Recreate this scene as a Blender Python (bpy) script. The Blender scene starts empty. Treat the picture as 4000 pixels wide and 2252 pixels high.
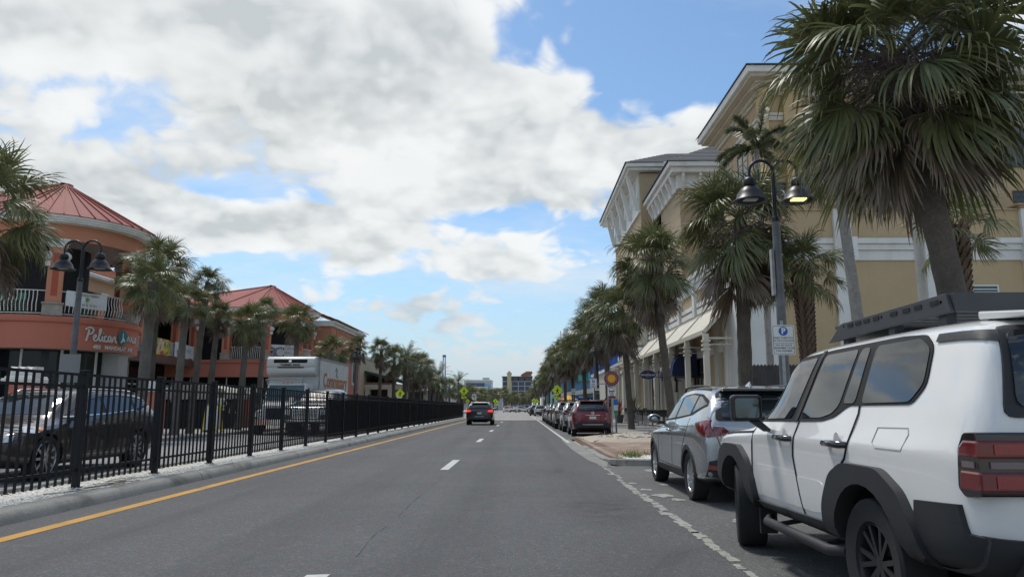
import bpy, bmesh, math, random
from mathutils import Vector, Matrix, noise as mnoise
from mathutils.bvhtree import BVHTree

R = math.radians
NTH = ['first', 'second', 'third', 'fourth', 'fifth', 'sixth', 'seventh', 'eighth', 'ninth', 'tenth', 'eleventh', 'twelfth', 'thirteenth', 'fourteenth', 'fifteenth']
SC = bpy.context.scene
COL = SC.collection

# ------------------------------------------------------------------ camera
cam_d = bpy.data.cameras.new('camera')
cam = bpy.data.objects.new('camera', cam_d)
COL.objects.link(cam)
cam_d.sensor_fit = 'HORIZONTAL'
cam_d.sensor_width = 36.0
cam_d.lens = 26.01
cam_d.clip_start = 0.05
cam_d.clip_end = 6000
cam.location = (0, 0, 1.32)
cam.rotation_euler = (R(90 + 9.1212), 0, R(0.5872))
SC.camera = cam

# ------------------------------------------------------------------ light
SUN_EL, SUN_AZ = 62.0, -32.0        # azimuth measured from +Y towards +X
SKY_STRENGTH = 0.10
SUN_STRENGTH = 1.35
EXPOSURE = 1.0
SC.view_settings.view_transform = 'Standard'
SC.view_settings.look = 'None'
SC.view_settings.gamma = 1.0
SC.view_settings.use_curve_mapping = False
SC.view_settings.exposure = EXPOSURE
SC.render.engine = 'CYCLES'
SC.cycles.max_bounces = 4
SC.cycles.diffuse_bounces = 3
SC.cycles.glossy_bounces = 3
SC.cycles.transparent_max_bounces = 6
SC.cycles.use_denoising = True

sun_d = bpy.data.lights.new('sun', 'SUN')
sun_d.energy = SUN_STRENGTH
sun_d.angle = R(11)
sun_d.color = (1.0, 0.95, 0.87)
sun_o = bpy.data.objects.new('sun', sun_d)
COL.objects.link(sun_o)
sdir = Vector((math.sin(R(SUN_AZ)) * math.cos(R(SUN_EL)), math.cos(R(SUN_AZ)) * math.cos(R(SUN_EL)), math.sin(R(SUN_EL))))
sun_o.rotation_euler = (-sdir).to_track_quat('-Z', 'Y').to_euler()
sun_o.location = (0, 0, 60)


# ------------------------------------------------------------------ node helpers
class NT:
    """tiny wrapper to write shader graphs compactly"""
    def __init__(s, tree):
        s.t = tree; s.n = tree.nodes; s.l = tree.links
        for x in list(s.n): s.n.remove(x)

    def node(s, typ, **props):
        n = s.n.new(typ)
        for k, v in props.items(): setattr(n, k, v)
        return n

    def put(s, sock, val):
        if val is None: return
        if isinstance(val, bpy.types.NodeSocket): s.l.new(val, sock)
        else:
            if isinstance(val, (tuple, list)) and len(val) == 3 and sock.type == 'RGBA': val = (*val, 1)
            sock.default_value = val

    def math(s, op, a, b=None, c=None, clamp=False):
        n = s.node('ShaderNodeMath', operation=op, use_clamp=clamp)
        for i, x in enumerate((a, b, c)): s.put(n.inputs[i], x)
        return n.outputs[0]

    def vmath(s, op, a, b=None):
        n = s.node('ShaderNodeVectorMath', operation=op)
        s.put(n.inputs[0], a); s.put(n.inputs[1], b)
        return n.outputs['Value' if op in ('DOT_PRODUCT', 'LENGTH') else 'Vector']

    def noise(s, vec, scale, detail=2.0, rough=0.5, dist=0.0, out='Fac'):
        n = s.node('ShaderNodeTexNoise')
        s.put(n.inputs['Vector'], vec)
        for k, v in (('Scale', scale), ('Detail', detail), ('Roughness', rough), ('Distortion', dist)): s.put(n.inputs[k], v)
        return n.outputs[out]

    def voronoi(s, vec, scale, feature='F1', out='Distance'):
        n = s.node('ShaderNodeTexVoronoi', feature=feature)
        s.put(n.inputs['Vector'], vec); s.put(n.inputs['Scale'], scale)
        return n.outputs[out]

    def range(s, v, a, b, c=0.0, d=1.0, smooth=False):
        n = s.node('ShaderNodeMapRange', interpolation_type='SMOOTHSTEP' if smooth else 'LINEAR')
        for i, x in enumerate((v, a, b, c, d)): s.put(n.inputs[i], x)
        return n.outputs[0]

    def mix(s, f, a, b, blend='MIX'):
        n = s.node('ShaderNodeMix', data_type='RGBA', blend_type=blend)
        s.put(n.inputs[0], f); s.put(n.inputs[6], a); s.put(n.inputs[7], b)
        return n.outputs[2]

    def sep(s, v):
        n = s.node('ShaderNodeSeparateXYZ'); s.put(n.inputs[0], v); return n.outputs

    def comb(s, x, y, z):
        n = s.node('ShaderNodeCombineXYZ')
        for i, v in enumerate((x, y, z)): s.put(n.inputs[i], v)
        return n.outputs[0]


# ------------------------------------------------------------------ world: clear sky with broken cumulus
world = bpy.data.worlds.new('World')
SC.world = world
world.cycles.sampling_method = 'MANUAL'
world.cycles.sample_map_resolution = 512
world.use_nodes = True
w = NT(world.node_tree)
tc = w.node('ShaderNodeTexCoord')
dirv = w.vmath('NORMALIZE', tc.outputs['Generated'])
sx, sy, sz = w.sep(dirv)
sky = w.node('ShaderNodeTexSky', sky_type='NISHITA')
sky.sun_disc = False
sky.sun_elevation = R(SUN_EL)
sky.sun_rotation = R(SUN_AZ)
sky.altitude = 0
sky.air_density = 1.0
sky.dust_density = 0.6
sky.ozone_density = 1.6
skyc = w.mix(1.0, sky.outputs[0], (0.60, 0.70, 0.74), 'MULTIPLY')
# cloud deck on a plane overhead so that the clouds flatten towards the horizon
zc = w.math('ADD', w.math('MAXIMUM', sz, 0.0), 0.40)
px = w.math('DIVIDE', sx, zc)
py = w.math('DIVIDE', sy, zc)


def density(ox, oy, lo=False):
    p = w.comb(w.math('ADD', px, ox), w.math('ADD', py, oy), 1.3)
    warp = w.noise(p, 5.0, 2, 0.55, out='Color')
    sc_ = w.vmath('SCALE', w.vmath('SUBTRACT', warp, (0.5, 0.5, 0.5)))
    sc_.node.inputs['Scale'].default_value = 0.16
    p2 = w.vmath('ADD', p, sc_)
    n1 = w.noise(p2, 3.0, 2 if lo else 5, 0.55)
    n2 = w.noise(p2, 11.0, 2 if lo else 4.5, 0.60)
    v = w.node('ShaderNodeTexVoronoi', feature='F1', voronoi_dimensions='2D')
    w.put(v.inputs['Vector'], p2); v.inputs['Scale'].default_value = 13.0
    v.inputs['Detail'].default_value = 0.0 if lo else 1.0; v.inputs['Roughness'].default_value = 0.55
    puff = w.math('SUBTRACT', 0.75, v.outputs['Distance'])
    a_ = w.math('ADD', w.math('MULTIPLY', n1, 0.72), w.math('MULTIPLY', n2, 0.20))
    return w.math('ADD', a_, w.math('MULTIPLY', puff, 0.13))


def lobe(az, el, wa, we):
    """smooth patch of the sky, wa wide and we high (degrees)"""
    da = w.math('DIVIDE', w.math('SUBTRACT', azi, R(az)), R(wa))
    de = w.math('DIVIDE', w.math('SUBTRACT', ele, R(el)), R(we))
    r2 = w.math('ADD', w.math('MULTIPLY', da, da), w.math('MULTIPLY', de, de))
    return w.math('POWER', 2.718, w.math('MULTIPLY', r2, -1.0))


azi = w.math('ARCTAN2', sx, sy)
ele = w.math('ARCSINE', sz)
dens = density(0.0, 0.0)
dens_s = density(-0.02, 0.05, True)
bias = 0.08
for az, el, wa, we, amt in (
        (-26, 27, 22, 9, 0.20), (-9, 27, 7, 7, 0.13), (-6, 20.5, 13, 4.5, 0.19), (4, 19.5, 6, 4, 0.15), (14, 18.5, 7, 3.2, 0.22), (-16, 13.2, 11, 1.8, 0.22), (-31, 14, 7, 4, 0.18), (-3, 10.8, 8, 1.5, 0.20), (-7, 7.8, 9, 1.3, 0.15),
        (10, 27.5, 8, 4.5, -0.30), (24, 29, 8, 8, -0.22), (2, 32, 4, 3, -0.05), (-22, 15.6, 4.0, 0.8, -0.22), (-2, 14.2, 6, 1.1, -0.22), (8, 12.5, 5, 3, -0.15), (-10, 9.3, 9, 1.0, -0.10), (3, 6, 14, 3, -0.06)):
    bias = w.math('ADD', bias, w.math('MULTIPLY', lobe(az, el, wa, we), amt))
cov = w.math('ADD', dens, bias)
mask = w.range(cov, 0.53, 0.655, 0, 1, True)
soft = w.noise(w.comb(px, py, 1.3), 3.4, 3, 0.5)
thick = w.range(w.math('ADD', soft, bias), 0.56, 0.78, 0, 1, True)
shade = w.math('SUBTRACT', dens, dens_s)
lit = w.range(shade, -0.10, 0.10, 0.0, 1.0, True)
broad = w.noise(w.comb(px, py, 7.7), 3.6, 4, 0.6)
dark = w.math('MULTIPLY', thick, w.range(broad, 0.40, 0.62, 0.10, 1.0))
dark = w.math('MULTIPLY', dark, w.math('SUBTRACT', 1.25, w.math('MULTIPLY', lit, 0.75)), clamp=True)
cl = w.mix(dark, (4.75, 4.8, 4.75), (2.95, 3.12, 3.14))
wisp = w.range(w.noise(w.comb(w.math('MULTIPLY', px, 0.45), py, 1.0), 2.6, 5, 0.65), 0.44, 0.74, 0, 0.70, True)
base = w.mix(wisp, skyc, (4.0, 4.3, 4.5))
col = w.mix(w.math('MULTIPLY', mask, 0.95), base, cl)
hz = w.range(sz, 0.0, 0.22, 0.80, 0.0, True)
col = w.mix(hz, col, (2.45, 3.02, 3.50))
bg = w.node('ShaderNodeBackground')
w.put(bg.inputs[0], col)
bg.inputs[1].default_value = SKY_STRENGTH
wo = w.node('ShaderNodeOutputWorld')
w.l.new(bg.outputs[0], wo.inputs[0])


# ------------------------------------------------------------------ materials
MATS = {}


def M(name, col, rough=0.6, metal=0.0, var=0.12, vs=2.0, fine=0.0, fs=60.0, bump=0.0, bs=30.0, spec=0.5, coat=0.0,
      emit=None, es=0.0, stain=None, ss=0.6, samt=0.3, alpha=None, transl=0.0, world=False):
    if name in MATS: return MATS[name]
    m = bpy.data.materials.new(name)
    m.use_nodes = True
    t = NT(m.node_tree)
    out = t.node('ShaderNodeOutputMaterial')
    b = t.node('ShaderNodeBsdfPrincipled')
    tcx = t.node('ShaderNodeTexCoord')
    if world:
        vec = t.node('ShaderNodeNewGeometry').outputs['Position']
    else:
        vec = tcx.outputs['Object']
    c = None
    if var > 0:
        n = t.noise(vec, vs, 5, 0.6)
        lo = tuple(x * (1 - var) for x in col); hi = tuple(min(1, x * (1 + var)) for x in col)
        c = t.mix(t.range(n, 0.3, 0.7), lo, hi)
    if fine > 0:
        f = t.noise(vec, fs, 3, 0.7)
        c = t.mix(t.range(f, 0.25, 0.75, 0, 1), c if c else col, tuple(x * (1 - fine) for x in col))
    if stain:
        sv_ = vec
        if 'stucco' in name or 'trim' in name:      # rain streaks run down the walls
            q_ = t.sep(vec); sv_ = t.comb(t.math('MULTIPLY', q_[0], 2.6), t.math('MULTIPLY', q_[1], 2.6), t.math('MULTIPLY', q_[2], 0.35))
        st = t.range(t.noise(sv_, ss, 6, 0.62, 0.4), 0.48, 0.70, 0, samt, True)
        c = t.mix(st, c if c else col, stain)
    t.put(b.inputs['Base Color'], c if c else col)
    t.put(b.inputs['Roughness'], rough)
    t.put(b.inputs['Metallic'], metal)
    t.put(b.inputs['Specular IOR Level'], spec)
    if coat: t.put(b.inputs['Coat Weight'], coat); t.put(b.inputs['Coat Roughness'], 0.03)
    if emit: t.put(b.inputs['Emission Color'], emit); t.put(b.inputs['Emission Strength'], es)
    if bump:
        bn = t.node('ShaderNodeBump'); t.put(bn.inputs['Strength'], bump); t.put(bn.inputs['Distance'], 0.02)
        t.put(bn.inputs['Height'], t.noise(vec, bs, 4, 0.6)); t.l.new(bn.outputs[0], b.inputs['Normal'])
    sh = b.outputs[0]
    if transl:
        tr = t.node('ShaderNodeBsdfTranslucent'); t.put(tr.inputs[0], tuple(min(1, x * 1.3) for x in col))
        mx = t.node('ShaderNodeMixShader'); mx.inputs[0].default_value = transl
        t.l.new(sh, mx.inputs[1]); t.l.new(tr.outputs[0], mx.inputs[2]); sh = mx.outputs[0]
    if alpha:
        tp = t.node('ShaderNodeBsdfTransparent')
        mx = t.node('ShaderNodeMixShader')
        t.put(mx.inputs[0], t.range(t.noise(vec, alpha[0], 8, 0.7), alpha[1], alpha[2], 0, 1))
        t.l.new(tp.outputs[0], mx.inputs[1]); t.l.new(sh, mx.inputs[2]); sh = mx.outputs[0]
    t.l.new(sh, out.inputs[0])
    MATS[name] = m
    return m


def paint(name, col, metal=0.0, rough=0.32):
    return M(name, col, rough=rough, metal=metal, var=0.03, vs=1.2, coat=1.0, spec=0.5)


STEEL_BLACK = M('black_metal', (0.009, 0.010, 0.012), 0.55, 0.0, 0.2, 6, spec=0.3)
GLASS = M('tinted_glass', (0.012, 0.016, 0.018), 0.03, 0.0, 0.0, spec=0.9)
GLASS_CLEAR = M('window_glass', (0.035, 0.045, 0.05), 0.04, 0.0, 0.3, 0.8, spec=0.8)
RUBBER = M('rubber', (0.016, 0.016, 0.017), 0.85, 0, 0.2, 8, bump=0.2, bs=90)
PLASTIC = M('dark_plastic', (0.022, 0.023, 0.025), 0.6, 0, 0.12, 5, bump=0.08, bs=300)
ALLOY = M('alloy', (0.55, 0.56, 0.57), 0.28, 0.9, 0.05)
DARK_ALLOY = M('dark_alloy', (0.05, 0.05, 0.055), 0.35, 0.6, 0.1)
CHROME = M('chrome', (0.75, 0.76, 0.78), 0.12, 1.0, 0.0)
TAIL = M('tail_lens', (0.15, 0.006, 0.010), 0.12, 0, 0.15, 14, coat=1)
TAIL_LIT = M('tail_lens_lit', (0.4, 0.01, 0.01), 0.15, 0, 0, emit=(1, 0.03, 0.02), es=0.8)
AMBER = M('amber_lens', (0.75, 0.22, 0.02), 0.15, 0, 0.1, coat=1)
LENS = M('headlamp_lens', (0.55, 0.58, 0.6), 0.1, 0.3, 0.25, 14, coat=1)
SEAM = M('panel_gap', (0.008, 0.008, 0.009), 0.8, 0, 0)
WHITE = M('white_trim_paint', (0.70, 0.70, 0.66), 0.55, 0, 0.06, 0.7, stain=(0.42, 0.40, 0.34), ss=0.5, samt=0.35)
CREAM = M('cream_paint', (0.60, 0.57, 0.48), 0.6, 0, 0.06, 0.8)
PLATE_W = M('plate_white', (0.62, 0.65, 0.62), 0.4, 0, 0.05)
INK = M('black_ink', (0.012, 0.012, 0.012), 0.6, 0, 0)
SIGN_W = M('sign_white', (0.72, 0.73, 0.71), 0.45, 0, 0.05, 3)
SIGN_BACK = M('sign_back', (0.30, 0.31, 0.31), 0.45, 0.6, 0.12, 4)
SIGN_Y = M('sign_yellow_green', (0.62, 0.80, 0.02), 0.4, 0, 0.05, 3)
BLUE = M('sign_blue', (0.01, 0.09, 0.42), 0.4, 0, 0.05)
POLE_GREY = M('pole_grey', (0.13, 0.135, 0.14), 0.55, 0.2, 0.25, 5, stain=(0.06, 0.06, 0.06), ss=3, samt=0.5)
GALV = M('galvanised', (0.32, 0.33, 0.33), 0.5, 0.7, 0.2, 8)


# ------------------------------------------------------------------ mesh helpers
class MB:
    def __init__(s): s.v = []; s.f = []

    def add(s, vs, fs):
        o = len(s.v)
        s.v.extend([tuple(v) for v in vs]); s.f.extend([tuple(i + o for i in f) for f in fs])
        return s

    def box(s, x0, x1, y0, y1, z0, z1):
        if x0 > x1: x0, x1 = x1, x0
        if y0 > y1: y0, y1 = y1, y0
        if z0 > z1: z0, z1 = z1, z0
        return s.add([(x0, y0, z0), (x1, y0, z0), (x1, y1, z0), (x0, y1, z0), (x0, y0, z1), (x1, y0, z1), (x1, y1, z1), (x0, y1, z1)],
                     [(0, 3, 2, 1), (4, 5, 6, 7), (0, 1, 5, 4), (1, 2, 6, 5), (2, 3, 7, 6), (3, 0, 4, 7)])

    def bar(s, a, b, wx, wz, up=(0, 0, 1)):
        """square bar from a to b"""
        a = Vector(a); b = Vector(b); d = (b - a).normalized(); u = Vector(up)
        if abs(d.dot(u)) > 0.98: u = Vector((0, 1, 0))
        x = d.cross(u).normalized() * wx / 2; z = x.cross(d).normalized() * wz / 2
        vs = [a - x - z, a + x - z, a + x + z, a - x + z, b - x - z, b + x - z, b + x + z, b - x + z]
        return s.add(vs, [(3, 2, 1, 0), (4, 5, 6, 7), (0, 1, 5, 4), (1, 2, 6, 5), (2, 3, 7, 6), (3, 0, 4, 7)])

    def tube(s, pts, r, n=8, caps=True):
        pts = [Vector(p) for p in pts]
        rs = r if isinstance(r, (list, tuple)) else [r] * len(pts)
        o = len(s.v); prev = None
        for i, p in enumerate(pts):
            d = (pts[min(i + 1, len(pts) - 1)] - pts[max(i - 1, 0)]).normalized()
            if prev is None:
                u = Vector((0, 0, 1)) if abs(d.z) < 0.9 else Vector((1, 0, 0))
                x = d.cross(u).normalized()
            else:
                x = (prev - d * prev.dot(d)).normalized()
            prev = x; y = d.cross(x)
            for k in range(n):
                a = 2 * math.pi * k / n
                s.v.append(tuple(p + (x * math.cos(a) + y * math.sin(a)) * rs[i]))
        for i in range(len(pts) - 1):
            for k in range(n):
                k2 = (k + 1) % n
                s.f.append((o + i * n + k, o + i * n + k2, o + (i + 1) * n + k2, o + (i + 1) * n + k))
        if caps:
            s.f.append(tuple(o + k for k in reversed(range(n))))
            s.f.append(tuple(o + (len(pts) - 1) * n + k for k in range(n)))
        return s

    def lathe(s, prof, n=24, c=(0, 0, 0), a0=0.0, a1=2 * math.pi, axis='Z'):
        o = len(s.v); full = abs(a1 - a0 - 2 * math.pi) < 1e-6; m = n if full else n + 1
        for k in range(m):
            a = a0 + (a1 - a0) * k / n
            for r, z in prof:
                x, y = r * math.cos(a), r * math.sin(a)
                if axis == 'Z': s.v.append((c[0] + x, c[1] + y, c[2] + z))
                elif axis == 'X': s.v.append((c[0] + z, c[1] + x, c[2] + y))
                else: s.v.append((c[0] + y, c[1] + z, c[2] + x))
        L = len(prof)
        for k in range(n):
            k2 = (k + 1) % m
            for i in range(L - 1):
                s.f.append((o + k * L + i, o + k2 * L + i, o + k2 * L + i + 1, o + k * L + i + 1))
        return s

    def prism(s, poly, plane, d0, d1):
        """extrude a 2d polygon; plane 'xz' extrudes along y, 'yz' along x, 'xy' along z"""
        def to(p, d):
            return {'xz': (p[0], d, p[1]), 'yz': (d, p[0], p[1]), 'xy': (p[0], p[1], d)}[plane]
        n = len(poly)
        vs = [to(p, d0) for p in poly] + [to(p, d1) for p in poly]
        fs = [tuple(range(n)), tuple(reversed(range(n, 2 * n)))] + [(i, i + n, (i + 1) % n + n, (i + 1) % n) for i in range(n)]
        return s.add(vs, fs)

    def sheet(s, pts): return s.add(pts, [tuple(range(len(pts)))])

    def mesh(s, name, mats=(), smooth=None, bevel=0.0):
        me = bpy.data.meshes.new(name)
        me.from_pydata(s.v, [], s.f)
        for m in mats: me.materials.append(m)
        bm = bmesh.new(); bm.from_mesh(me)
        bmesh.ops.recalc_face_normals(bm, faces=bm.faces)
        if bevel:
            bmesh.ops.remove_doubles(bm, verts=bm.verts, dist=1e-5)
            es = [e for e in bm.edges if len(e.link_faces) == 2 and e.calc_face_angle(0) > 0.6]
            bmesh.ops.bevel(bm, geom=es, offset=bevel, segments=2, affect='EDGES', profile=0.5, clamp_overlap=True)
        bm.to_mesh(me); bm.free()
        if smooth:
            me.shade_smooth(); me.set_sharp_from_angle(angle=R(smooth))
        return me


def link(name, me, parent=None):
    o = bpy.data.objects.new(name, me)
    COL.objects.link(o)
    if parent:
        o.parent = parent
        if parent.get('_w'): o.matrix_parent_inverse = Matrix.Translation(-Vector(parent['_w']))
    return o


def part(mb, name, mat, parent=None, smooth=None, bevel=0.0):
    mats = mat if isinstance(mat, (list, tuple)) else (mat,)
    return link(name, mb.mesh(name, mats, smooth, bevel), parent)


def tag(o, label, cat, group=None, kind=None):
    if label: o['label'] = label
    if cat: o['category'] = cat
    if group: o['group'] = group
    if kind: o['kind'] = kind
    return o


def thing(name, label, cat, loc=(0, 0, 0), rz=0.0, group=None, world=False):
    """world=True: the parts are written in world coordinates"""
    o = bpy.data.objects.new(name, None)
    o.empty_display_size = 0.2
    COL.objects.link(o)
    o.location = loc; o.rotation_euler = (0, 0, rz)
    if world: o['_w'] = tuple(loc)
    return tag(o, label, cat, group)


def sub(o):
    """let children of a part that was written in world coordinates stay in place"""
    return o


def copy_tree(src, loc, rz, label=None, group=None, scale=None):
    r = src.copy(); COL.objects.link(r)
    r.location = loc; r.rotation_euler = (0, 0, rz)
    if scale: r.scale = (scale,) * 3
    if label: r['label'] = label
    if group: r['group'] = group
    for ch in src.children:
        c = ch.copy(); COL.objects.link(c); c.parent = r; c.matrix_parent_inverse = ch.matrix_parent_inverse.copy()
        for g in ch.children:
            d = g.copy(); COL.objects.link(d); d.parent = c; d.matrix_parent_inverse = g.matrix_parent_inverse.copy()
    return r


def eval_mesh(o, name):
    dg = bpy.context.evaluated_depsgraph_get()
    dg.update()
    return bpy.data.meshes.new_from_object(o.evaluated_get(dg))


def text_mesh(s, size, extrude=0.004, bold=0.0, shear=0.0, align='CENTER', spacing=1.0):
    """lettering lying in the xz plane, facing -y"""
    cu = bpy.data.curves.new('lettering', 'FONT')
    cu.body = s; cu.size = size; cu.extrude = extrude; cu.offset = bold; cu.shear = shear
    cu.align_x = align; cu.align_y = 'CENTER'; cu.space_character = spacing
    cu.resolution_u = 4
    o = bpy.data.objects.new('lettering', cu); COL.objects.link(o)
    me = eval_mesh(o, 'lettering')
    bpy.data.objects.remove(o); bpy.data.curves.remove(cu)
    me.transform(Matrix.Rotation(R(90), 4, 'X'))
    return me


def letter(s, size, mat, parent, at, rz=0.0, **kw):
    me = text_mesh(s, size, **kw)
    me.transform(Matrix.Translation(Vector(at)) @ Matrix.Rotation(rz, 4, 'Z'))
    me.materials.clear(); me.materials.append(mat)
    return link('lettering', me, parent)


def catmull(pts, k=6):
    P = [Vector(p) for p in pts]; P = [P[0]] + P + [P[-1]]; out = []
    for i in range(1, len(P) - 2):
        a, b, c, d = P[i - 1:i + 3]
        for j in range(k):
            t = j / k
            out.append(0.5 * ((2 * b) + (c - a) * t + (2 * a - 5 * b + 4 * c - d) * t * t + (3 * b - a - 3 * c + d) * t ** 3))
    out.append(P[-2])
    return out

# ------------------------------------------------------------------ ground, roads, kerbs
def asphalt(name, c0, c1, streak=0.45, patch=0.55, crackw=0.0):
    m = bpy.data.materials.new(name); m.use_nodes = True
    t = NT(m.node_tree)
    out = t.node('ShaderNodeOutputMaterial'); b = t.node('ShaderNodeBsdfPrincipled')
    pos = t.node('ShaderNodeNewGeometry').outputs['Position']
    x, y, z = t.sep(pos)
    big = t.noise(pos, 0.35, 5, 0.6)
    lon = t.noise(t.comb(t.math('MULTIPLY', x, 2.2), t.math('MULTIPLY', y, 0.06), 0), 1.0, 5, 0.65)
    f = t.math('ADD', t.math('MULTIPLY', t.range(big, 0.3, 0.7), patch), t.math('MULTIPLY', t.range(lon, 0.3, 0.7), streak))
    base = t.mix(t.math('MULTIPLY', f, 1.2, clamp=True), c0, c1)
    # aggregate: dark binder with pale stones
    st = t.voronoi(pos, 70.0, out='Color')
    sv = t.sep(st)[0]
    base = t.mix(t.range(sv, 0.70, 0.98, 0, 0.38), base, tuple(min(1, k * 2.2) for k in c1))
    base = t.mix(t.range(t.sep(st)[1], 0.6, 1.0, 0, 0.45), base, tuple(k * 0.45 for k in c0))
    st2 = t.sep(t.voronoi(pos, 22.0, out='Color'))
    base = t.mix(t.range(st2[0], 0.93, 1.0, 0, 0.22), base, tuple(min(1, k * 2.2) for k in c1))
    # oil and tyre stains
    oil = t.range(t.noise(t.comb(t.math('MULTIPLY', x, 1.0), t.math('MULTIPLY', y, 0.35), 3.0), 0.55, 6, 0.66, 0.6), 0.60, 0.75, 0, 0.55, True)
    base = t.mix(oil, base, tuple(k * 0.42 for k in c0))
    if crackw:
        for xc in (-4.35, -2.55, -0.75, 1.05):      # tyre-polished wheel tracks
            d_ = t.math('MULTIPLY', t.math('SUBTRACT', x, xc), 2.6)
            tr_ = t.math('POWER', 2.718, t.math('MULTIPLY', t.math('MULTIPLY', d_, d_), -1.0))
            base = t.mix(t.math('MULTIPLY', tr_, t.range(lon, .35, .65, .10, .32)), base, tuple(k * .62 for k in c0))
        dx = t.math('MULTIPLY', t.math('SUBTRACT', x, 1.1), 2.2); dy = t.math('MULTIPLY', t.math('SUBTRACT', y, 10.3), .9)
        sm = t.math('POWER', 2.718, t.math('MULTIPLY', t.math('ADD', t.math('MULTIPLY', dx, dx), t.math('MULTIPLY', dy, dy)), -1.0))
        base = t.mix(t.math('MULTIPLY', sm, t.range(t.noise(pos, 2.2, 5, .65), .38, .62, 0, .75)), base, tuple(k * .38 for k in c0))
    t.put(b.inputs['Base Color'], base)
    t.put(b.inputs['Roughness'], t.range(lon, 0.3, 0.7, 0.72, 0.9))
    t.put(b.inputs['Specular IOR Level'], 0.35)
    bn = t.node('ShaderNodeBump'); bn.inputs['Strength'].default_value = 0.55; bn.inputs['Distance'].default_value = 0.012
    t.put(bn.inputs['Height'], t.math('ADD', t.voronoi(pos, 70.0), t.math('MULTIPLY', t.noise(pos, 18, 4, 0.7), 0.9)))
    t.l.new(bn.outputs[0], b.inputs['Normal'])
    t.l.new(b.outputs[0], out.inputs[0])
    return m


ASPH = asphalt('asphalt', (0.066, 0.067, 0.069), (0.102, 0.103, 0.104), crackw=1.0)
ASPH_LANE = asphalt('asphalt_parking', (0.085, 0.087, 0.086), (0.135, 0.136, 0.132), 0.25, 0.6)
ASPH_SUNLIT = asphalt('asphalt_sunlit', (0.24, 0.225, 0.215), (0.30, 0.285, 0.27), 0.3, 0.3)  # paler asphalt: the sunlight on the far stretch is put into the colour
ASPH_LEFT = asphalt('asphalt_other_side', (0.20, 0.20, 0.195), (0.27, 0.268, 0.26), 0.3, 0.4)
CONC = M('sidewalk_concrete', (0.36, 0.345, 0.315), 0.85, 0, 0.14, 0.6, fine=0.2, fs=45, bump=0.25, bs=60, stain=(0.20, 0.19, 0.17), ss=0.5, samt=0.5, world=True)
KERB = M('kerb_concrete', (0.30, 0.295, 0.27), 0.85, 0, 0.2, 1.3, fine=0.3, fs=35, bump=0.4, bs=45, stain=(0.09, 0.09, 0.08), ss=1.1, samt=0.8, world=True)
SAND = M('ground_sand', (0.42, 0.38, 0.31), 0.95, 0, 0.2, 0.1, fine=0.15, fs=3, world=True)
GRAVEL_BASE = M('shell_bed', (0.64, 0.62, 0.55), 0.95, 0, 0.2, 4, fine=0.35, fs=30, bump=0.8, bs=50, world=True)
SHELL = M('shell_chip', (0.84, 0.82, 0.75), 0.8, 0, 0.16, 30, world=True)
BRICKPAVE = M('red_paver', (0.30, 0.205, 0.155), 0.85, 0, 0.25, 1.5, fine=0.25, fs=20, bump=0.2, bs=40, stain=(0.42, 0.38, 0.31), ss=0.5, samt=0.9, world=True)
YELLOW_PAINT = M('yellow_line_paint', (0.56, 0.28, 0.022), 0.65, 0, 0.2, 1.2, fine=0.3, fs=60, stain=(0.16, 0.11, 0.05), ss=1.8, samt=0.55, world=True)
WHITE_PAINT = M('white_line_paint', (0.56, 0.56, 0.52), 0.65, 0, 0.15, 2, fine=0.25, fs=60, stain=(0.2, 0.2, 0.19), ss=2, samt=0.4, world=True)
WORN_PAINT = M('worn_line_paint', (0.50, 0.50, 0.44), 0.75, 0, 0.25, 2, fine=0.35, fs=30, alpha=(3.2, 0.40, 0.50), world=True)


def struct(mb, name, mat, smooth=None, bevel=0.0):
    o = part(mb, name, mat, None, smooth, bevel); o['kind'] = 'structure'
    return o


def flat(x0, x1, y0, y1, z): return [(x0, y0, z), (x1, y0, z), (x1, y1, z), (x0, y1, z)]


g = MB(); g.sheet(flat(-3000, 3000, -600, 5000, -0.06)); struct(g, 'ground', SAND)
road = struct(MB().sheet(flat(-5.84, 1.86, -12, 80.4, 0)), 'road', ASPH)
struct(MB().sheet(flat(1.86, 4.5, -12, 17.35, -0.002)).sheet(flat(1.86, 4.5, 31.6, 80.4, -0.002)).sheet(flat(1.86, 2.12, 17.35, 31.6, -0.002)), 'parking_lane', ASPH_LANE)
struct(MB().sheet(flat(-12.4, 14, 80.4, 620, 0.0)), 'far_road', ASPH_SUNLIT)
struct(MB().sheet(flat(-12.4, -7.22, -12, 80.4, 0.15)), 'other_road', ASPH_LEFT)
struct(MB().box(-60, -12.55, -12, 620, -0.05, 0.27).box(-12.55, -12.4, -12, 620, -0.05, 0.265), 'sidewalk_across', CONC)
sw = struct(MB().box(4.62, 60, -12, 76, -0.05, 0.15).box(9, 60, 82, 620, -0.05, 0.152), 'sidewalk', CONC)
jm = MB()
for i in range(30):
    yy = -3 + i * 2.6
    jm.box(4.66, 10.9, yy, yy + 0.014, 0.1505, 0.1525)
jm.box(7.55, 7.565, -12, 76, 0.1505, 0.1522)
part(jm, 'joint', M('joint_dark', (0.14, 0.13, 0.12), 0.9, 0, 0.1), sw)

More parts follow.
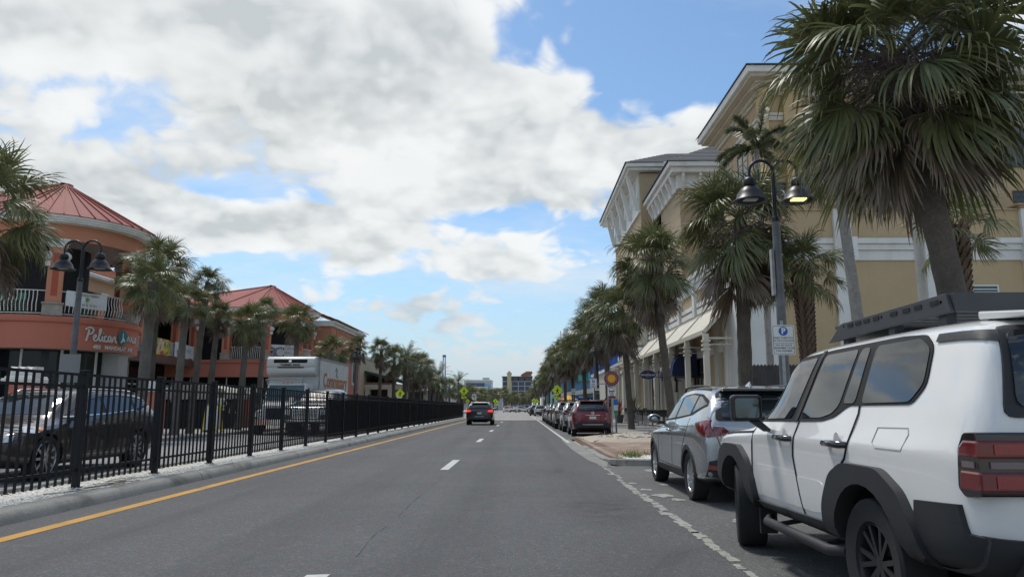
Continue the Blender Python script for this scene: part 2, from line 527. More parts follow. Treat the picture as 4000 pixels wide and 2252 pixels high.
# kerb stones of the median, laid end to end
kerb = struct(MB().box(-6.2, -5.9, -12, 86, -0.05, 0.02), 'kerb', KERB)
kp = [(-5.84, -0.02), (-5.865, 0.06), (-5.90, 0.115), (-5.96, 0.145), (-6.17, 0.152), (-6.17, -0.02)]
L = 2.98
kme = MB().prism(kp, 'xz', 0, L).mesh('kerb_stone', (KERB,), 40)
for i in range(32):
    o = link('kerb_stone', kme, kerb); o.location = (random.Random(i).uniform(-.006, .006), -10 + i * 3.0, random.Random(i + 9).uniform(-.004, .004))
kerb2 = struct(MB().box(4.5, 4.64, -12, 17.2, -0.05, 0.148).box(4.5, 4.64, 31.7, 76, -0.05, 0.148).box(-7.24, -7.06, -12, 86, 0.0, 0.205), 'sidewalk_kerb', KERB, bevel=0.02)
# bump-out with rounded nose
nose = [(2.12, 31.6), (2.10, 19.2), (2.18, 18.3), (2.45, 17.65), (2.95, 17.35), (4.62, 17.2), (4.62, 31.8), (2.4, 31.8)]
bo = struct(MB().prism([(x + (.0 if x > 4 else .17), min(max(y, 17.38 if x > 4 else y + .15), 31.6)) for x, y in nose], 'xy', -0.05, 0.118), 'paved_corner', BRICKPAVE)
kn = MB()
ring = [(2.12, 26.0, .03), (2.10, 21.5, .035), (2.10, 19.2, .06), (2.18, 18.3, .10), (2.45, 17.65, .135), (2.95, 17.35, .15), (4.62, 17.2, .15)]
for (ax, ay, ah), (bx, by, bh) in zip(ring[:-1], ring[1:]):
    d = Vector((bx - ax, by - ay, 0)).normalized(); nrm = Vector((-d.y, d.x, 0)) * 0.19
    va = [(ax, ay, -.03), (ax, ay, ah - .02), (ax + nrm.x * .2, ay + nrm.y * .2, ah), (ax + nrm.x, ay + nrm.y, ah), (ax + nrm.x, ay + nrm.y, -.03)]
    vb = [(bx, by, -.03), (bx, by, bh - .02), (bx + nrm.x * .2, by + nrm.y * .2, bh), (bx + nrm.x, by + nrm.y, bh), (bx + nrm.x, by + nrm.y, -.03)]
    kn.add(va + vb, [(i, i + 5, (i + 1) % 5 + 5, (i + 1) % 5) for i in range(5)] + [(0, 1, 2, 3, 4), (9, 8, 7, 6, 5)])
struct(kn, 'corner_kerb', KERB, 50)
# pavers of the near corner strip
rnd = random.Random(5)
pme = MB().box(0, 0.59, 0, 0.29, 0, 0.012).mesh('paver', (BRICKPAVE,), None)
for j in range(24):
    for i in range(4):
        xx = 2.45 + i * 0.6 + (0.3 if j % 2 else 0)
        yy = 19.4 + j * 0.3
        if xx > 4.3 or yy > 26: continue
        o = link('paver', pme, bo); o.location = (xx, yy, 0.116 + rnd.uniform(0, .004))

# concrete gutter pan next to the corner, sheet over the road edge
struct(MB().sheet([(1.95, 17.0, .004), (2.14, 18.4, .004), (2.10, 31.4, .004), (1.72, 31.4, .004), (1.66, 24, .004), (1.74, 19, .004)]), 'gutter', M('gutter_concrete', (0.26, 0.255, 0.235), .85, 0, .25, 1.2, fine=.3, fs=30, bump=.3, stain=(.12, .12, .11), ss=1., samt=.7, world=True))
# pale crossing band
cw = MB(); cw.sheet(flat(-5.8, 4.4, 79.6, 83.4, 0.006)); struct(cw, 'crosswalk', M('crossing_concrete', (0.42, 0.40, 0.37), .8, 0, .1, 1, fine=.15, world=True))

# ------------------------------------------------------------------ markings
mk = MB()
ys = [-4 + i * 2.0 for i in range(42)]
for a, b in zip(ys[:-1], ys[1:]):
    ra, rb = random.Random(int(a * 7)), random.Random(int(b * 7))
    ea, eb = ra.uniform(-.012, .012), rb.uniform(-.012, .012)
    mk.sheet([(-5.335 + ea, a, .004), (-5.155 + ea, a, .004), (-5.155 + eb, b, .004), (-5.335 + eb, b, .004)])
struct(mk, 'yellow_line', YELLOW_PAINT)
for k, y0 in enumerate([4.15 - 1.0, 16.25, 29.2, 41.6, 54.2, 66.2]):
    struct(MB().sheet([(-1.71, y0, .004), (-1.53, y0 + .03, .004), (-1.52, y0 + 3.05, .004), (-1.70, y0 + 3.02, .004)]), 'lane_dash', WHITE_PAINT)
for y0 in (88, 100, 112, 124, 136):
    struct(MB().sheet(flat(-1.71, -1.53, y0, y0 + 3, .004)), 'lane_dash', WHITE_PAINT)
struct(MB().sheet(flat(1.79, 1.92, 28.6, 79, .005)).sheet(flat(1.8, 1.92, 86, 150, .005)), 'edge_line', WHITE_PAINT)
# the near edge line is worn down to ragged flakes
wl = MB(); rnd = random.Random(11)
y = 3.4
while y < 17.5:
    ln = rnd.uniform(0.16, 0.5)
    wdt = 0.14 * min(1, max(0.45, 1.25 - abs(y - 10.2) * 0.15)) * rnd.uniform(.7, 1.1)
    cx = 1.86 + rnd.uniform(-.025, .025) + (0.05 * math.sin(y * .9) if y > 13 else 0)
    k = 7; pts = []
    for q in range(k): pts.append((cx - wdt * rnd.uniform(.3, .62), y + ln * q / (k - 1), .004))
    for q in reversed(range(k)): pts.append((cx + wdt * rnd.uniform(.3, .62), y + ln * q / (k - 1), .004))
    wl.sheet(pts)
    y += ln * rnd.uniform(.8, 1.05) + (rnd.uniform(-.05, .16) if abs(y - 10) > 3 else 0)
for cx, cy, r in ((2.18, 11.6, .2), (2.28, 11.1, .12), (2.05, 12.4, .12), (1.98, 13.4, .1), (1.82, 15.2, .12), (1.9, 16.4, .1), (2.5, 13.2, .12), (2.75, 16.1, .2), (3.1, 15.7, .22), (2.6, 9.0, .12)):
    pts = [(cx + r * rnd.uniform(.5, 1.1) * math.cos(a), cy + 1.7 * r * rnd.uniform(.5, 1.1) * math.sin(a), .0045) for a in [q * math.pi / 5 for q in range(10)]]
    wl.sheet(pts)
struct(wl, 'worn_edge_line', M('flaking_paint', (0.37, 0.37, 0.33), .8, 0, .3, 4, fine=.45, fs=25, alpha=(7, .35, .46), world=True))
# long paving seam between the lanes
cr = MB(); y = -2.0; rnd = random.Random(2); px_, pw_ = -1.5, .004
while y < 29:
    ny = y + .25; nx = -1.50 + 0.05 * mnoise.noise((0, ny * .8, 0)) + rnd.uniform(-.008, .008); nw = max(0, rnd.uniform(-.002, .0046)) * (1 if ny < 16 else .6)
    cr.sheet([(px_ - pw_, y, .0035), (px_ + pw_, y, .0035), (nx + nw, ny, .0035), (nx - nw, ny, .0035)])
    y, px_, pw_ = ny, nx, nw
struct(cr, 'road_seam', M('tar', (0.03, 0.03, 0.031), .9, 0, .1))

# ------------------------------------------------------------------ shell gravel on the median
struct(MB().sheet(flat(-7.1, -6.1, -12, 86, 0.135)), 'median_bed', GRAVEL_BASE)
rnd = random.Random(3); gm = MB()
for i in range(16000):
    u = rnd.random()
    yy = 6.5 + (u ** 1.9) * 45
    xx = rnd.uniform(-7.06, -6.14)
    s = rnd.uniform(.010, .026) * (1 + max(0, yy - 20) * .03)
    a = rnd.uniform(0, 6.3); t1, t2 = rnd.uniform(-.35, .35), rnd.uniform(-.35, .35)
    ca, sa = math.cos(a), math.sin(a); k = rnd.uniform(.4, .8)
    zz = .138 + rnd.uniform(0, .014)
    q = []
    for (lx, ly) in ((-1, -.5), (.2, -.8), (1, 0), (.3, .8), (-.8, .6)):
        lx, ly = lx * s, ly * s * k
        q.append((xx + lx * ca - ly * sa, yy + lx * sa + ly * ca, zz + lx * t1 + ly * t2 + .006))
    top = (xx, yy, zz + .006 + s * .35)
    gm.add(q + [top], [(j, (j + 1) % 5, 5) for j in range(5)])
so = part(gm, 'shell_gravel', SHELL); tag(so, 'white crushed shell spread along the median under the black fence', 'gravel', kind='stuff')
# twigs caught by the fence post
tw = MB(); rnd = random.Random(8)
for i in range(7):
    p = Vector((-6.42 + rnd.uniform(-.15, .12), 10.6 + rnd.uniform(-.5, 1.4), .165)); pts = [p]
    d = Vector((rnd.uniform(.1, .5), rnd.uniform(.3, 1), 0)).normalized()
    for k in range(5):
        p = p + d * .16 + Vector((rnd.uniform(-.04, .04), rnd.uniform(-.04, .04), rnd.uniform(-.004, .012))); pts.append(p)
    tw.tube(pts, .005, 4)
tag(part(tw, 'dry_twigs', M('twig', (.14, .11, .08), .9)), 'dry twigs lying on the white gravel by the fence post', 'twigs', kind='stuff')

# ------------------------------------------------------------------ black fence along the median
FX = -6.56
fence = thing('median_fence', 'long black aluminium picket fence along the gravel median', 'fence', (FX, 6.4, .15), world=True)
post_me = MB().box(-.045, .045, -.045, .045, 0, 1.70).box(-.055, .055, -.055, .055, 1.70, 1.725).box(-.075, .075, -.075, .075, 0, .012).mesh('post', (STEEL_BLACK,), bevel=.004)
pk_me = MB().box(-.014, .014, -.014, .014, .07, 1.66).mesh('picket', (STEEL_BLACK,))
rail_me = MB().box(-.016, .016, .046, 2.354, -.019, .019).mesh('rail', (STEEL_BLACK,))
rest = MB(); npick = 0
fy0 = 6.4
for i in range(34):
    y0 = fy0 + i * 2.4
    fx = FX - .006 * i if i < 14 else FX - .084
    o = link('post', post_me, fence); o.location = (fx, y0, .15); rq = random.Random(i * 3 + 1); o.rotation_euler = (R(rq.uniform(-.35, .35)), R(rq.uniform(-.35, .35)), R(rq.uniform(-2, 2)))
    for zr in (.26, 1.48, 1.655):
        o = link('rail', rail_me, fence); o.location = (fx, y0, .15 + zr)
    for k in range(1, 14):
        yy = y0 + k * 2.4 / 14
        if npick < 300:
            o = link('picket', pk_me, fence); o.location = (fx, yy + rq.uniform(-.006, .006), .15 + rq.uniform(-.004, .004)); o.rotation_euler.x = R(rq.uniform(-.3, .3)); npick += 1
        else:
            rest.box(fx - .0125, fx + .0125, yy - .0125, yy + .0125, .22, 1.81)
o = part(rest, 'pickets', STEEL_BLACK, fence); o['kind'] = 'stuff'
scr = MB(); n = 60
for i in range(n):
    ya, yb = 25.7 + (88 - 25.7) * i / n, 25.7 + (88 - 25.7) * (i + 1) / n
    xa, xb = FX - .095 + .015 * math.sin(ya * 2.1), FX - .095 + .015 * math.sin(yb * 2.1)
    scr.sheet([(xa, ya, .34), (xb, yb, .34), (xb, yb, 1.60 + .02 * math.sin(yb * 1.3)), (xa, ya, 1.60 + .02 * math.sin(ya * 1.3))])
part(scr, 'privacy_screen', M('screen_mesh', (.013, .014, .016), .8, 0, .2, 3), fence, 60)

# ------------------------------------------------------------------ palms
def leafmat(name, c, c2, tip, transl=0.22):
    m = bpy.data.materials.new(name); m.use_nodes = True
    t = NT(m.node_tree); out = t.node('ShaderNodeOutputMaterial'); b = t.node('ShaderNodeBsdfPrincipled')
    at = t.node('ShaderNodeVertexColor'); at.layer_name = 'tint'
    r, gg, bb = t.sep(at.outputs[0])           # r: along the leaflet, g: random per leaflet
    oi = t.node('ShaderNodeObjectInfo').outputs['Random']
    cc = t.mix(gg, c, c2)
    cc = t.mix(t.math('MULTIPLY', oi, .5), cc, tuple(k * .8 for k in c2))
    cc = t.mix(t.math('MULTIPLY', t.range(r, .72, 1.0), t.range(gg, .2, .9, .25, .95)), cc, tip)
    t.put(b.inputs['Base Color'], cc); t.put(b.inputs['Roughness'], .42); t.put(b.inputs['Specular IOR Level'], .45)
    tr = t.node('ShaderNodeBsdfTranslucent'); t.put(tr.inputs[0], cc)
    mx = t.node('ShaderNodeMixShader'); mx.inputs[0].default_value = transl
    t.l.new(b.outputs[0], mx.inputs[1]); t.l.new(tr.outputs[0], mx.inputs[2]); t.l.new(mx.outputs[0], out.inputs[0])
    return m


FROND = leafmat('palm_green', (.070, .095, .040), (.175, .185, .075), (.27, .21, .11))
FROND_L = leafmat('palm_green_light', (.090, .118, .046), (.200, .208, .085), (.29, .23, .12))
FROND_D = leafmat('palm_dead', (.105, .075, .05), (.19, .145, .10), (.22, .18, .13), .1)
DATE = leafmat('date_palm_green', (.075, .10, .045), (.15, .165, .085), (.22, .20, .10))
TRUNK = M('palm_trunk', (.125, .105, .085), .95, 0, .3, 3, fine=.45, fs=22, bump=.9, bs=28, stain=(.05, .045, .04), ss=2.5, samt=.6)
TRUNK_G = M('palm_trunk_grey', (.155, .14, .122), .95, 0, .3, 3, fine=.4, fs=26, bump=.8, bs=24, stain=(.09, .085, .08), ss=2.5, samt=.6)
BOOT = M('palm_boot', (.17, .115, .08), .95, 0, .35, 4, fine=.4, fs=30, bump=.7, bs=30)
TWIG = M('old_stalks', (.115, .088, .082), .95, 0, .3, 6)


class Leaf:
    def __init__(s): s.v = []; s.f = []; s.c = []

    def strip(s, pts, ws, side, c):
        o = len(s.v); n = len(pts)
        for i, (p, wd) in enumerate(zip(pts, ws)):
            q = side[i] * wd * .5
            s.v += [tuple(p - q), tuple(p + q)]; s.c += [(i / (n - 1), c, 0, 1)] * 2
        for i in range(n - 1): s.f.append((o + 2 * i, o + 2 * i + 1, o + 2 * i + 3, o + 2 * i + 2))

    def append(s, o2, mat):
        o = len(s.v)
        s.v += [tuple(mat @ Vector(p)) for p in o2.v]; s.f += [tuple(i + o for i in f) for f in o2.f]; s.c += o2.c

    def mesh(s, name, mat):
        me = bpy.data.meshes.new(name); me.from_pydata(s.v, [], s.f); me.materials.append(mat)
        at = me.color_attributes.new('tint', 'FLOAT_COLOR', 'POINT')
        at.data.foreach_set('color', [k for c in s.c for k in c])
        me.shade_smooth()
        return me


def fan_frond(seed, elev, pet=.95, rad=1.0, nseg=42, grav=.8, spread=118, close=1.0):
    rn = random.Random(seed); lf = Leaf()
    e = R(elev); d = Vector((0, math.cos(e), math.sin(e))); p = Vector((0, 0, 0)); pts = [p.copy()]
    G = Vector((0, 0, -1))
    for k in range(5):
        d = (d + G * (.045 * grav * (1.0 if elev > -30 else .5))).normalized(); p = p + d * pet / 5; pts.append(p.copy())
    X = Vector((1, 0, 0))
    lf.strip(pts, [.075, .05, .04, .036, .032, .028], [X] * 6, .9)
    nrm = X.cross(d).normalized()
    lf.strip(pts, [.05, .03, .025, .022, .02, .02], [nrm] * 6, .9)
    for k in range(nseg):
        f = (k + .5) / nseg * 2 - 1
        a = R(f * spread) * close
        st = p - d * .02 + d * (.20 * rad * (1 - abs(f)) ** 1.5)
        dv = (d * math.cos(a) + X * math.sin(a) + nrm * (.20 * abs(math.sin(a)) + rn.uniform(-.05, .05))).normalized()
        Ln = rad * (1.04 - .30 * f * f) * rn.uniform(.72, 1.06); gk = rn.uniform(.55, 1.75)
        n = 6; q = st.copy(); P = [q.copy()]; S = []; W = []
        for i in range(n):
            t = (i + 1) / n
            dv = (dv + G * (grav * gk * (.04 + .36 * t * t) * rn.uniform(.8, 1.2)) + Vector((rn.uniform(-.03, .03), rn.uniform(-.03, .03), 0))).normalized()
            q = q + dv * (Ln / n); P.append(q.copy())
        step = 2 * R(spread) * close / nseg
        for i in range(n + 1):
            t = i / n
            wd = min(Ln * t * step * 1.15 + .008, .044) if t < .45 else .044 * (1 - (t - .45) / .55) ** .8 + .002
            W.append(wd * (.75 + .25 * rad))
            dd = (P[min(i + 1, n)] - P[max(i - 1, 0)]).normalized()
            sd = dd.cross(nrm)
            if sd.length < .1: sd = dd.cross(Vector((0, 1, 0)))
            sd.normalize(); tw = rn.uniform(-.5, .5)
            S.append((sd * math.cos(tw) + dd.cross(sd) * math.sin(tw)).normalized())
        lf.strip(P, W, S, rn.random())
    return lf


ELEVS = [82, 66, 50, 34, 18, 2, -14, -30, -48]
GREEN = {}      # (class, variant) -> Leaf
for i, el in enumerate(ELEVS):
    for v in range(2):
        GREEN[i, v] = fan_frond(100 + i * 7 + v, el, pet=.55 + .1 * min(i, 4), rad=.86 + .05 * min(i, 3), grav=.75 + .19 * i)
DEADL = [fan_frond(900 + v, el, pet=.75, rad=.95, nseg=26, grav=1.6, spread=70, close=.8) for v, el in enumerate((-42, -58, -70))]
GREEN_ME = {k: v.mesh('frond', FROND) for k, v in GREEN.items()}
GREEN_MEL = {k: v.mesh('frond', FROND_L) for k, v in GREEN.items()}
DEAD_ME = [d.mesh('dead_frond', FROND_D) for d in DEADL]


def crown_plan(seed, ng=36, nd=16, low=-38, drop=.9):
    """list of (dead, key, azimuth, height offset, roll, scale)"""
    rn = random.Random(seed); out = []
    for i in range(ng):
        u = (i + .5) / ng
        el = 86 - (86 - low) * u ** .85
        cls = min(range(len(ELEVS)), key=lambda k: abs(ELEVS[k] - el))
        out.append((False, (cls, rn.randrange(2)), i * 2.39996 + rn.uniform(-.3, .3), .12 - .45 * u, rn.uniform(-.26, .26), rn.uniform(.84, 1.10)))
    for i in range(nd):
        out.append((True, rn.randrange(3), i * 2.39996 + rn.uniform(-.4, .4), -.35 - drop * (i + .5) / nd, rn.uniform(-.12, .12), rn.uniform(.85, 1.1)))
    return out


def fmat(az, dz, roll, sc):
    return Matrix.Translation((0, 0, dz)) @ Matrix.Rotation(az, 4, 'Z') @ Matrix.Rotation(roll, 4, 'X') @ Matrix.Rotation(roll * 1.7 + .4 * math.sin(az * 5), 4, 'Y') @ Matrix.Scale(sc, 4)


def joined_crown(seed, mat, ng, nd, low, drop):
    gl, dl = Leaf(), Leaf()
    for dead, key, az, dz, roll, sc in crown_plan(seed, ng, nd, low, drop):
        (dl if dead else gl).append(DEADL[key] if dead else GREEN[key], fmat(az, dz, roll, sc))
    return gl.mesh('crown', mat), (dl.mesh('dead_fronds', FROND_D) if nd else None)


def trunk_mesh(base, top, r0, r1, seed, mat, bulge=0.0, n=14, segs=26):
    rn = random.Random(seed); b = Vector(base); t = Vector(top); pts = []; rs = []
    for i in range(segs + 1):
        u = i / segs
        p = b.lerp(t, u) + Vector((bulge * math.sin(u * math.pi), .3 * bulge * math.sin(u * math.pi), 0))
        pts.append(p); r = r0 + (r1 - r0) * u
        if u < .08: r *= 1.18 - 2.2 * u
        rs.append(r * (1 + (.025 if i % 2 else -.02) + rn.uniform(-.02, .02)))
    mb = MB().tube(pts, rs, n)
    mb.v = [tuple(Vector(v) * 1.0 + Vector((mnoise.noise((v[0] * 6, v[1] * 6, v[2] * 5)),) * 2 + (0,)) * .018) for v in mb.v]
    return mb


def boots_mesh(base, top, r0, r1, rows, per):
    mb = MB(); b = Vector(base); t = Vector(top)
    for i in range(rows):
        u = i / rows; c = b.lerp(t, u); r = r0 + (r1 - r0) * u
        for k in range(per):
            a = 2 * math.pi * (k + (.5 if i % 2 else 0)) / per + .15 * math.sin(i * 3.1 + k)
            d = Vector((math.cos(a), math.sin(a), 0)); s = Vector((-math.sin(a), math.cos(a), 0)); wd = r * 3.3 / per
            h = (t - b).length / rows * 2.1
            base_p = c + d * r * .92
            tip = c + d * (r * 1.32) + Vector((0, 0, h))
            mb.add([base_p - s * wd, base_p + s * wd, base_p + d * .03 + Vector((0, 0, h * .45)) + s * wd * .8, base_p + d * .03 + Vector((0, 0, h * .45)) - s * wd * .8, tip - s * wd * .28, tip + s * wd * .28, tip - d * .05],
                   [(0, 1, 2, 3), (3, 2, 5, 4), (4, 5, 6), (1, 6, 5, 2), (0, 3, 4, 6)])
    return mb


def stalks_mesh(seed, n=16, tw=34, reach=1.35):
    rn = random.Random(seed); mb = MB()
    for i in range(n):
        az = i * 2.4 + rn.uniform(-.4, .4); el = rn.uniform(-.2, .9)
        d = Vector((math.cos(az) * math.cos(el), math.sin(az) * math.cos(el), math.sin(el))); p = Vector((0, 0, rn.uniform(-.5, .2))); pts = [p.copy()]
        for k in range(6):
            d = (d + Vector((0, 0, -.22))).normalized(); p = p + d * reach / 6; pts.append(p.copy())
        mb.tube(pts, [.016, .014, .012, .01, .008, .006, .004], 4)
        for j in range(tw):
            u = rn.randrange(2, 6); q = pts[u].copy(); dd = Vector((rn.gauss(0, 1), rn.gauss(0, 1), rn.gauss(-.6, .8))).normalized(); tp = [q.copy()]
            for k in range(4):
                dd = (dd + Vector((rn.uniform(-.5, .5), rn.uniform(-.5, .5), -.28))).normalized(); q = q + dd * rn.uniform(.07, .14); tp.append(q.copy())
            mb.tube(tp, [.0042, .0036, .003, .0024, .0016], 3, caps=False)
    return mb


CROWNS = [joined_crown(31 + k, FROND, 32, 16, -34, .9) for k in range(3)]
CROWNS_L = [joined_crown(51 + k, FROND_L, 30, 7, -30, .35) for k in range(3)]


def palm(label, base, heart, r0=.19, r1=.16, scale=1.0, seed=1, fronds='joined', light=False, ng=38, nd=20, low=-38, drop=1.0, stalks=0,
         group=None, tmat=None, boots=None, bulge=0.0, hide_dead=False):
    root = thing('palm_tree', label, 'palm tree', base, 0, group)
    h = Vector(heart) - Vector(base)
    part(trunk_mesh((0, 0, -.05), h, r0, r1, seed, None, bulge), 'trunk', tmat or (TRUNK_G if light else TRUNK), root, 60)
    if boots:
        rows, per, u0 = boots
        part(boots_mesh(h * u0, h * .99, r0 * .95, r1 * 1.25, rows, per), 'boots', BOOT, root)
    rz = Matrix.Rotation(seed * 1.7, 4, 'Z')
    if fronds == 'single':
        me_g = GREEN_MEL if light else GREEN_ME
        for dead, key, az, dz, roll, sc in crown_plan(seed, ng, nd, low, drop):
            o = link('dead_frond' if dead else 'frond', DEAD_ME[key] if dead else me_g[key], root)
            o.matrix_local = Matrix.Translation(h) @ rz @ fmat(az, dz * scale, roll, sc * scale)
    else:
        gm_, dm_ = (CROWNS_L if light else CROWNS)[seed % 3]
        for nm, me in (('crown', gm_), ('dead_fronds', dm_)):
            if me is None or (hide_dead and nm != 'crown'): continue
            o = link(nm, me, root); o.matrix_local = Matrix.Translation(h) @ rz @ Matrix.Scale(scale, 4); o['kind'] = 'stuff'
    if stalks:
        o = part(stalks_mesh(seed, stalks, 30, 1.4 * scale), 'old_stalks', TWIG, root); o.matrix_local = Matrix.Translation(h); o['kind'] = 'stuff'
    return root


GR = 'shaggy palms along the sidewalk beside the parked cars'
palm('huge shaggy fan palm overhanging the white boxy SUV, thick leaning trunk', (6.25, 10.1, .15), (5.72, 10.6, 6.5), .20, .165, 1.17, 3, 'single', ng=60, nd=26, low=-58, drop=.3, stalks=70, group=GR, bulge=.06)
palm('bushy fan palm right behind the twin lamp post, dark trunk', (6.1, 20.3, .15), (6.12, 20.0, 6.45), .20, .17, 1.12, 8, 'single', ng=48, nd=22, low=-55, drop=.8, stalks=30, group=GR)
palm('tall fan palm between the navy awning and the bushy palm by the lamp', (6.48, 31.6, .15), (5.72, 31.4, 7.6), .18, .15, 1.08, 13, 'single', ng=46, nd=24, low=-52, drop=1.1, stalks=12, group=GR)
palm('fan palm standing on the sidewalk just past the sand mound, foot in view', (6.08, 40.9, .15), (5.72, 41, 6.7), .17, .14, 1.1, 17, 'single', ng=42, nd=22, low=-50, drop=1.1, group=GR)
palm('tall fan palm behind the round sun sign', (5.55, 46.5, .15), (5.35, 46.5, 7.6), .17, .14, 1.12, 21, group=GR)
palm('fan palm behind the pay-here sign', (5.5, 52.5, .15), (5.35, 52.5, 6.8), .17, .14, 1.2, 22, group=GR)
palm('fan palm above the beige parked car, fourth beyond the sand mound', (5.2, 59, .15), (5.05, 59, 6.7), .17, .14, 1.2, 23, group=GR)
palm('fan palm next to the red and yellow umbrella', (5.0, 69, .15), (4.85, 69, 6.5), .17, .14, 1.22, 24, group=GR)
palm('fan palm just past the red and yellow umbrella, before the crossing sign', (4.7, 77, .15), (4.7, 77, 6.9), .17, .14, 1.22, 25, group=GR)
for i, (x, y, zh) in enumerate([(4.9, 92, 7.6), (4.6, 103, 7.2), (4.5, 114, 6.4), (4.4, 127, 6.6), (4.6, 142, 6.2), (4.2, 160, 6.8), (4.6, 182, 6.4), (4.4, 210, 6.6), (4.6, 245, 6.2)]):
    palm('%s distant fan palm beyond the crossing, counted along the row on the shops side' % NTH[i], (x, y, .15), (x, y, zh), .18, .15, 1.12, 31 + i, group='distant palms beyond the crossing')

# palms standing by the yellow building
palm('slim palm with pale ringed trunk in front of the white pilaster', (8.0, 17.0, .15), (8.0, 18.1, 7.7), .15, .115, .8, 41, light=True, tmat=M('pale_trunk', (.34, .32, .29), .9, 0, .25, 4, fine=.3, fs=18, bump=.5, bs=12, stain=(.16, .15, .13), ss=4, samt=.6), hide_dead=True)
palm('short palm with criss-cross boots on its trunk, right of the twin lamp', (7.5, 19.3, .15), (7.5, 19.4, 5.0), .15, .19, .78, 44, 'single', light=True, ng=22, nd=0, low=-25, boots=(34, 9, .25))
palm('short palm with criss-cross boots behind the thick leaning trunk', (9.0, 15.0, .15), (8.92, 14.9, 5.0), .13, .19, .62, 46, 'single', light=True, ng=18, nd=0, low=-20, boots=(30, 9, .3))

# pinnate palms
def feather_frond(seed, elev, Ln=2.2, nl=26, grav=.5, ll=.55, plume=False):
    rn = random.Random(seed); lf = Leaf(); e = R(elev); d = Vector((0, math.cos(e), math.sin(e))); p = Vector(); X = Vector((1, 0, 0)); G = Vector((0, 0, -1))
    pts = [p.copy()]; ds = [d.copy()]
    for k in range(nl):
        d = (d + G * (grav * (.02 + .10 * (k / nl) ** 1.5))).normalized(); p = p + d * Ln / nl; pts.append(p.copy()); ds.append(d.copy())
    lf.strip(pts, [.05 * (1 - .8 * i / nl) + .008 for i in range(nl + 1)], [X] * (nl + 1), .8)
    for i in range(3, nl + 1):
        u = i / nl; n = X.cross(ds[i]).normalized()
        for s in (-1, 1):
            for q in range(4 if plume else 1):
                roll = rn.uniform(-1.3, 1.3) if plume else .45
                dv = (ds[i] * .55 + X * s * math.cos(roll) * .8 + n * math.sin(abs(roll) if not plume else roll) * .8).normalized()
                L2 = ll * (1 - .55 * abs(u - .45)) * rn.uniform(.85, 1.1); a = pts[i]
                P = [a, a + dv * L2 * .5 + G * .02, a + dv * L2 + G * L2 * .22]
                sd = dv.cross(n).normalized()
                if plume: sd = dv.cross(ds[i]).normalized()
                lf.strip(P, [.07, .08, .006] if plume else [.03, .034, .003], [sd] * 3, rn.random())
    return lf


def feather_crown(seed, n, low, plume=False, Ln=2.2, ll=.55):
    L_ = Leaf(); rn = random.Random(seed)
    for i in range(n):
        el = 84 - (84 - low) * ((i + .5) / n) ** .8
        L_.append(feather_frond(seed * 50 + i, el, Ln * rn.uniform(.85, 1.1), 24, .9, ll, plume), fmat(i * 2.4 + rn.uniform(-.3, .3), .1 - .3 * i / n, 0, 1))
    return L_.mesh('crown', DATE)


DATEC = [feather_crown(2, 44, -50), feather_crown(5, 40, -40)]
FOX = feather_crown(7, 12, -8, True, 1.8, .42)


def date_palm(label, base, zh, sc, k, group=None, rz=0):
    root = thing('date_palm', label, 'palm tree', base, rz, group)
    part(trunk_mesh((0, 0, -.05), (0, 0, zh), .26, .22, k, None), 'trunk', TRUNK, root, 60)
    o = link('crown', DATEC[k % 2], root); o.matrix_local = Matrix.Translation((0, 0, zh)) @ Matrix.Scale(sc, 4); o['kind'] = 'stuff'
    return root


ft = thing('foxtail_palm', 'slender palm with bushy plume fronds under the high roof eave', 'palm tree', (11.0, 32.6, .15))
part(trunk_mesh((0, 0, -.05), (-.05, .2, 12.9), .17, .12, 4, None), 'trunk', MATS['pale_trunk'], ft, 60)
o = link('crown', FOX, ft); o.matrix_local = Matrix.Translation((-.05, .2, 13.1)) @ Matrix.Rotation(.6, 4, 'Z'); o['kind'] = 'stuff'

# palms across the street
GL = 'palms along the far sidewalk behind the fence'
palm('palm at the frame edge whose fronds hang before the red roof', (-12.7, 17.2, .27), (-12.95, 17.3, 6.25), .2, .17, 1.02, 60, 'single', light=True, ng=34, nd=10, low=-40, drop=.5, group=GL)
palm('thick-trunked palm beside the round balcony corner', (-13.5, 26.5, .27), (-13.42, 26.6, 5.85), .20, .17, .76, 61, 'single', light=True, ng=32, nd=6, low=-34, drop=.3, group=GL)
palm('taller dark palm right behind the thick-trunked one, against the round eave', (-16.0, 32.0, .27), (-16.0, 32.1, 7.55), .2, .17, .98, 62, 'joined', light=False, group=GL)
palm('palm with leaning slim trunk in front of the colourful food banner', (-13.5, 29.2, .27), (-13.35, 29.3, 5.55), .155, .125, .56, 63, light=True, group=GL)
palm('palm with the highest crown before the recessed balcony', (-13.6, 30.8, .27), (-13.3, 31, 6.6), .14, .115, .54, 64, group=GL, hide_dead=True)
palm('small dark palm at the inner corner of the two buildings', (-13.7, 32.7, .27), (-13.5, 32.8, 5.45), .14, .12, .46, 65, group=GL)
palm('broad palm standing in front of the second rotunda', (-13.5, 35.9, .27), (-13.3, 35.9, 5.5), .16, .14, .68, 66, 'single', light=True, ng=34, nd=10, low=-38, drop=.4, group=GL)
palm('narrow palm peeking above the broad one at the second rotunda', (-13.6, 38.7, .27), (-13.4, 38.7, 6.5), .14, .12, .48, 67, light=True, group=GL)
palm('palm above the white box truck, right of the second rotunda roof', (-13.5, 44.4, .27), (-13.4, 44.4, 6.6), .17, .14, .80, 68, 'single', light=True, ng=34, nd=12, low=-38, drop=.5, group=GL)
palm('low palm just over the back of the white box truck', (-13.6, 53.2, .27), (-13.5, 53.2, 5.45), .17, .14, .80, 69, light=True, group=GL)
palm('palm beside the lamp past the box truck, before the pink wall', (-13.6, 61.5, .27), (-13.5, 61.5, 6.4), .17, .14, .68, 70, group=GL)
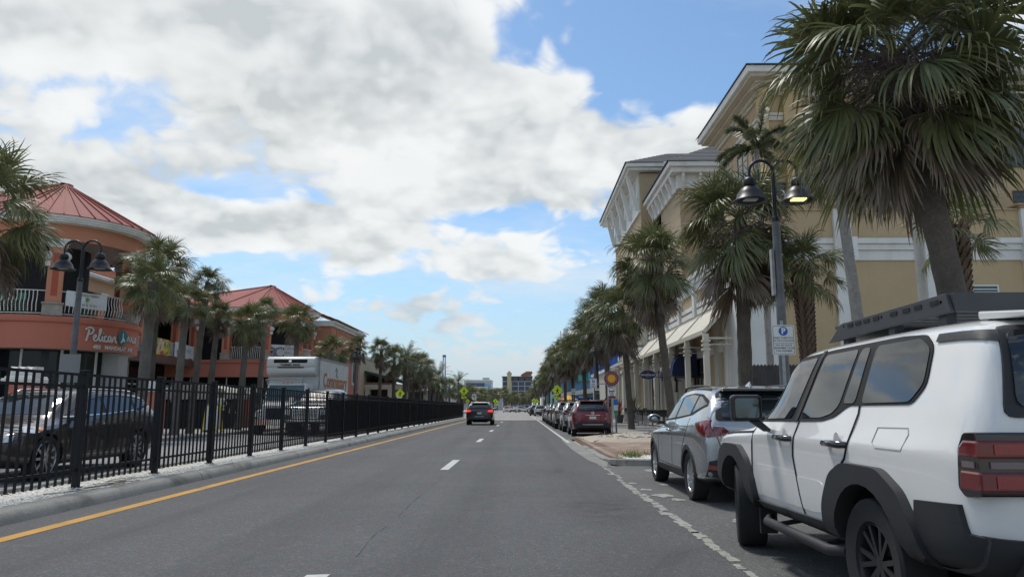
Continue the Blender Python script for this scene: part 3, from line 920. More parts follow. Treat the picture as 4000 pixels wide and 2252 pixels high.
palm('palm in front of the green sloped roof, leftmost one', (-13.5, 71.7, .27), (-13.4, 71.7, 6.95), .17, .15, .84, 71, group=GL)
palm('dark palm over the fence past the green sloped roof', (-13.5, 79.8, .27), (-13.5, 79.8, 6.7), .19, .16, 1.08, 72, group=GL)
palm('dark hanging palm right of the green sloped roof', (-12.6, 87.9, .27), (-12.5, 87.9, 6.1), .19, .17, 1.25, 73, group=GL)
palm('drooping palm before the date palms across the street', (-12.6, 94, .27), (-12.5, 94, 6.5), .19, .17, 1.3, 74, group=GL)
date_palm('date palm behind the dark palms past the green roof', (-12.8, 83, .27), 6.4, .95, 0, GL)
date_palm('date palm beside the blue lattice tower', (-12.2, 111, .27), 5.6, 1.05, 1, GL)
date_palm('date palm left of the big yellow crossing sign', (-12.2, 149, .27), 6.0, 1.15, 0, GL, 1)
for i, (x, y, zh, sc) in enumerate([(-12.6, 104, 5.2, 1.1), (-13, 120, 4.8, 1.2), (-12.4, 132, 5.0, 1.2), (-12.8, 162, 4.6, 1.2), (-12.0, 178, 5.0, 1.3), (-12.4, 200, 4.8, 1.3), (-11.5, 225, 5.0, 1.3)]):
    palm('%s distant palm in the clump left of the largest crossing sign' % NTH[i], (x, y, .2), (x, y, zh), .2, .17, sc, 80 + i, group='distant palms on the far left side', light=i % 2 == 0)
FAR_LABEL = {x: '%s far palm counted from the left before the hotel at the street end' % NTH[k] for k, x in enumerate([-21.0, -17.0, -13.0, -14.5, -8.8, -9.5, -6.9, -5.5, -3.8, -2.0, -0.3, 1.5, 3.2, 4.5, 6.3])}
for i, (x, y, zh, sc) in enumerate([(-8.8, 250, 5.5, 1.6), (-13, 262, 6, 1.6), (-5.5, 300, 6.5, 1.5), (-2.0, 310, 6, 1.5), (-17, 300, 7, 1.6), (1.5, 318, 5.5, 1.5), (4.5, 290, 6.2, 1.5), (-9.5, 320, 7.5, 1.6), (-21, 280, 6, 1.6), (-6.9, 335, 8.5, 1.5), (3.2, 340, 6.0, 1.6), (-3.8, 345, 5.8, 1.6), (-0.3, 352, 6.4, 1.5), (-14.5, 330, 6, 1.6), (6.3, 330, 6.6, 1.6)]):
    palm(FAR_LABEL[x], (x, y, 0), (x, y, zh), .22, .18, sc, 90 + i, group='far palms at the end of the street', light=True)

# ------------------------------------------------------------------ buildings on the parking side
STUC_Y = M('yellow_stucco', (.52, .392, .232), .9, 0, .09, .5, fine=.12, fs=70, bump=.25, bs=120, stain=(.40, .29, .16), ss=.35, samt=.35, world=True)
STUC_T = M('tan_stucco', (.47, .37, .235), .9, 0, .08, .5, fine=.12, fs=70, bump=.25, bs=120, stain=(.30, .23, .14), ss=.35, samt=.4, world=True)
SOFFIT = M('soffit_paint', (.52, .47, .38), .75, 0, .06, .6)
TILE_G = M('grey_roof_tile', (.105, .11, .115), .7, 0, .3, 5, fine=.3, fs=14, bump=.3, bs=16)
FRAME_D = M('bronze_frame', (.09, .075, .06), .5, .3, .1)
NAVY = M('navy_canvas', (.010, .016, .060), .75, 0, .12, 4)
STONE_P = M('pale_panel', (.50, .47, .40), .8, 0, .07, .8, world=True)


def tile_roof(mb, a, b, c, d, n, t=.05):
    """overlapping tile courses between eave a-b and top d-c"""
    a, b, c, d = map(Vector, (a, b, c, d)); nr = (b - a).cross(d - a).normalized()
    if nr.z < 0: nr = -nr
    for i in range(n):
        u0, u1 = i / n, (i + 1.15) / n
        u1 = min(u1, 1)
        p, q = a.lerp(d, u0), b.lerp(c, u0); r, s = b.lerp(c, u1), a.lerp(d, u1)
        lo = nr * t
        mb.add([p + lo, q + lo, r + nr * .012, s + nr * .012, p, q], [(0, 1, 2, 3), (4, 5, 1, 0)])


def window(root, face, u0, u1, z0, z1, pos, out=1, nx=2, nz=3, fr=.07, frame=None, depth=.06):
    """face 'x': on plane x=pos facing -x, u along y; face 'y': on plane y=pos facing -y, u along x"""
    fm = frame or FRAME_D; f = MB(); gl = MB(); e = depth

    def bx(m, a0, a1, c0, c1, d0, d1):
        if face == 'x': m.box(pos - d1, pos - d0, a0, a1, c0, c1)
        else: m.box(a0, a1, pos - d1, pos - d0, c0, c1)
    bx(f, u0 - fr, u0, z0 - fr, z1 + fr, -.02, e); bx(f, u1, u1 + fr, z0 - fr, z1 + fr, -.02, e)
    bx(f, u0, u1, z1, z1 + fr, -.02, e); bx(f, u0, u1, z0 - fr, z0, -.02, e + .03)
    for i in range(1, nx):
        u = u0 + (u1 - u0) * i / nx; bx(f, u - fr * .3, u + fr * .3, z0, z1, -.02, e * .8)
    for i in range(1, nz):
        zz = z0 + (z1 - z0) * i / nz; bx(f, u0, u1, zz - fr * .3, zz + fr * .3, -.02, e * .7)
    wo_ = part(f, 'window', fm, root)
    bx(gl, u0, u1, z0, z1, -.02, .012)
    part(gl, 'pane', GLASS_CLEAR, wo_)
    return wo_


B = thing('yellow_hotel', 'large yellow stucco building with white trim, louvred awnings and grey tile roofs', 'building', (14, 40, .15), world=True)
# podium walls
part(MB().box(12.5, 40, 36.2, 37.2, .1, 11.05).box(11.15, 12.5, 40.0, 62, .1, 8.4), 'wall', STUC_Y, B)
part(MB().box(11.0, 12.62, 36.0, 40.0, .1, 8.45).box(10.93, 11.0, 36.6, 36.75, .1, 8.4).box(10.93, 11.0, 39.2, 39.35, .1, 8.4), 'corner_pilaster', WHITE, B, bevel=.02)
# cornice band
cb = MB()
for z0, z1, pr in ((8.5, 9.0, .10), (9.0, 9.30, .22), (9.30, 9.58, .34)):
    cb.box(12.5, 40, 36.2 - pr, 36.21, z0, z1); cb.box(11.15 - pr, 11.16, 36.2 - pr, 62, z0, z1); cb.box(11.15 - pr, 12.51, 36.2 - pr, 37, z0, z1)
part(cb, 'cornice', WHITE, B, bevel=.015)
for x in (15.6, 20.0, 24.9, 30):
    pl = part(MB().box(x, x + .95, 36.02, 36.25, .1, 8.48).box(x - .08, x + 1.03, 35.72, 36.25, 8.44, 9.62).box(x + .05, x + .9, 36.0, 37.3, 9.58, 11.12), 'pilaster', WHITE, B, bevel=.015)
    part(MB().box(x - .22, x + 1.17, 35.75, 37.4, 11.22, 11.30).box(x - .08, x + 1.03, 35.9, 37.35, 11.12, 11.22), 'pilaster_cap', M('tan_cap', (.40, .29, .17), .8), pl)
part(MB().box(12.5, 40, 36.1, 37.3, 11.05, 11.13), 'coping', STUC_T, B)
window(B, 'y', 22.3, 23.5, 6.75, 7.2, 36.2, nx=1, nz=3, frame=WHITE)
# tall block
part(MB().box(13, 42, 37.6, 46.0, 10.8, 18.2), 'wall', STUC_Y, B)
part(MB().box(12.75, 13.02, 36.9, 37.9, 11, 17.9).box(14.0, 14.9, 37.3, 37.62, 11, 17.9), 'corner_pilaster', M('light_yellow_stucco', (.56, .42, .23), .9, 0, .06, .6, bump=.2, bs=120), B)
bd = MB()
for z0, z1, pr in ((16.35, 16.6, .12), (16.6, 16.75, .2)):
    bd.box(13 - pr, 13.01, 37.5, 46, z0, z1); bd.box(13 - pr, 42, 37.6 - pr, 37.61, z0, z1)
for z0, z1, pr in ((17.75, 17.95, .15), (17.95, 18.25, .3)):
    bd.box(13 - pr, 42, 37.6 - pr, 37.61, z0, z1); bd.box(13 - pr, 13.01, 37.5, 46 + pr, z0, z1)
part(bd, 'band', CREAM, B, bevel=.015)
ev = MB()
ev.prism([(11.8, 18.42), (42, 18.42), (42, 18.75), (11.75, 18.75)], 'xz', 36.0, 46.9)
part(ev, 'eave', WHITE, B, bevel=.02)
part(MB().box(11.98, 42, 36.2, 46.7, 18.25, 18.42).box(12.35, 42, 36.6, 46.4, 18.1, 18.25), 'soffit', SOFFIT, B, bevel=.02)
rf = MB(); tile_roof(rf, (11.7, 35.9, 18.75), (11.7, 47.0, 18.75), (16, 42.5, 20.6), (16, 40.5, 20.6), 7); tile_roof(rf, (42, 35.9, 18.75), (11.7, 35.9, 18.75), (16, 40.5, 20.6), (42, 40.5, 20.6), 7)
rf.sheet([(16, 40.5, 20.6), (42, 40.5, 20.6), (42, 42.5, 20.6), (16, 42.5, 20.6)])
part(rf, 'roof', TILE_G, B)
for (y0, y1, z0, z1) in ((40.6, 42.4, 13.9, 16.0), (38.0, 39.6, 13.2, 16.0), (43.6, 45, 13.9, 15.8)):
    window(B, 'x', y0, y1, z0, z1, 13.0, nx=2, nz=3, frame=M('tan_frame', (.42, .34, .22), .6))
for (x0, x1, z0, z1) in ((25.5, 27.5, 13.8, 16.0), (25.8, 27.2, 11.9, 12.4), (31, 33, 13.8, 16)):
    window(B, 'y', x0, x1, z0, z1, 37.6, nx=2, nz=2)
window(B, 'y', 13.3, 13.9, 11.4, 12.9, 37.6, nx=1, nz=1)
part(MB().prism([(16.7, 11.0), (18.2, 12.0), (18.2, 12.45), (16.7, 11.75)], 'xz', 37.1, 37.62).prism([(18.2, 12.0), (19.9, 11.0), (19.9, 11.6), (18.2, 12.45)], 'xz', 37.1, 37.62), 'gable_band', MATS['light_yellow_stucco'], B)
# middle block
part(MB().box(12.2, 40, 54.6, 66, 8, 19.2), 'wall', STUC_T, B)
part(MB().box(11.25, 40, 53.6, 65.5, 19.25, 19.62).box(11.5, 40, 53.85, 65.5, 18.85, 19.25).box(12.0, 40, 54.4, 66, 17.75, 18.85), 'eave', WHITE, B, bevel=.02)
br = MB()
for i in range(7):
    yy = 55.0 + i * 1.55
    part(MB().prism([(12.0, 17.6), (11.55, 18.55), (11.55, 18.85), (12.0, 18.85)], 'xz', yy, yy + .22), 'bracket', WHITE, B)
for i in range(2):
    xx = 12.3 + i * 1.3
    part(MB().prism([(54.4, 17.6), (53.95, 18.55), (53.95, 18.85), (54.4, 18.85)], 'yz', xx, xx + .22), 'bracket', WHITE, B)
rf = MB()
tile_roof(rf, (11.15, 66, 19.62), (11.15, 53.5, 19.62), (15.6, 57.9, 22.3), (15.6, 66, 22.3), 10); tile_roof(rf, (11.15, 53.5, 19.62), (40, 53.5, 19.62), (40, 57.9, 22.3), (15.6, 57.9, 22.3), 10)
part(rf, 'roof', TILE_G, B)
# far block with big brackets
part(MB().box(11.0, 40, 65.2, 83, 8, 22.4).box(12.2, 40, 62, 66, 8, 19), 'wall', STUC_T, B)
part(MB().box(10.9, 11.02, 65.6, 82.8, 19.0, 22.5), 'white_panel', WHITE, B)
part(MB().box(10.83, 11.0, 65.3, 82.9, 18.75, 19.0), 'band', WHITE, B)
part(MB().box(9.65, 40, 64.2, 86.6, 22.75, 23.1).box(9.9, 40, 64.5, 86.3, 22.5, 22.75), 'eave', WHITE, B, bevel=.02)
for i in range(5):
    yy = 66.0 + i * 4.0
    part(MB().prism([(10.9, 19.2), (10.6, 19.2), (9.95, 21.9), (9.95, 22.5), (10.25, 22.5), (10.25, 22.0), (10.9, 20.0)], 'xz', yy, yy + .3), 'bracket', WHITE, B)
    part(MB().box(10.84, 10.905, yy + 1.2, yy + 2.8, 20.2, 22.0), 'louvre', M('louvre_grey', (.45, .45, .42), .6), B)
rf = MB()
tile_roof(rf, (9.55, 86.7, 23.1), (9.55, 64.1, 23.1), (14.5, 69, 25.6), (14.5, 82, 25.6), 10); tile_roof(rf, (9.55, 64.1, 23.1), (40, 64.1, 23.1), (40, 69, 25.6), (14.5, 69, 25.6), 10)
part(rf, 'roof', TILE_G, B)
# street front: pilasters, panels, posts, louvred awnings
for i in range(9):
    y0 = 41.6 + i * 4.45
    part(MB().box(10.92, 11.16, y0, y0 + .55, 6.9, 9.0), 'upper_pilaster', WHITE, B)
    if y0 < 62: part(MB().box(11.05, 11.16, y0 + .7, y0 + 4.3, 7.0, 7.3).box(11.05, 11.16, y0 + .7, y0 + 4.3, 7.45, 7.7), 'rail_band', WHITE, B)
part(MB().box(11.14, 12.5, 62, 83, .1, 9.6), 'wall', STUC_T, B)
part(MB().box(10.98, 11.14, 40, 83, 6.35, 6.85).box(11.0, 11.14, 40.2, 75.5, 4.3, 4.9), 'beam', WHITE, B)


def awning(y0, y1, zt=6.75, zl=5.15, xo=9.5):
    fr = MB()
    aw = part(MB().bar((xo, y0, zl), (xo, y1, zl), .16, .22).bar((10.98, y0, zt), (10.98, y1, zt), .12, .16), 'awning', CREAM, B)
    n = 8
    for k in range(n + 1):
        yy = y0 + (y1 - y0) * k / n
        if k % 2 == 0: part(MB().bar((10.98, yy, zt), (xo, yy, zl), .12, .2), 'awning_rib', CREAM, aw)
    m = 15
    for k in range(m):
        u = (k + .5) / m
        xx, zz = 10.98 + (xo - 10.98) * u, zt + (zl - zt) * u
        part(MB().add([(xx - .06, y0, zz - .03), (xx + .03, y0, zz + .075), (xx + .03, y1, zz + .075), (xx - .06, y1, zz - .03), (xx - .05, y0, zz - .05), (xx + .045, y0, zz + .06), (xx + .045, y1, zz + .06), (xx - .05, y1, zz - .05)],
                      [(0, 1, 2, 3), (7, 6, 5, 4), (0, 3, 7, 4), (1, 5, 6, 2), (0, 4, 5, 1), (3, 2, 6, 7)]), 'slat', CREAM, aw)
    for k in range(n + 1):
        if k % 2: continue
        yy = y0 + (y1 - y0) * k / n
        part(MB().bar((xo + .06, yy, zl - .3), (11, yy, zl - .3), .07, .10).bar((xo + .06, yy, zl - .62), (11, yy, zl - .62), .05, .06), 'crossbar', CREAM, aw)


awning(38.2, 63.4)
awning(66.5, 80, 6.2, 5.3, 9.3)
for i, y0 in enumerate((37.9, 42.2, 46.8, 52.1, 56.5, 61, 66.5, 71, 76)):
    p_ = part(MB().box(9.42, 9.70, y0, y0 + .28, .15, 5.05), 'post', CREAM, B, bevel=.015)
    for k in range(3): part(MB().box(9.36, 9.76, y0 - .06, y0 + .34, 4.2 + k * .22, 4.3 + k * .22), 'post_ring', CREAM, p_)
for y0 in (41.0, 47.2, 52.0, 57.5, 63, 69, 75):
    part(MB().box(10.9, 11.17, y0, y0 + .7, .15, 6.4), 'wall_pilaster', STONE_P, B, bevel=.02)
part(MB().box(11.06, 11.2, 47.9, 52, .15, 4.3).box(11.06, 11.2, 52.7, 57.5, .15, 4.3).box(11.06, 11.2, 58.2, 63, .15, 4.3), 'panel', STONE_P, B)
window(B, 'x', 43.8, 46.6, .9, 4.7, 11.14, nx=3, nz=3)
window(B, 'x', 53.6, 55.2, .5, 4.1, 11.05, nx=2, nz=3)
window(B, 'x', 59, 62, .6, 4.1, 11.05, nx=3, nz=2)
# angled portico brace past the first awning
part(MB().prism([(10.9, 4.3), (10.9, 4.9), (9.2, 6.6), (8.8, 6.6), (8.8, 6.2), (9.2, 6.0)], 'xz', 64.2, 65.2).box(8.9, 9.9, 64.2, 65.2, .15, 4.2).box(8.8, 10, 64.1, 65.3, 4.2, 4.5), 'portico', CREAM, B, bevel=.03)
part(MB().prism([(8.6, 6.6), (11, 8.2), (11, 6.6)], 'xz', 63.6, 66.2), 'portico_gable', CREAM, B)
part(MB().tube([(17.0, 58, 22.3), (17.0, 58, 24.2)], .03, 6).tube([(17.6, 58, 22.3), (17.6, 58, 24.0)], .03, 6), 'aerial', GALV, B)

# navy awning over the restaurant door
A = thing('canvas_awning', 'navy canvas entrance awning with white restaurant lettering', 'awning', (10.1, 48, 3.2), world=True)
pr = [(11.0, 4.75), (10.3, 4.7), (9.85, 4.45), (9.55, 4.0), (9.45, 3.5), (9.45, 3.25), (11.0, 3.25)]
part(MB().prism(pr, 'xz', 46.1, 50.2), 'canvas', NAVY, A, 30)
NAVY_LIT = M('navy_lit', (.022, .045, .17), .7, 0, .1)  # same canvas, lighter: light on the street front painted in, end stays dark
part(MB().add([(9.835, 46.15, 4.455), (9.535, 46.15, 4.0), (9.435, 46.15, 3.5), (9.435, 46.15, 3.27), (9.835, 50.15, 4.455), (9.535, 50.15, 4.0), (9.435, 50.15, 3.5), (9.435, 50.15, 3.27)], [(0, 1, 5, 4), (1, 2, 6, 5), (2, 3, 7, 6)]), 'front_panel', NAVY_LIT, A)
letter('MANDALAY', .62, SIGN_W, A, (9.42, 48.15, 3.68), -math.pi / 2, bold=.008, extrude=.006)
letter('GRILLE', .26, SIGN_W, A, (9.42, 48.15, 3.36), -math.pi / 2, spacing=1.6, extrude=.006)
part(MB().prism([(48.15 + .14 * math.cos(q), 4.12 + .26 * math.sin(q)) for q in [i * math.pi / 6 for i in range(12)]], 'yz', 9.44, 9.56), 'flame_emblem', M('flame_red', (.5, .06, .03), .5), A)

S_ = thing('oval_sign', 'navy oval hanging sign with white lettering and a red flame', 'sign', (9.5, 49.3, 3.45), world=True)
n = 28
part(MB().prism([(8.49 + .50 * math.cos(2 * math.pi * i / n), 3.45 + .27 * math.sin(2 * math.pi * i / n)) for i in range(n)], 'xz', 49.27, 49.35), 'board', M('navy_board', (.012, .022, .085), .4), S_, 30)
part(MB().prism([(8.49 + .525 * math.cos(2 * math.pi * i / n), 3.45 + .295 * math.sin(2 * math.pi * i / n)) for i in range(n)], 'xz', 49.29, 49.34), 'rim', M('navy_rim', (.05, .08, .2), .4), S_, 30)
letter('MANDALAY', .175, SIGN_W, S_, (8.49, 49.265, 3.43), bold=.004, extrude=.003)
letter('GRILL', .085, SIGN_W, S_, (8.49, 49.265, 3.29), spacing=1.8, extrude=.003)
part(MB().prism([(8.49 + .04 * math.cos(q), 3.60 + .07 * math.sin(q)) for q in [i * math.pi / 5 for i in range(10)]], 'xz', 49.255, 49.27), 'flame_emblem', MATS['flame_red'], S_)
part(MB().tube([(9.0, 49.31, 3.3), (9.5, 49.31, 3.3)], .02, 6).tube([(9.0, 49.31, 3.6), (9.5, 49.31, 3.6)], .02, 6).box(9.40, 9.44, 49.25, 49.37, 3.05, 3.85), 'bracket', STEEL_BLACK, S_)
for y0, lb in ((45.4, 'black wall lantern on the near side of the navy awning'), (50.9, 'black wall lantern on the far side of the navy awning')):
    W_ = thing('wall_lantern', lb, 'lantern', (10.6, y0, 2.6), 0, 'wall lanterns by the restaurant door', True)
    part(MB().box(10.35, 10.41, y0 - .18, y0 - .12, 2.4, 3.1).box(10.35, 10.41, y0 + .12, y0 + .18, 2.4, 3.1).box(10.65, 10.71, y0 - .18, y0 - .12, 2.4, 3.1).box(10.65, 10.71, y0 + .12, y0 + .18, 2.4, 3.1).box(10.33, 10.73, y0 - .2, y0 + .2, 2.36, 2.42).prism([(10.3, 3.1), (10.76, 3.1), (10.6, 3.32), (10.46, 3.32)], 'xz', y0 - .22, y0 + .22).box(10.7, 11.0, y0 - .05, y0 + .05, 3.1, 3.16), 'cage', STEEL_BLACK, W_)
    part(MB().tube([(10.53, y0, 2.45), (10.53, y0, 2.85)], .05, 8), 'candle', CREAM, W_)

# bar terrace: high tables and stools
T_ = M('bar_black', (.012, .012, .013), .45, 0, .1)
SEATM = M('stool_metal', (.45, .46, .47), .4, .8, .1)
tb = thing('bar_counter', 'long black high bar table along the terrace before the pale columns', 'table', (8.6, 53, .15), world=True)
part(MB().box(8.3, 8.85, 44.2, 56.5, 1.12, 1.18), 'table_top', T_, tb)
part(MB().box(8.78, 8.83, 44.3, 56.4, .75, 1.12), 'apron', T_, tb)
for y in (44.6, 48.5, 52.5, 56.2): part(MB().box(8.52, 8.6, y, y + .08, .15, 1.12), 'leg', T_, tb)


def stool():
    r = thing('bar_stool', 'x', 'stool', (0, 0, 0), 0, 'bar stools along the terrace table')
    part(MB().box(-.2, .2, -.2, .2, .74, .79), 'seat', T_, r, bevel=.015)
    part(MB().box(-.2, -.16, -.19, .19, .86, 1.14), 'backrest', T_, r, bevel=.01)
    for sx in (-1, 1):
        for sy in (-1, 1): part(MB().tube([(sx * .16, sy * .16, .74), (sx * .22, sy * .22, 0)], .016, 6), 'leg', SEATM, r)
    part(MB().tube([(-.2, -.2, .28), (.2, -.2, .28), (.2, .2, .28), (-.2, .2, .28), (-.2, -.2, .28)], .012, 5), 'footrest', SEATM, r)
    part(MB().tube([(-.17, -.17, .76), (-.19, -.17, 1.1)], .014, 5).tube([(-.17, .17, .76), (-.19, .17, 1.1)], .014, 5), 'back_frame', SEATM, r)
    return r


st0 = stool()
for i in range(10):
    lb = '%s bar stool counted from the palm foot end of the terrace table, black seat' % NTH[i]
    p_ = (7.95 + .1 * math.sin(i * 2.3), 46.2 + i * 1.08, .15)
    if i == 0: st0.location = p_; st0['label'] = lb
    else: copy_tree(st0, p_, .3 * math.sin(i * 1.7), lb)

# planters
CORD = leafmat('cordyline_red', (.16, .03, .035), (.26, .07, .06), (.12, .05, .04))
def planter(label, loc, h, leaf, n, seed):
    r = thing('potted_plant', label, 'plant', loc)
    part(MB().lathe([(.02, 0), (.26, 0), (.33, .5), (.37, .52), (.37, .58), (.31, .58), (.29, .5), (.0, .5)], 20), 'pot', M('pot_grey', (.10, .10, .095), .8, 0, .2), r, 40)
    lf = Leaf(); rn = random.Random(seed)
    for i in range(n):
        a = i * 2.4; el = R(rn.uniform(20, 85)); d = Vector((math.cos(a) * math.cos(el), math.sin(a) * math.cos(el), math.sin(el))); p = Vector((0, 0, .5 + rn.uniform(0, h * .45))); P = [p.copy()]
        for k in range(5): d = (d + Vector((0, 0, -.14))).normalized(); p = p + d * h * .13; P.append(p.copy())
        lf.strip(P, [.03, .07, .08, .06, .035, .004], [d.cross(Vector((0, 0, 1))).normalized()] * 6, rn.random())
    o = link('leaves', lf.mesh('leaves', leaf), r); o['kind'] = 'stuff'
    part(MB().tube([(0, 0, .45), (.02, 0, .5 + h * .45)], .02, 6), 'stem', BOOT, r)
planter('round pot with dark red cordyline leaves near the parking meter', (8.2, 61.5, .15), 1.5, CORD, 34, 3)
planter('pot with spiky green yucca behind the palm on the sidewalk', (8.9, 58.4, .15), 2.2, FROND, 40, 4)
planter('low pot with reddish leaves beside the terrace stools', (7.7, 58.2, .15), 1.2, CORD, 26, 6)

# dark slatted fence behind the silver SUV
fb = thing('timber_fence', 'low dark scalloped timber fence behind the silver SUV roof', 'fence', (10.5, 30.5, .15), world=True)
for i in range(24):
    x = 9.4 + i * .145
    part(MB().prism([(x, .15), (x + .135, .15), (x + .135, 3.0), (x + .0675, 3.07), (x, 3.0)], 'xz', 30.5, 30.53), 'board', M('dark_timber', (.045, .042, .042), .8, 0, .25, 3), fb)
part(MB().box(9.4, 12.9, 30.53, 30.58, 2.4, 2.5).box(9.4, 12.9, 30.53, 30.58, .5, .6), 'rail', MATS['dark_timber'], fb)
pp = thing('pale_pole', 'smooth pale pole beside the thick leaning palm trunk', 'pole', (9.0, 16.4, .15))
part(MB().tube([(0, 0, 0), (0, 0, 7.4)], [.12, .10], 14), 'shaft', M('pale_concrete_pole', (.52, .50, .46), .7, 0, .15, 3), pp, 60)
part(MB().lathe([(.0, 0), (.22, 0), (.22, .06), (.15, .1), (.12, .2)], 14), 'base', MATS['pale_concrete_pole'], pp)

# ------------------------------------------------------------------ shopping arcade across the street
ORANGE = M('orange_stucco', (.54, .19, .125), .9, 0, .08, .6, fine=.1, fs=60, bump=.2, bs=110, stain=(.40, .13, .085), ss=.4, samt=.4, world=True)
ORANGE_L = M('orange_stucco_light', (.56, .245, .145), .9, 0, .07, .6, fine=.1, fs=60, bump=.2, bs=110, stain=(.40, .18, .09), ss=.4, samt=.35, world=True)
REDST = M('red_stucco', (.40, .095, .055), .9, 0, .08, .6, bump=.2, bs=110, world=True)
PINK = M('pink_stucco', (.52, .225, .17), .9, 0, .07, .6, bump=.2, bs=110, world=True)
ROOF_R = M('red_metal_roof', (.27, .062, .050), .7, 0, .10, .4, stain=(.32, .095, .078), ss=.3, samt=.6, spec=.25)
TILE_O = M('orange_tile', (.42, .15, .08), .8, 0, .35, 4, fine=.3, fs=10)
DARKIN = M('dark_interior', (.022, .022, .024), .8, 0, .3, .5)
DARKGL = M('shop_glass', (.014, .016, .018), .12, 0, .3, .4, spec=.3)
IVORY = M('ivory_rail', (.66, .65, .58), .5, 0, .06)
CEIL = M('porch_ceiling', (.36, .33, .30), .85, 0, .06)
STONE = M('coral_stone', (.40, .36, .30), .9, 0, .3, 3, fine=.35, fs=14, bump=.6, bs=18)

CX, RR = -21.7, 3.6


def apse(cy, r, n=28, x0=-46.0):
    """outline of a long range with a half-round end towards the street"""
    pts = [(x0, cy - r), (CX - 6, cy - r), (CX - 3, cy - r)]
    pts += [(CX + r * math.cos(-math.pi / 2 + math.pi * i / n), cy + r * math.sin(-math.pi / 2 + math.pi * i / n)) for i in range(n + 1)]
    pts += [(CX - 3, cy + r), (CX - 6, cy + r), (x0, cy + r)]
    return pts


def sweep(mb, cy, prof, n=28):
    """prof: list of (radius offset, z)"""
    rings = [[(x, y, z) for x, y in apse(cy, RR + off, n)] for off, z in prof]
    L = len(rings[0]); o = len(mb.v)
    for r in rings: mb.v.extend(r)
    for i in range(len(rings) - 1):
        for k in range(L - 1): mb.f.append((o + i * L + k, o + i * L + k + 1, o + (i + 1) * L + k + 1, o + (i + 1) * L + k))
    return mb


def on_path(s, r=RR):
    """position and heading at arc length s from the start of the half circle (s<0: along the straight front)"""
    if s < 0: return CX + s, -r, -math.pi / 2
    if s < math.pi * r:
        a = -math.pi / 2 + s / r; return CX + r * math.cos(a), r * math.sin(a), a
    return CX - (s - math.pi * r), r, math.pi / 2


bal = MB()
wav = [(0, .12), (.02, .25), (.055, .38), (.045, .52), (-.01, .66), (-.02, .8), (0, .92), (0, 1.02)]
bal.tube([Vector((x, 0, z)) for x, z in catmull([(a, 0, b) for a, b in wav], 2) and [(p.x, p.z) for p in catmull([(a, 0, b) for a, b in wav], 2)]], .02, 5)
BAL_ME = bal.mesh('baluster', (IVORY,), 60)


def pillar_meshes():
    sh = MB().box(-.30, .30, -.30, .30, .56, 2.95)
    ins = MB()
    for a in range(4):
        q = MB().box(-.12, .12, -.309, -.28, .85, 2.7); m = Matrix.Rotation(a * math.pi / 2, 3, 'Z')
        ins.add([m @ Vector(v) for v in q.v], q.f)
    cap = MB().box(-.34, .34, -.34, .34, 2.95, 3.05).box(-.39, .39, -.39, .39, 3.05, 3.12).box(-.36, .36, -.36, .36, 3.12, 3.24).box(-.44, .44, -.44, .44, 3.24, 3.31)
    ped = MB().box(-.38, .38, -.38, .38, 0, .48).box(-.42, .42, -.42, .42, .48, .56)
    return sh.mesh('pillar', (ORANGE_L,)), ins.mesh('inset', (REDST,)), cap.mesh('capital', (WHITE,)), ped.mesh('pedestal', (STONE,), bevel=.02)


PIL = pillar_meshes()


def globe(parent, loc):
    o = part(MB().lathe([(0, -.2), (.12, -.16), (.19, -.06), (.2, 0), (.17, .1), (.1, .17), (0, .2)], 14), 'globe_lamp', M('globe_glass', (.62, .61, .57), .35), parent, 60); o.location = loc
    return o


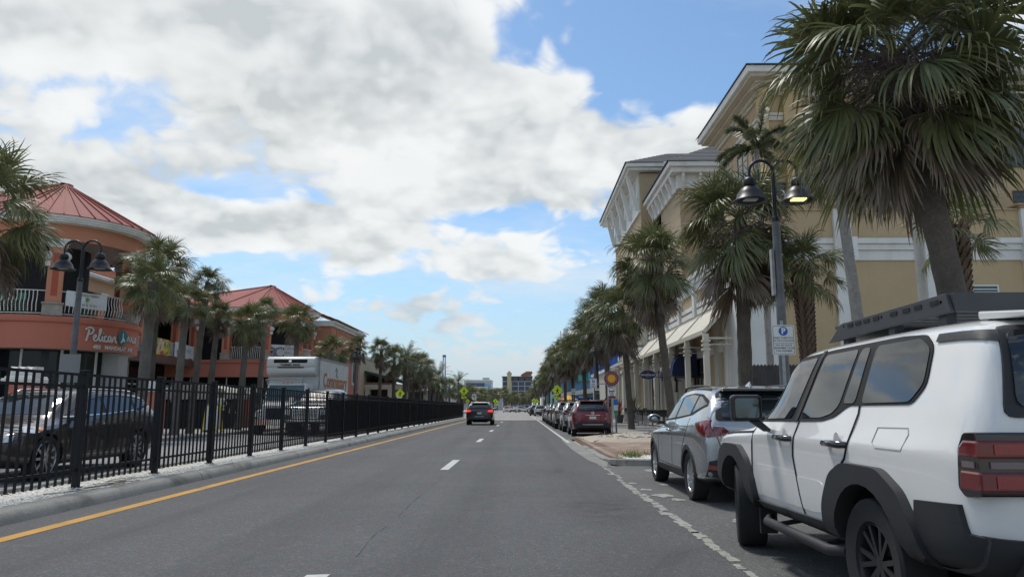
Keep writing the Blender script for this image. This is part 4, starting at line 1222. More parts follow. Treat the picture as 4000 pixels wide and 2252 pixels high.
def rotunda(label, cy, s_rail, pillars, balusters=True):
    rt = thing('round_pavilion', label, 'building', (CX, cy, .27), 0, 'round-ended wings of the orange arcade', True)
    part(sweep(MB(), cy, [(-.02, 3.77), (.0, 3.77), (.0, 4.86), (.10, 4.90), (.14, 5.0), (.14, 5.12), (.04, 5.17), (-.6, 5.17)]), 'fascia', ORANGE, rt, 30)
    part(sweep(MB(), cy, [(-3.5, 5.15), (.02, 5.15)]), 'deck', CONC, rt)
    part(sweep(MB(), cy, [(-3.5, 3.78), (-.01, 3.78)]), 'ceiling', CEIL, rt)
    part(sweep(MB(), cy, [(-.9, .2), (-.9, 3.8)]), 'shopfront', DARKGL, rt)
    mu = MB()
    for k in range(12):
        x, y, a = on_path(-7 + k * 1.5, RR - .88); mu.box(x - .04, x + .04, cy + y - .04, cy + y + .04, .27, 3.78)
    part(mu, 'mullion', IVORY, rt)
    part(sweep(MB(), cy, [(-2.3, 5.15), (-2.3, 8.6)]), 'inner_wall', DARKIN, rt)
    part(sweep(MB(), cy, [(-3.5, 8.55), (-.28, 8.55)]), 'porch_ceiling', CEIL, rt)
    part(sweep(MB(), cy, [(-.32, 8.46), (.0, 8.46), (.0, 9.16), (-.32, 9.16), (-.32, 8.46)]), 'beam', ORANGE_L, rt, 30)
    part(sweep(MB(), cy, [(-.02, 9.14), (.42, 9.14), (.46, 9.17), (.46, 9.21), (.52, 9.24), (.52, 9.30), (.58, 9.33), (.60, 9.42), (.54, 9.45)]), 'gutter', WHITE, rt, 25)
    # standing seam roof
    rs, zt, ze = RR + .62, 11.85, 9.45
    rb = sweep(MB(), cy, [(.62, ze - .03), (.62, ze)])
    ap = (CX, cy, zt); pts = [(x, y) for x, y in apse(cy, rs, 22)]
    for i in range(len(pts) - 1):
        (xa, ya), (xb, yb) = pts[i], pts[i + 1]
        ra = (min(xa, CX), cy, zt); rb_ = (min(xb, CX), cy, zt)
        if ra == rb_: rb.sheet([(xa, ya, ze), (xb, yb, ze), ap])
        else:
            rl_ = lambda q: (q[0], q[1], zt) if q[0] > CX - .01 else (q[0], q[1], 11.0) if q[0] < CX - 4 else (CX, cy, zt)
            rb.sheet([(xa, ya, ze), (xb, yb, ze), rl_(rb_), rl_(ra)] if rl_(ra) != rl_(rb_) else [(xa, ya, ze), (xb, yb, ze), rl_(ra)])
    ro = part(rb, 'roof', ROOF_R, rt)
    for x, y in pts[2:-2]:
        top = Vector((CX if x > CX - 4 else x, cy, zt if x > CX - 4 else 11.0)); e = Vector((x, y, ze))
        part(MB().bar(e + Vector((0, 0, .02)), e.lerp(top, .97) + Vector((0, 0, .02)), .035, .07), 'seam', ROOF_R, ro)
    for k in range(14):
        for sg in (-1, 1):
            part(MB().bar((CX - 6.5 - k * .6, cy + sg * rs, ze + .02), (CX - 6.5 - k * .6, cy, 11.02), .035, .07), 'seam', ROOF_R, ro)
    part(MB().bar((CX + .25, cy, zt - .06), (CX - .2, cy, zt + .03), .3, .1).bar((CX, cy, zt), (CX - 6, cy, 11.03), .3, .1).bar((CX - 6, cy, 11.03), (-46, cy, 11.05), .3, .1), 'ridge_cap', M('ridge_pink', (.42, .13, .11), .5), ro)
    # pillars with pedestal, inset panels and capital
    for s in pillars:
        x, y, a = on_path(s, RR - .22)
        for me in PIL:
            if me is PIL[0]:
                pr_ = link('pillar', me, rt); pr_.matrix_parent_inverse = Matrix(); pr_.location = (x - CX, y, 5.15 - .27); pr_.rotation_euler.z = a + math.pi / 2
            else: link(me.name, me, pr_)
        gx, gy = math.cos(a), math.sin(a)
        globe(pr_, (.35, -.34, 2.55)); globe(pr_, (-.35, -.34, 2.55))
        part(MB().box(.22, .42, -.42, -.30, 2.1, 2.32).box(-.42, -.22, -.42, -.30, 2.1, 2.32), 'lamp_bracket', IVORY, pr_)
    # railing with wavy balusters
    rl = MB()
    seg = [s_rail[0] + (s_rail[1] - s_rail[0]) * i / 60 for i in range(61)]
    for zr in (5.25, 6.22):
        rl.tube([(on_path(s, RR - .06)[0], cy + on_path(s, RR - .06)[1], zr) for s in seg], .022, 6)
    ra = part(rl, 'railing', IVORY, rt, 60)
    s = s_rail[0]
    while s < s_rail[1]:
        if all(abs(s - q) > .48 for q in pillars):
            x, y, a = on_path(s, RR - .06)
            o = link('baluster', BAL_ME, ra); o.location = (x, cy + y, 5.2); o.rotation_euler.z = a
        s += .15
    return rt


R1 = rotunda('round-ended orange pavilion with red metal roof and a restaurant name on its fascia', 34.0, (-6.0, 10.0), (-6.4, -3.2, 1.85, 5.5, 9.0))
R2 = rotunda('round-ended orange pavilion behind the white box truck, red cone roof', 64.0, (-2.0, 9.0), (-2.4, .9, 3.6, 6.2, 9.0))

# ground floor corner column and lower blocks of the first pavilion
x, y, a = on_path(4.75, RR - .6)
part(MB().box(x - .42, x + .42, 34 + y - .42, 34 + y + .42, .27, 3.77), 'corner_column', M('pale_plaster', (.36, .36, .34), .85, 0, .08, 1), R1)
part(MB().box(-26.5, -23.0, 29.0, 30.5, .27, 4.15), 'dark_kiosk', M('dark_cladding', (.030, .028, .028), .7, 0, .2, 1), R1)


# ------ fascia sign, bent round the corner
def wrap(me, cy, s0, z0, r):
    for v in me.vertices:
        x, y, a = on_path(s0 + v.co.x, r - v.co.y)
        v.co = Vector((x, cy + y, z0 + v.co.z))
    return me


def fascia_text(s, size, s0, z0, mat, root, **kw):
    me = text_mesh(s, size, **kw); me.materials.clear(); me.materials.append(mat)
    bm = bmesh.new(); bm.from_mesh(me); bmesh.ops.triangulate(bm, faces=bm.faces); bm.to_mesh(me); bm.free()
    return link('lettering', wrap(me, 34.0, s0, z0, RR + .02), root)


SG = thing('restaurant_sign', 'white script name sign with a teal bird disc on the orange fascia', 'sign', (-18.6, 32.2, 3.8), world=True)
LETW = M('letter_white', (.68, .67, .62), .5, 0, .05)
strokes = [  # Pelican in a script hand, units of letter height
    [(.10, .0), (.16, .3), (.22, .62), (.27, .92)], [(.02, .86), (.16, 1.02), (.36, 1.06), (.52, .98), (.56, .80), (.46, .62), (.28, .55), (.20, .58)],
    [(.60, .26), (.74, .32), (.80, .44), (.73, .52), (.64, .44), (.61, .24), (.68, .08), (.82, .08), (.93, .22)],
    [(.93, .22), (1.05, .55), (1.13, .88), (1.09, 1.02), (1.02, .92), (1.0, .55), (1.02, .18), (1.10, .06), (1.20, .16)],
    [(1.20, .16), (1.27, .46), (1.26, .18), (1.33, .06), (1.42, .16)], [(1.31, .66), (1.33, .71)],
    [(1.62, .42), (1.55, .50), (1.46, .42), (1.43, .22), (1.50, .06), (1.62, .08), (1.70, .2)],
    [(1.96, .42), (1.87, .50), (1.76, .42), (1.73, .20), (1.80, .06), (1.90, .16), (1.97, .46), (1.96, .16), (2.03, .06), (2.1, .16)],
    [(2.12, .06), (2.16, .46), (2.17, .30), (2.28, .48), (2.36, .42), (2.37, .16), (2.44, .06), (2.54, .14)]]
for st in strokes:
    m = MB(); pts = catmull([(p[0] * .60, 0, p[1] * .56) for p in st], 5)
    m.tube(pts, .042, 6)
    me = m.mesh('letter', (LETW,), 60); wrap(me, 34.0, 3.42 - .08, 4.16 - .0, RR + .06); link('letter', me, SG)
disc = MB().prism([(.30 * math.cos(q), .33 * math.sin(q)) for q in [2 * math.pi * i / 24 for i in range(24)]], 'xz', -.08, -.02)
me = disc.mesh('disc', (M('teal', (.01, .20, .22), .45, 0, .06),)); wrap(me, 34., 5.24, 4.43, RR); link('disc', me, SG)
bird = MB().prism([(-.02, .26), (.03, .18), (.02, .04), (.12, -.06), (.16, -.2), (.02, -.14), (-.10, -.24), (-.16, -.22), (-.06, -.08), (-.05, .1)], 'xz', -.10, -.08)
me = bird.mesh('bird', (LETW,)); wrap(me, 34., 5.24, 4.43, RR); link('bird', me, SG)
fascia_text('WALK', .36, 5.95, 4.40, LETW, SG, bold=.012, extrude=.03)
fascia_text('483', .235, 3.86, 3.93, LETW, SG, bold=.008, extrude=.015); fascia_text('MANDALAY', .235, 4.86, 3.93, LETW, SG, bold=.008, extrude=.015); fascia_text('AVE', .235, 5.85, 3.93, LETW, SG, bold=.008, extrude=.015)


def banner(name, label, pts, mat, rows=4, cols=10, sag=.03):
    """pts: four corners; a slightly creased cloth"""
    a, b, c, d = [Vector(p) for p in pts]; m = MB(); rn = random.Random(name)
    V = []
    for j in range(rows + 1):
        for i in range(cols + 1):
            u, v = i / cols, j / rows
            p = a.lerp(b, u).lerp(d.lerp(c, u), v); n = (b - a).cross(d - a).normalized()
            V.append(p + n * sag * mnoise.noise((u * 4, v * 3, len(label))) - Vector((0, 0, .02 * math.sin(math.pi * u) * (1 - v))))
    m.add(V, [(j * (cols + 1) + i, j * (cols + 1) + i + 1, (j + 1) * (cols + 1) + i + 1, (j + 1) * (cols + 1) + i) for j in range(rows) for i in range(cols)])
    t_ = thing(name, label, 'banner', pts[0], world=True)
    part(m, 'cloth', mat, t_, 60)
    return t_


x0, y0, _ = on_path(2.45, RR + .02); x1, y1, _ = on_path(4.15, RR + .02)
bn = banner('hanging_banner', 'small white banner with green print on the round balcony railing', [(x0, 34 + y0, 5.62), (x1, 34 + y1, 5.55), (x1, 34 + y1, 6.22), (x0, 34 + y0, 6.28)], SIGN_W)
rz_ = math.atan2(y1 - y0, x1 - x0); mx_, my_ = (x0 + x1) / 2 + .03, 34 + (y0 + y1) / 2 - .05
letter('The Pelican Gallery', .13, INK, bn, (mx_, my_, 6.13), rz_, extrude=.002)
part(MB().lathe([(0, 0), (.09, 0), (.09, .01), (0, .01)], 12, (0, 0, 0), axis='Y'), 'leaf_emblem', M('leaf_green', (.10, .25, .08), .6), bn).location = (mx_ - bn.location.x * 0, my_, 5.95)
letter('www.pelicanwalkplaza', .10, INK, bn, (mx_, my_, 5.72), rz_, extrude=.002)

# green stools on the balcony
gs0 = None
for i, (s, r_) in enumerate(((-4.9, 2.6), (-4.2, 2.5), (-1.6, 2.7), (-.8, 2.5), (.2, 2.7), (2.9, 2.7))):
    x, y, a = on_path(s, r_)
    lb = 'green metal bar stool on the round balcony, %s counted from the frame edge' % NTH[i]
    if gs0 is None:
        gs0 = thing('green_stool', lb, 'stool', (x, 34 + y, 5.16), a, 'green stools on the balcony')
        GM = M('green_stool_paint', (.015, .19, .07), .45, 0, .1)
        part(MB().box(-.17, .17, -.17, .17, .72, .76), 'seat', GM, gs0)
        for sx in (-1, 1):
            for sy in (-1, 1): part(MB().bar((sx * .14, sy * .14, .72), (sx * .21, sy * .21, 0), .05, .02), 'leg', GM, gs0)
        part(MB().bar((-.18, -.18, .25), (.18, -.18, .25), .02, .03).bar((-.18, .18, .25), (.18, .18, .25), .02, .03), 'footrest', GM, gs0)
        part(MB().box(-.17, -.15, -.16, .16, .76, 1.05), 'backrest', GM, gs0)
    else: copy_tree(gs0, (x, 34 + y, 5.16), a, lb)

# recessed wing between the pavilions
WG = thing('arcade_wing', 'recessed two-storey arcade wing with balcony between the round pavilions', 'building', (-27, 49, .27), world=True)
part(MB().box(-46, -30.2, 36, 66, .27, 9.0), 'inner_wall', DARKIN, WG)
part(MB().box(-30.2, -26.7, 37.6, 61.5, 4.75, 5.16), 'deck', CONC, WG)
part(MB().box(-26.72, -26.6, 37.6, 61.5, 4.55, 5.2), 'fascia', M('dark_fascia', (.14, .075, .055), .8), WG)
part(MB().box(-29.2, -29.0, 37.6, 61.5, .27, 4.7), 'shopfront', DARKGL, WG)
for k in range(12): part(MB().box(-29.0, -28.92, 38.6 + k * 2, 38.7 + k * 2, .27, 4.7), 'mullion', IVORY, WG)
part(MB().box(-29, -28.9, 37.6, 61.5, 3.0, 3.12), 'transom', IVORY, WG)
part(MB().box(-27.2, -26.7, 37.6, 61.5, 8.45, 9.25), 'beam', M('tan_beam', (.47, .31, .19), .9, 0, .08, .6), WG)
part(MB().box(-27.3, -26.2, 37.6, 61.5, 9.25, 9.42), 'gutter', WHITE, WG)
rf = MB(); tile_roof(rf, (-26.1, 61.5, 9.42), (-26.1, 37.6, 9.42), (-31, 37.6, 11.6), (-31, 61.5, 11.6), 9, .07); part(rf, 'roof', TILE_O, WG)
part(MB().box(-30.2, -27, 37.6, 61.5, 8.4, 8.46), 'porch_ceiling', DARKIN, WG)
for yy in (41, 46.5, 52, 57.6, 60.8):
    pr_ = link('pillar', PIL[0], WG); pr_.matrix_parent_inverse = Matrix(); pr_.location = (.08, yy - 49, 4.9)
    for me in PIL[1:]: link(me.name, me, pr_)
    globe(pr_, (.42, -.42, 2.55)); part(MB().box(-.18, .18, .30, .42, 2.1, 2.4), 'lamp_bracket', IVORY, pr_)
ra = part(MB().tube([(-26.74, 37.8, 6.22), (-26.74, 61.2, 6.22)], .025, 6).tube([(-26.74, 37.8, 5.27), (-26.74, 61.2, 5.27)], .025, 6), 'railing', IVORY, WG, 60)
for k in range(90):
    yy = 46 + k * .165
    o = link('baluster', BAL_ME, ra); o.location = (-26.74, yy, 5.2)
FOOD = bpy.data.materials.new('food_banner'); FOOD.use_nodes = True
t = NT(FOOD.node_tree); b_ = t.node('ShaderNodeBsdfPrincipled'); o_ = t.node('ShaderNodeOutputMaterial'); tcx = t.node('ShaderNodeTexCoord')
vv = t.voronoi(tcx.outputs['Object'], 3.2, out='Color'); rr_, g2, b2 = t.sep(vv)
cc = t.mix(t.range(rr_, .45, .5), (.55, .50, .35), (.42, .07, .09)); cc = t.mix(t.range(g2, .62, .66), cc, (.30, .36, .05)); cc = t.mix(t.range(b2, .75, .8), cc, (.62, .45, .06))
t.put(b_.inputs[0], cc); t.put(b_.inputs['Roughness'], .6); t.l.new(b_.outputs[0], o_.inputs[0])
banner('food_banner', 'colourful food and flower print banner on the recessed balcony', [(-26.6, 53.2, 5.2), (-26.6, 56.0, 5.15), (-26.6, 56.0, 6.35), (-26.6, 53.2, 6.4)], FOOD)
bn = banner('pale_banner', 'plain pale banner with faint blue print on the recessed balcony', [(-26.6, 56.8, 5.2), (-26.6, 60.2, 5.05), (-26.6, 60.2, 6.15), (-26.6, 56.8, 6.35)], M('pale_cloth', (.60, .63, .62), .8, 0, .06, 2))
letter('YACHT BAR', .42, M('faded_blue', (.30, .42, .55), .7), bn, (-26.56, 58.5, 5.75), math.pi / 2, extrude=.002)
xa, ya, _ = on_path(1.55, RR + .03); xb, yb, _ = on_path(3.55, RR + .03)
x2, y2 = (CX - .3, -RR - .04), (CX + 2.9, -RR - .04)
bn = banner('coffee_banner', 'white banner with big blue letters B C on the second pavilion', [(-20.9, 60.6, 5.15), (-18.7, 62.0, 5.15), (-18.7, 62.0, 6.45), (-20.9, 60.6, 6.45)], M('banner_white', (.66, .66, .64), .8, 0, .04, 2))
rz_ = math.atan2(1.4, 2.2)
NB = M('banner_navy', (.02, .03, .16), .6)
def bl(s, size, u, z, **kw): letter(s, size, NB, bn, (-20.9 + 2.2 * u + .03, 60.6 + 1.4 * u - .05, z), rz_, extrude=.002, **kw)
bl('B', 1.25, .19, 5.78, bold=.03); bl('C', 1.25, .43, 5.78, bold=.03); bl('COFFEE', .30, .77, 6.18); bl('WALLS', .30, .77, 5.82); bl('SUITE', .26, .77, 5.45)

# pink building after the second pavilion
PB = thing('pink_building', 'salmon stucco building with clay tile roof past the second pavilion', 'building', (-20, 74, .27), world=True)
part(MB().box(-40, -17.5, 68.2, 81.2, .27, 6.2), 'wall', PINK, PB)
part(MB().box(-40, -17.42, 68.2, 81.25, 6.2, 9.0), 'upper_wall', ORANGE_L, PB)
part(MB().box(-40, -17.3, 68.0, 81.4, 6.1, 6.3).box(-40, -17.2, 68.0, 81.5, 8.75, 9.0).box(-40, -17.0, 68.0, 81.7, 9.0, 9.25), 'cornice', WHITE, PB)
rf = MB(); tile_roof(rf, (-16.8, 82, 9.25), (-16.8, 67.8, 9.25), (-22, 67.8, 11.2), (-22, 82, 11.2), 8, .08); part(rf, 'roof', TILE_O, PB)
part(MB().box(-17.42, -17.36, 70, 79.5, 6.7, 6.85).box(-17.42, -17.36, 70, 79.5, 8.4, 8.55).box(-17.42, -17.36, 70, 70.15, 6.85, 8.4).box(-17.42, -17.36, 79.35, 79.5, 6.85, 8.4), 'panel_mould', PINK, PB)
for y0 in (71.5, 77.2):
    wn = part(MB().box(-17.5, -17.38, y0, y0 + 1.7, 3.6, 6.0), 'window', WHITE, PB); part(MB().box(-17.45, -17.36, y0 + .2, y0 + 1.5, 3.85, 5.8), 'pane', M('blue_glass', (.06, .11, .17), .1), wn)
part(MB().box(-17.52, -17.4, 69, 70.6, .27, 3.4), 'door', DARKGL, PB)

# beige shop with green shed roof
BG = thing('beige_shop', 'beige shop with a dark green sloped metal canopy behind the palms', 'building', (-18, 95, .27), world=True)
BEIGE = M('beige_stucco', (.47, .40, .28), .9, 0, .07, .5, bump=.2, bs=90)
part(MB().box(-40, -19.2, 84.5, 116, .27, 7.3).box(-19.2, -16.2, 93, 116, 3.6, 4.4), 'wall', BEIGE, BG)
part(MB().box(-40, -19.1, 84.3, 116, 7.3, 7.6), 'coping', CREAM, BG)
GRM = M('green_metal_roof', (.025, .055, .042), .5, .2, .1, .6)
gr = part(MB().add([(-19.2, 91.6, 5.75), (-13.6, 91.6, 4.15), (-13.6, 117, 4.15), (-19.2, 117, 5.75), (-19.2, 91.6, 5.55), (-13.6, 91.6, 3.98), (-13.6, 117, 3.98), (-19.2, 117, 5.55)],
                   [(0, 1, 2, 3), (7, 6, 5, 4), (0, 4, 5, 1), (1, 5, 6, 2), (2, 6, 7, 3), (3, 7, 4, 0)]), 'canopy', GRM, BG)
for k in range(22): part(MB().bar((-19.2, 92 + k * 1.15, 5.78), (-13.6, 92 + k * 1.15, 4.18), .06, .08), 'seam', GRM, gr)
part(MB().box(-19.2, -14.0, 92.2, 92.8, 3.55, 4.1), 'beam', CREAM, BG)
for x in (-19.1, -16.3, -14.3): part(MB().box(x, x + .5, 92.1, 92.7, .27, 3.6), 'column', CREAM, BG)
sg = part(MB().box(-18.6, -16.3, 93.4, 93.5, .5, 3.5), 'shopfront', DARKGL, BG)
for k in range(7): part(MB().box(-18.6 + k * .36, -18.54 + k * .36, 93.3, 93.42, .4, 3.5), 'mullion', STEEL_BLACK, sg)
SH = thing('grey_shed', 'small blue-grey flat-roofed shed with white frame beyond the green canopy', 'shed', (-15.3, 112, .27), world=True)
part(MB().box(-17.2, -13.7, 110.2, 117, .27, 3.6), 'wall', M('blue_grey', (.12, .16, .20), .7, 0, .1, 1), SH)
part(MB().box(-17.4, -13.2, 110, 117.2, 3.6, 3.85).box(-17.3, -17.1, 110, 110.2, .27, 3.6), 'roof', WHITE, SH)
part(MB().prism([(-14.3, .27), (-13.9, .27), (-13.3, 3.6), (-14.2, 3.6)], 'xz', 109.9, 110.15), 'slanted_post', WHITE, SH)
part(MB().box(-13.6, -12.9, 110.3, 117, .27, 3.5), 'opening', DARKIN, SH)

# ------------------------------------------------------------------ shops and blocks further down the street
def block(name, label, x0, x1, y0, y1, h, mat, cat='building', trim=None, group=None):
    t_ = thing(name, label, cat, ((x0 + x1) / 2, (y0 + y1) / 2, 0), 0, group, True)
    part(MB().box(x0, x1, y0, y1, 0, h), 'wall', mat, t_)
    part(MB().box(x0 - .25, x1 + .25, y0 - .25, y1 + .25, h, h + .35), 'parapet', trim or WHITE, t_)
    return t_


TEAL = M('teal_paint', (.06, .42, .40), .7, 0, .08, .6); SKYB = M('sky_blue_paint', (.16, .36, .58), .7, 0, .08, .6); COBALT = M('cobalt_paint', (.015, .10, .42), .6, 0, .06)
WALLW = M('white_wall', (.60, .59, .56), .8, 0, .06, .4)
bb = thing('white_blue_block', 'white apartment block with a cobalt blue end wall and roof units', 'building', (16, 195, 0), world=True)
part(MB().box(9.2, 34, 170.3, 224, 0, 16.5), 'wall', WALLW, bb); part(MB().box(9.9, 34, 170, 170.3, 5, 16.6), 'end_wall', COBALT, bb)
part(MB().box(7.0, 9.2, 172, 224, 10.9, 11.7).box(7.0, 9.2, 172, 224, 13.9, 15.4).box(7.3, 9.2, 172, 224, 11.7, 12.0).box(8.6, 9.9, 169.9, 170.3, 8, 16.8), 'balcony', WALLW, bb)
for k in range(8): part(MB().box(7.4, 7.46, 174 + k * 6, 178 + k * 6, 12.1, 13.8), 'window', GLASS_CLEAR, bb)
part(MB().box(10.2, 11.2, 171, 173, 16.5, 19.3).box(12.4, 13, 171, 172, 16.5, 18.6).tube([(9.5, 171, 16.5), (9.5, 171, 18.8)], .12, 6).tube([(10, 171, 17.9), (14, 171, 17.9)], .06, 4).tube([(10, 171, 17.2), (14, 171, 17.2)], .06, 4), 'roof_unit', WALLW, bb)
ts = thing('teal_shop', 'teal and sky-blue painted shop front behind the red and yellow umbrella', 'building', (9, 116, 0), world=True)
part(MB().box(6.3, 22, 112, 128, 0, 5.2), 'wall', SKYB, ts)
part(MB().box(6.1, 10.5, 111.4, 128, 5.2, 7.6), 'upper_wall', TEAL, ts)
part(MB().box(5.95, 10.7, 111.2, 128, 5.0, 5.22).box(6.6, 7.3, 111.2, 112, 2.8, 5), 'band', M('slate_band', (.12, .14, .16), .7), ts)
part(MB().prism([(5.6, 3.3), (12, 4.3), (12, 3.6), (5.4, 2.7)], 'xz', 108.5, 112), 'canopy', WHITE, ts)
part(MB().box(7.2, 11, 111.9, 112.0, .2, 2.7), 'shopfront', DARKGL, ts)
sg_ = part(MB().box(8.2, 9.6, 108.3, 108.45, 2.55, 3.05), 'shop_sign', BLUE, ts); letter('PIER', .4, SIGN_W, sg_, (8.9, 108.28, 2.8), extrude=.004)
sg_ = part(MB().box(6.4, 7.7, 104.3, 104.42, 1.9, 2.35), 'yellow_sign', M('sign_amber', (.55, .28, .02), .5), ts)
tl = thing('mint_tower', 'narrow mint green wall left of the big yellow crossing sign', 'building', (6.0, 150, 0), world=True)
part(MB().box(5.7, 12, 150, 160, 0, 8.2), 'wall', M('mint_paint', (.30, .58, .50), .7, 0, .06), tl)
part(MB().box(5.6, 12.1, 149.8, 160.2, 8.2, 8.6), 'parapet', WHITE, tl); part(MB().box(5.62, 5.7, 151, 155, 2, 5), 'window', GLASS_CLEAR, tl)
block('cream_shop', 'low cream shop building right of the teal shop', 10.6, 26, 88, 108, 5.6, M('cream_wall', (.50, .47, .40), .8, 0, .06, .5))
block('brown_gabled_block', 'small brown-roofed block beyond the white and blue apartments', 7.5, 12, 240, 262, 14.5, M('tan_wall', (.40, .34, .26), .8), trim=M('brown_roof', (.14, .10, .08), .7))

hotel = thing('far_hotel', 'far hotel with dark glass bays, yellow stair tower and red roof at the street end', 'building', (-1.5, 455, 0), world=True)
CONCW = M('hotel_concrete', (.46, .45, .42), .8, 0, .05)
HB = M('hotel_glass', (.05, .08, .13), .25, 0, .25, .25)
part(MB().box(-10.2, 7.4, 450.6, 475, 0, 19.4), 'core', HB, hotel)
part(MB().box(-7.5, -5.0, 448.6, 456, 0, 21.4).prism([(-7.9, 21.4), (-4.6, 21.4), (-6.25, 23.2)], 'xz', 448.2, 456), 'stair_tower', M('tower_yellow', (.46, .42, .26), .85, 0, .06), hotel)
for z in (2.6, 5.4, 8.2, 11.0, 13.8, 16.6): part(MB().box(-10.5, 7.7, 449.8, 450.6, z, z + .35), 'floor_slab', CONCW, hotel)
for x in (-10.5, -5.0, -1.0, 2.9, 6.9): part(MB().box(x, x + .4, 449.7, 450.61, 0, 19.4), 'mullion', CONCW, hotel)
part(MB().box(-10.8, 8.0, 449.4, 476, 19.4, 19.9), 'roof_slab', M('hotel_band', (.12, .12, .14), .7), hotel)
part(MB().box(-5, 7.5, 449.7, 450.62, 16.95, 19.3), 'top_band', M('hotel_band2', (.09, .085, .10), .7), hotel)
part(MB().box(1.2, 7.3, 452, 462, 19.9, 21.4), 'roof_house', M('hotel_pink', (.45, .26, .20), .8), hotel)
part(MB().prism([(.6, 20.6), (7.9, 22.0), (7.4, 22.9), (4.2, 22.9), (2.2, 21.8)], 'xz', 451, 463), 'red_roof', TILE_O, hotel)
GREYB = M('far_grey', (.40, .42, .43), .8, 0, .05)
b1 = block('far_grey_block', 'far grey flat-roofed block left of the hotel', -26, -13.4, 350, 372, 13.8, GREYB); part(MB().box(-25, -16.5, 349.7, 350, 11, 12.6), 'window_band', HB, b1); part(MB().box(-16.4, -14.2, 349.5, 350.1, 9.5, 12), 'blue_panel', SKYB, b1); part(MB().box(-17.5, -14.5, 352, 360, 13.8, 15.2), 'roof_house', GREYB, b1)
b2 = block('far_cream_block', 'far cream low block in front of the grey block', -21.5, -15, 338, 348, 10.2, M('far_cream', (.58, .53, .38), .8)); part(MB().box(-20, -16, 337.7, 338, 6.5, 8), 'window_band', HB, b2)
b3 = block('far_white_block', 'far white parapet block between the cream block and hotel', -15, -8, 345, 365, 8.6, WALLW); part(MB().box(-14, -9, 344.7, 345, 6.2, 7.4), 'window_band', HB, b3)
b4 = block('far_tan_block', 'far tan block directly left of the hotel', -17, -10.2, 440, 470, 12.4, M('far_tan', (.42, .36, .30), .8)); part(MB().box(-16, -11, 439.7, 440, 8, 11), 'window_band', HB, b4)
b5 = block('far_low_shop', 'far long low white shop front behind the left palms', -32, -15.5, 150, 190, 3.8, WALLW); part(MB().box(-30, -17, 149.7, 150, .8, 2.8), 'window_band', DARKGL, b5)
tw_ = thing('lattice_tower', 'tall thin blue lattice tower above the date palms', 'tower', (-61, 600, 0), world=True)
TB = M('tower_blue', (.04, .10, .36), .6)
for sx, sy in ((-1, -1), (1, -1), (1, 1), (-1, 1)): part(MB().bar((-61 + sx * 1.6, 600 + sy * 1.6, 0), (-61 + sx * .85, 600 + sy * .85, 42), .4, .4), 'leg', TB, tw_)
br_ = MB()
for k in range(14):
    z0, z1 = k * 3.0, k * 3.0 + 3; w0 = 1.6 - .75 * z0 / 42; w1 = 1.6 - .75 * z1 / 42
    sg = 1 if k % 2 else -1
    part(MB().bar((-61 - sg * w0, 600 - w0, z0), (-61 + sg * w1, 600 - w1, z1), .25, .25), 'brace', TB, tw_)
    part(MB().bar((-61 - w1, 600 - w1, z1), (-61 + w1, 600 - w1, z1), .22, .22), 'crossbar', TB, tw_)
part(MB().box(-62.3, -59.7, 598.6, 601.4, 41.6, 43.2), 'head', TB, tw_)

# ------------------------------------------------------------------ vehicles
def section(zb, w, zc, zs, ws, zte, wt, zt):
    L = lambda a, b, t: a + (b - a) * t
    h = [(0, zb), (w * .8, zb), (w - .045, zb + .025), (w, zb + .11), (w + .004, (zb + zc) / 2), (w, zc - .03), (w - .008, zc + .01), (L(w, ws, .6), L(zc, zs, .5)), (ws, zs),
         (L(ws, wt, .5), L(zs, zte, .5)), (wt + .012, L(zs, zte, .93)), (wt - .06, L(zte, zt, .45)), (wt * .55, zt - (zt - zte) * .12), (0, zt)]
    return h


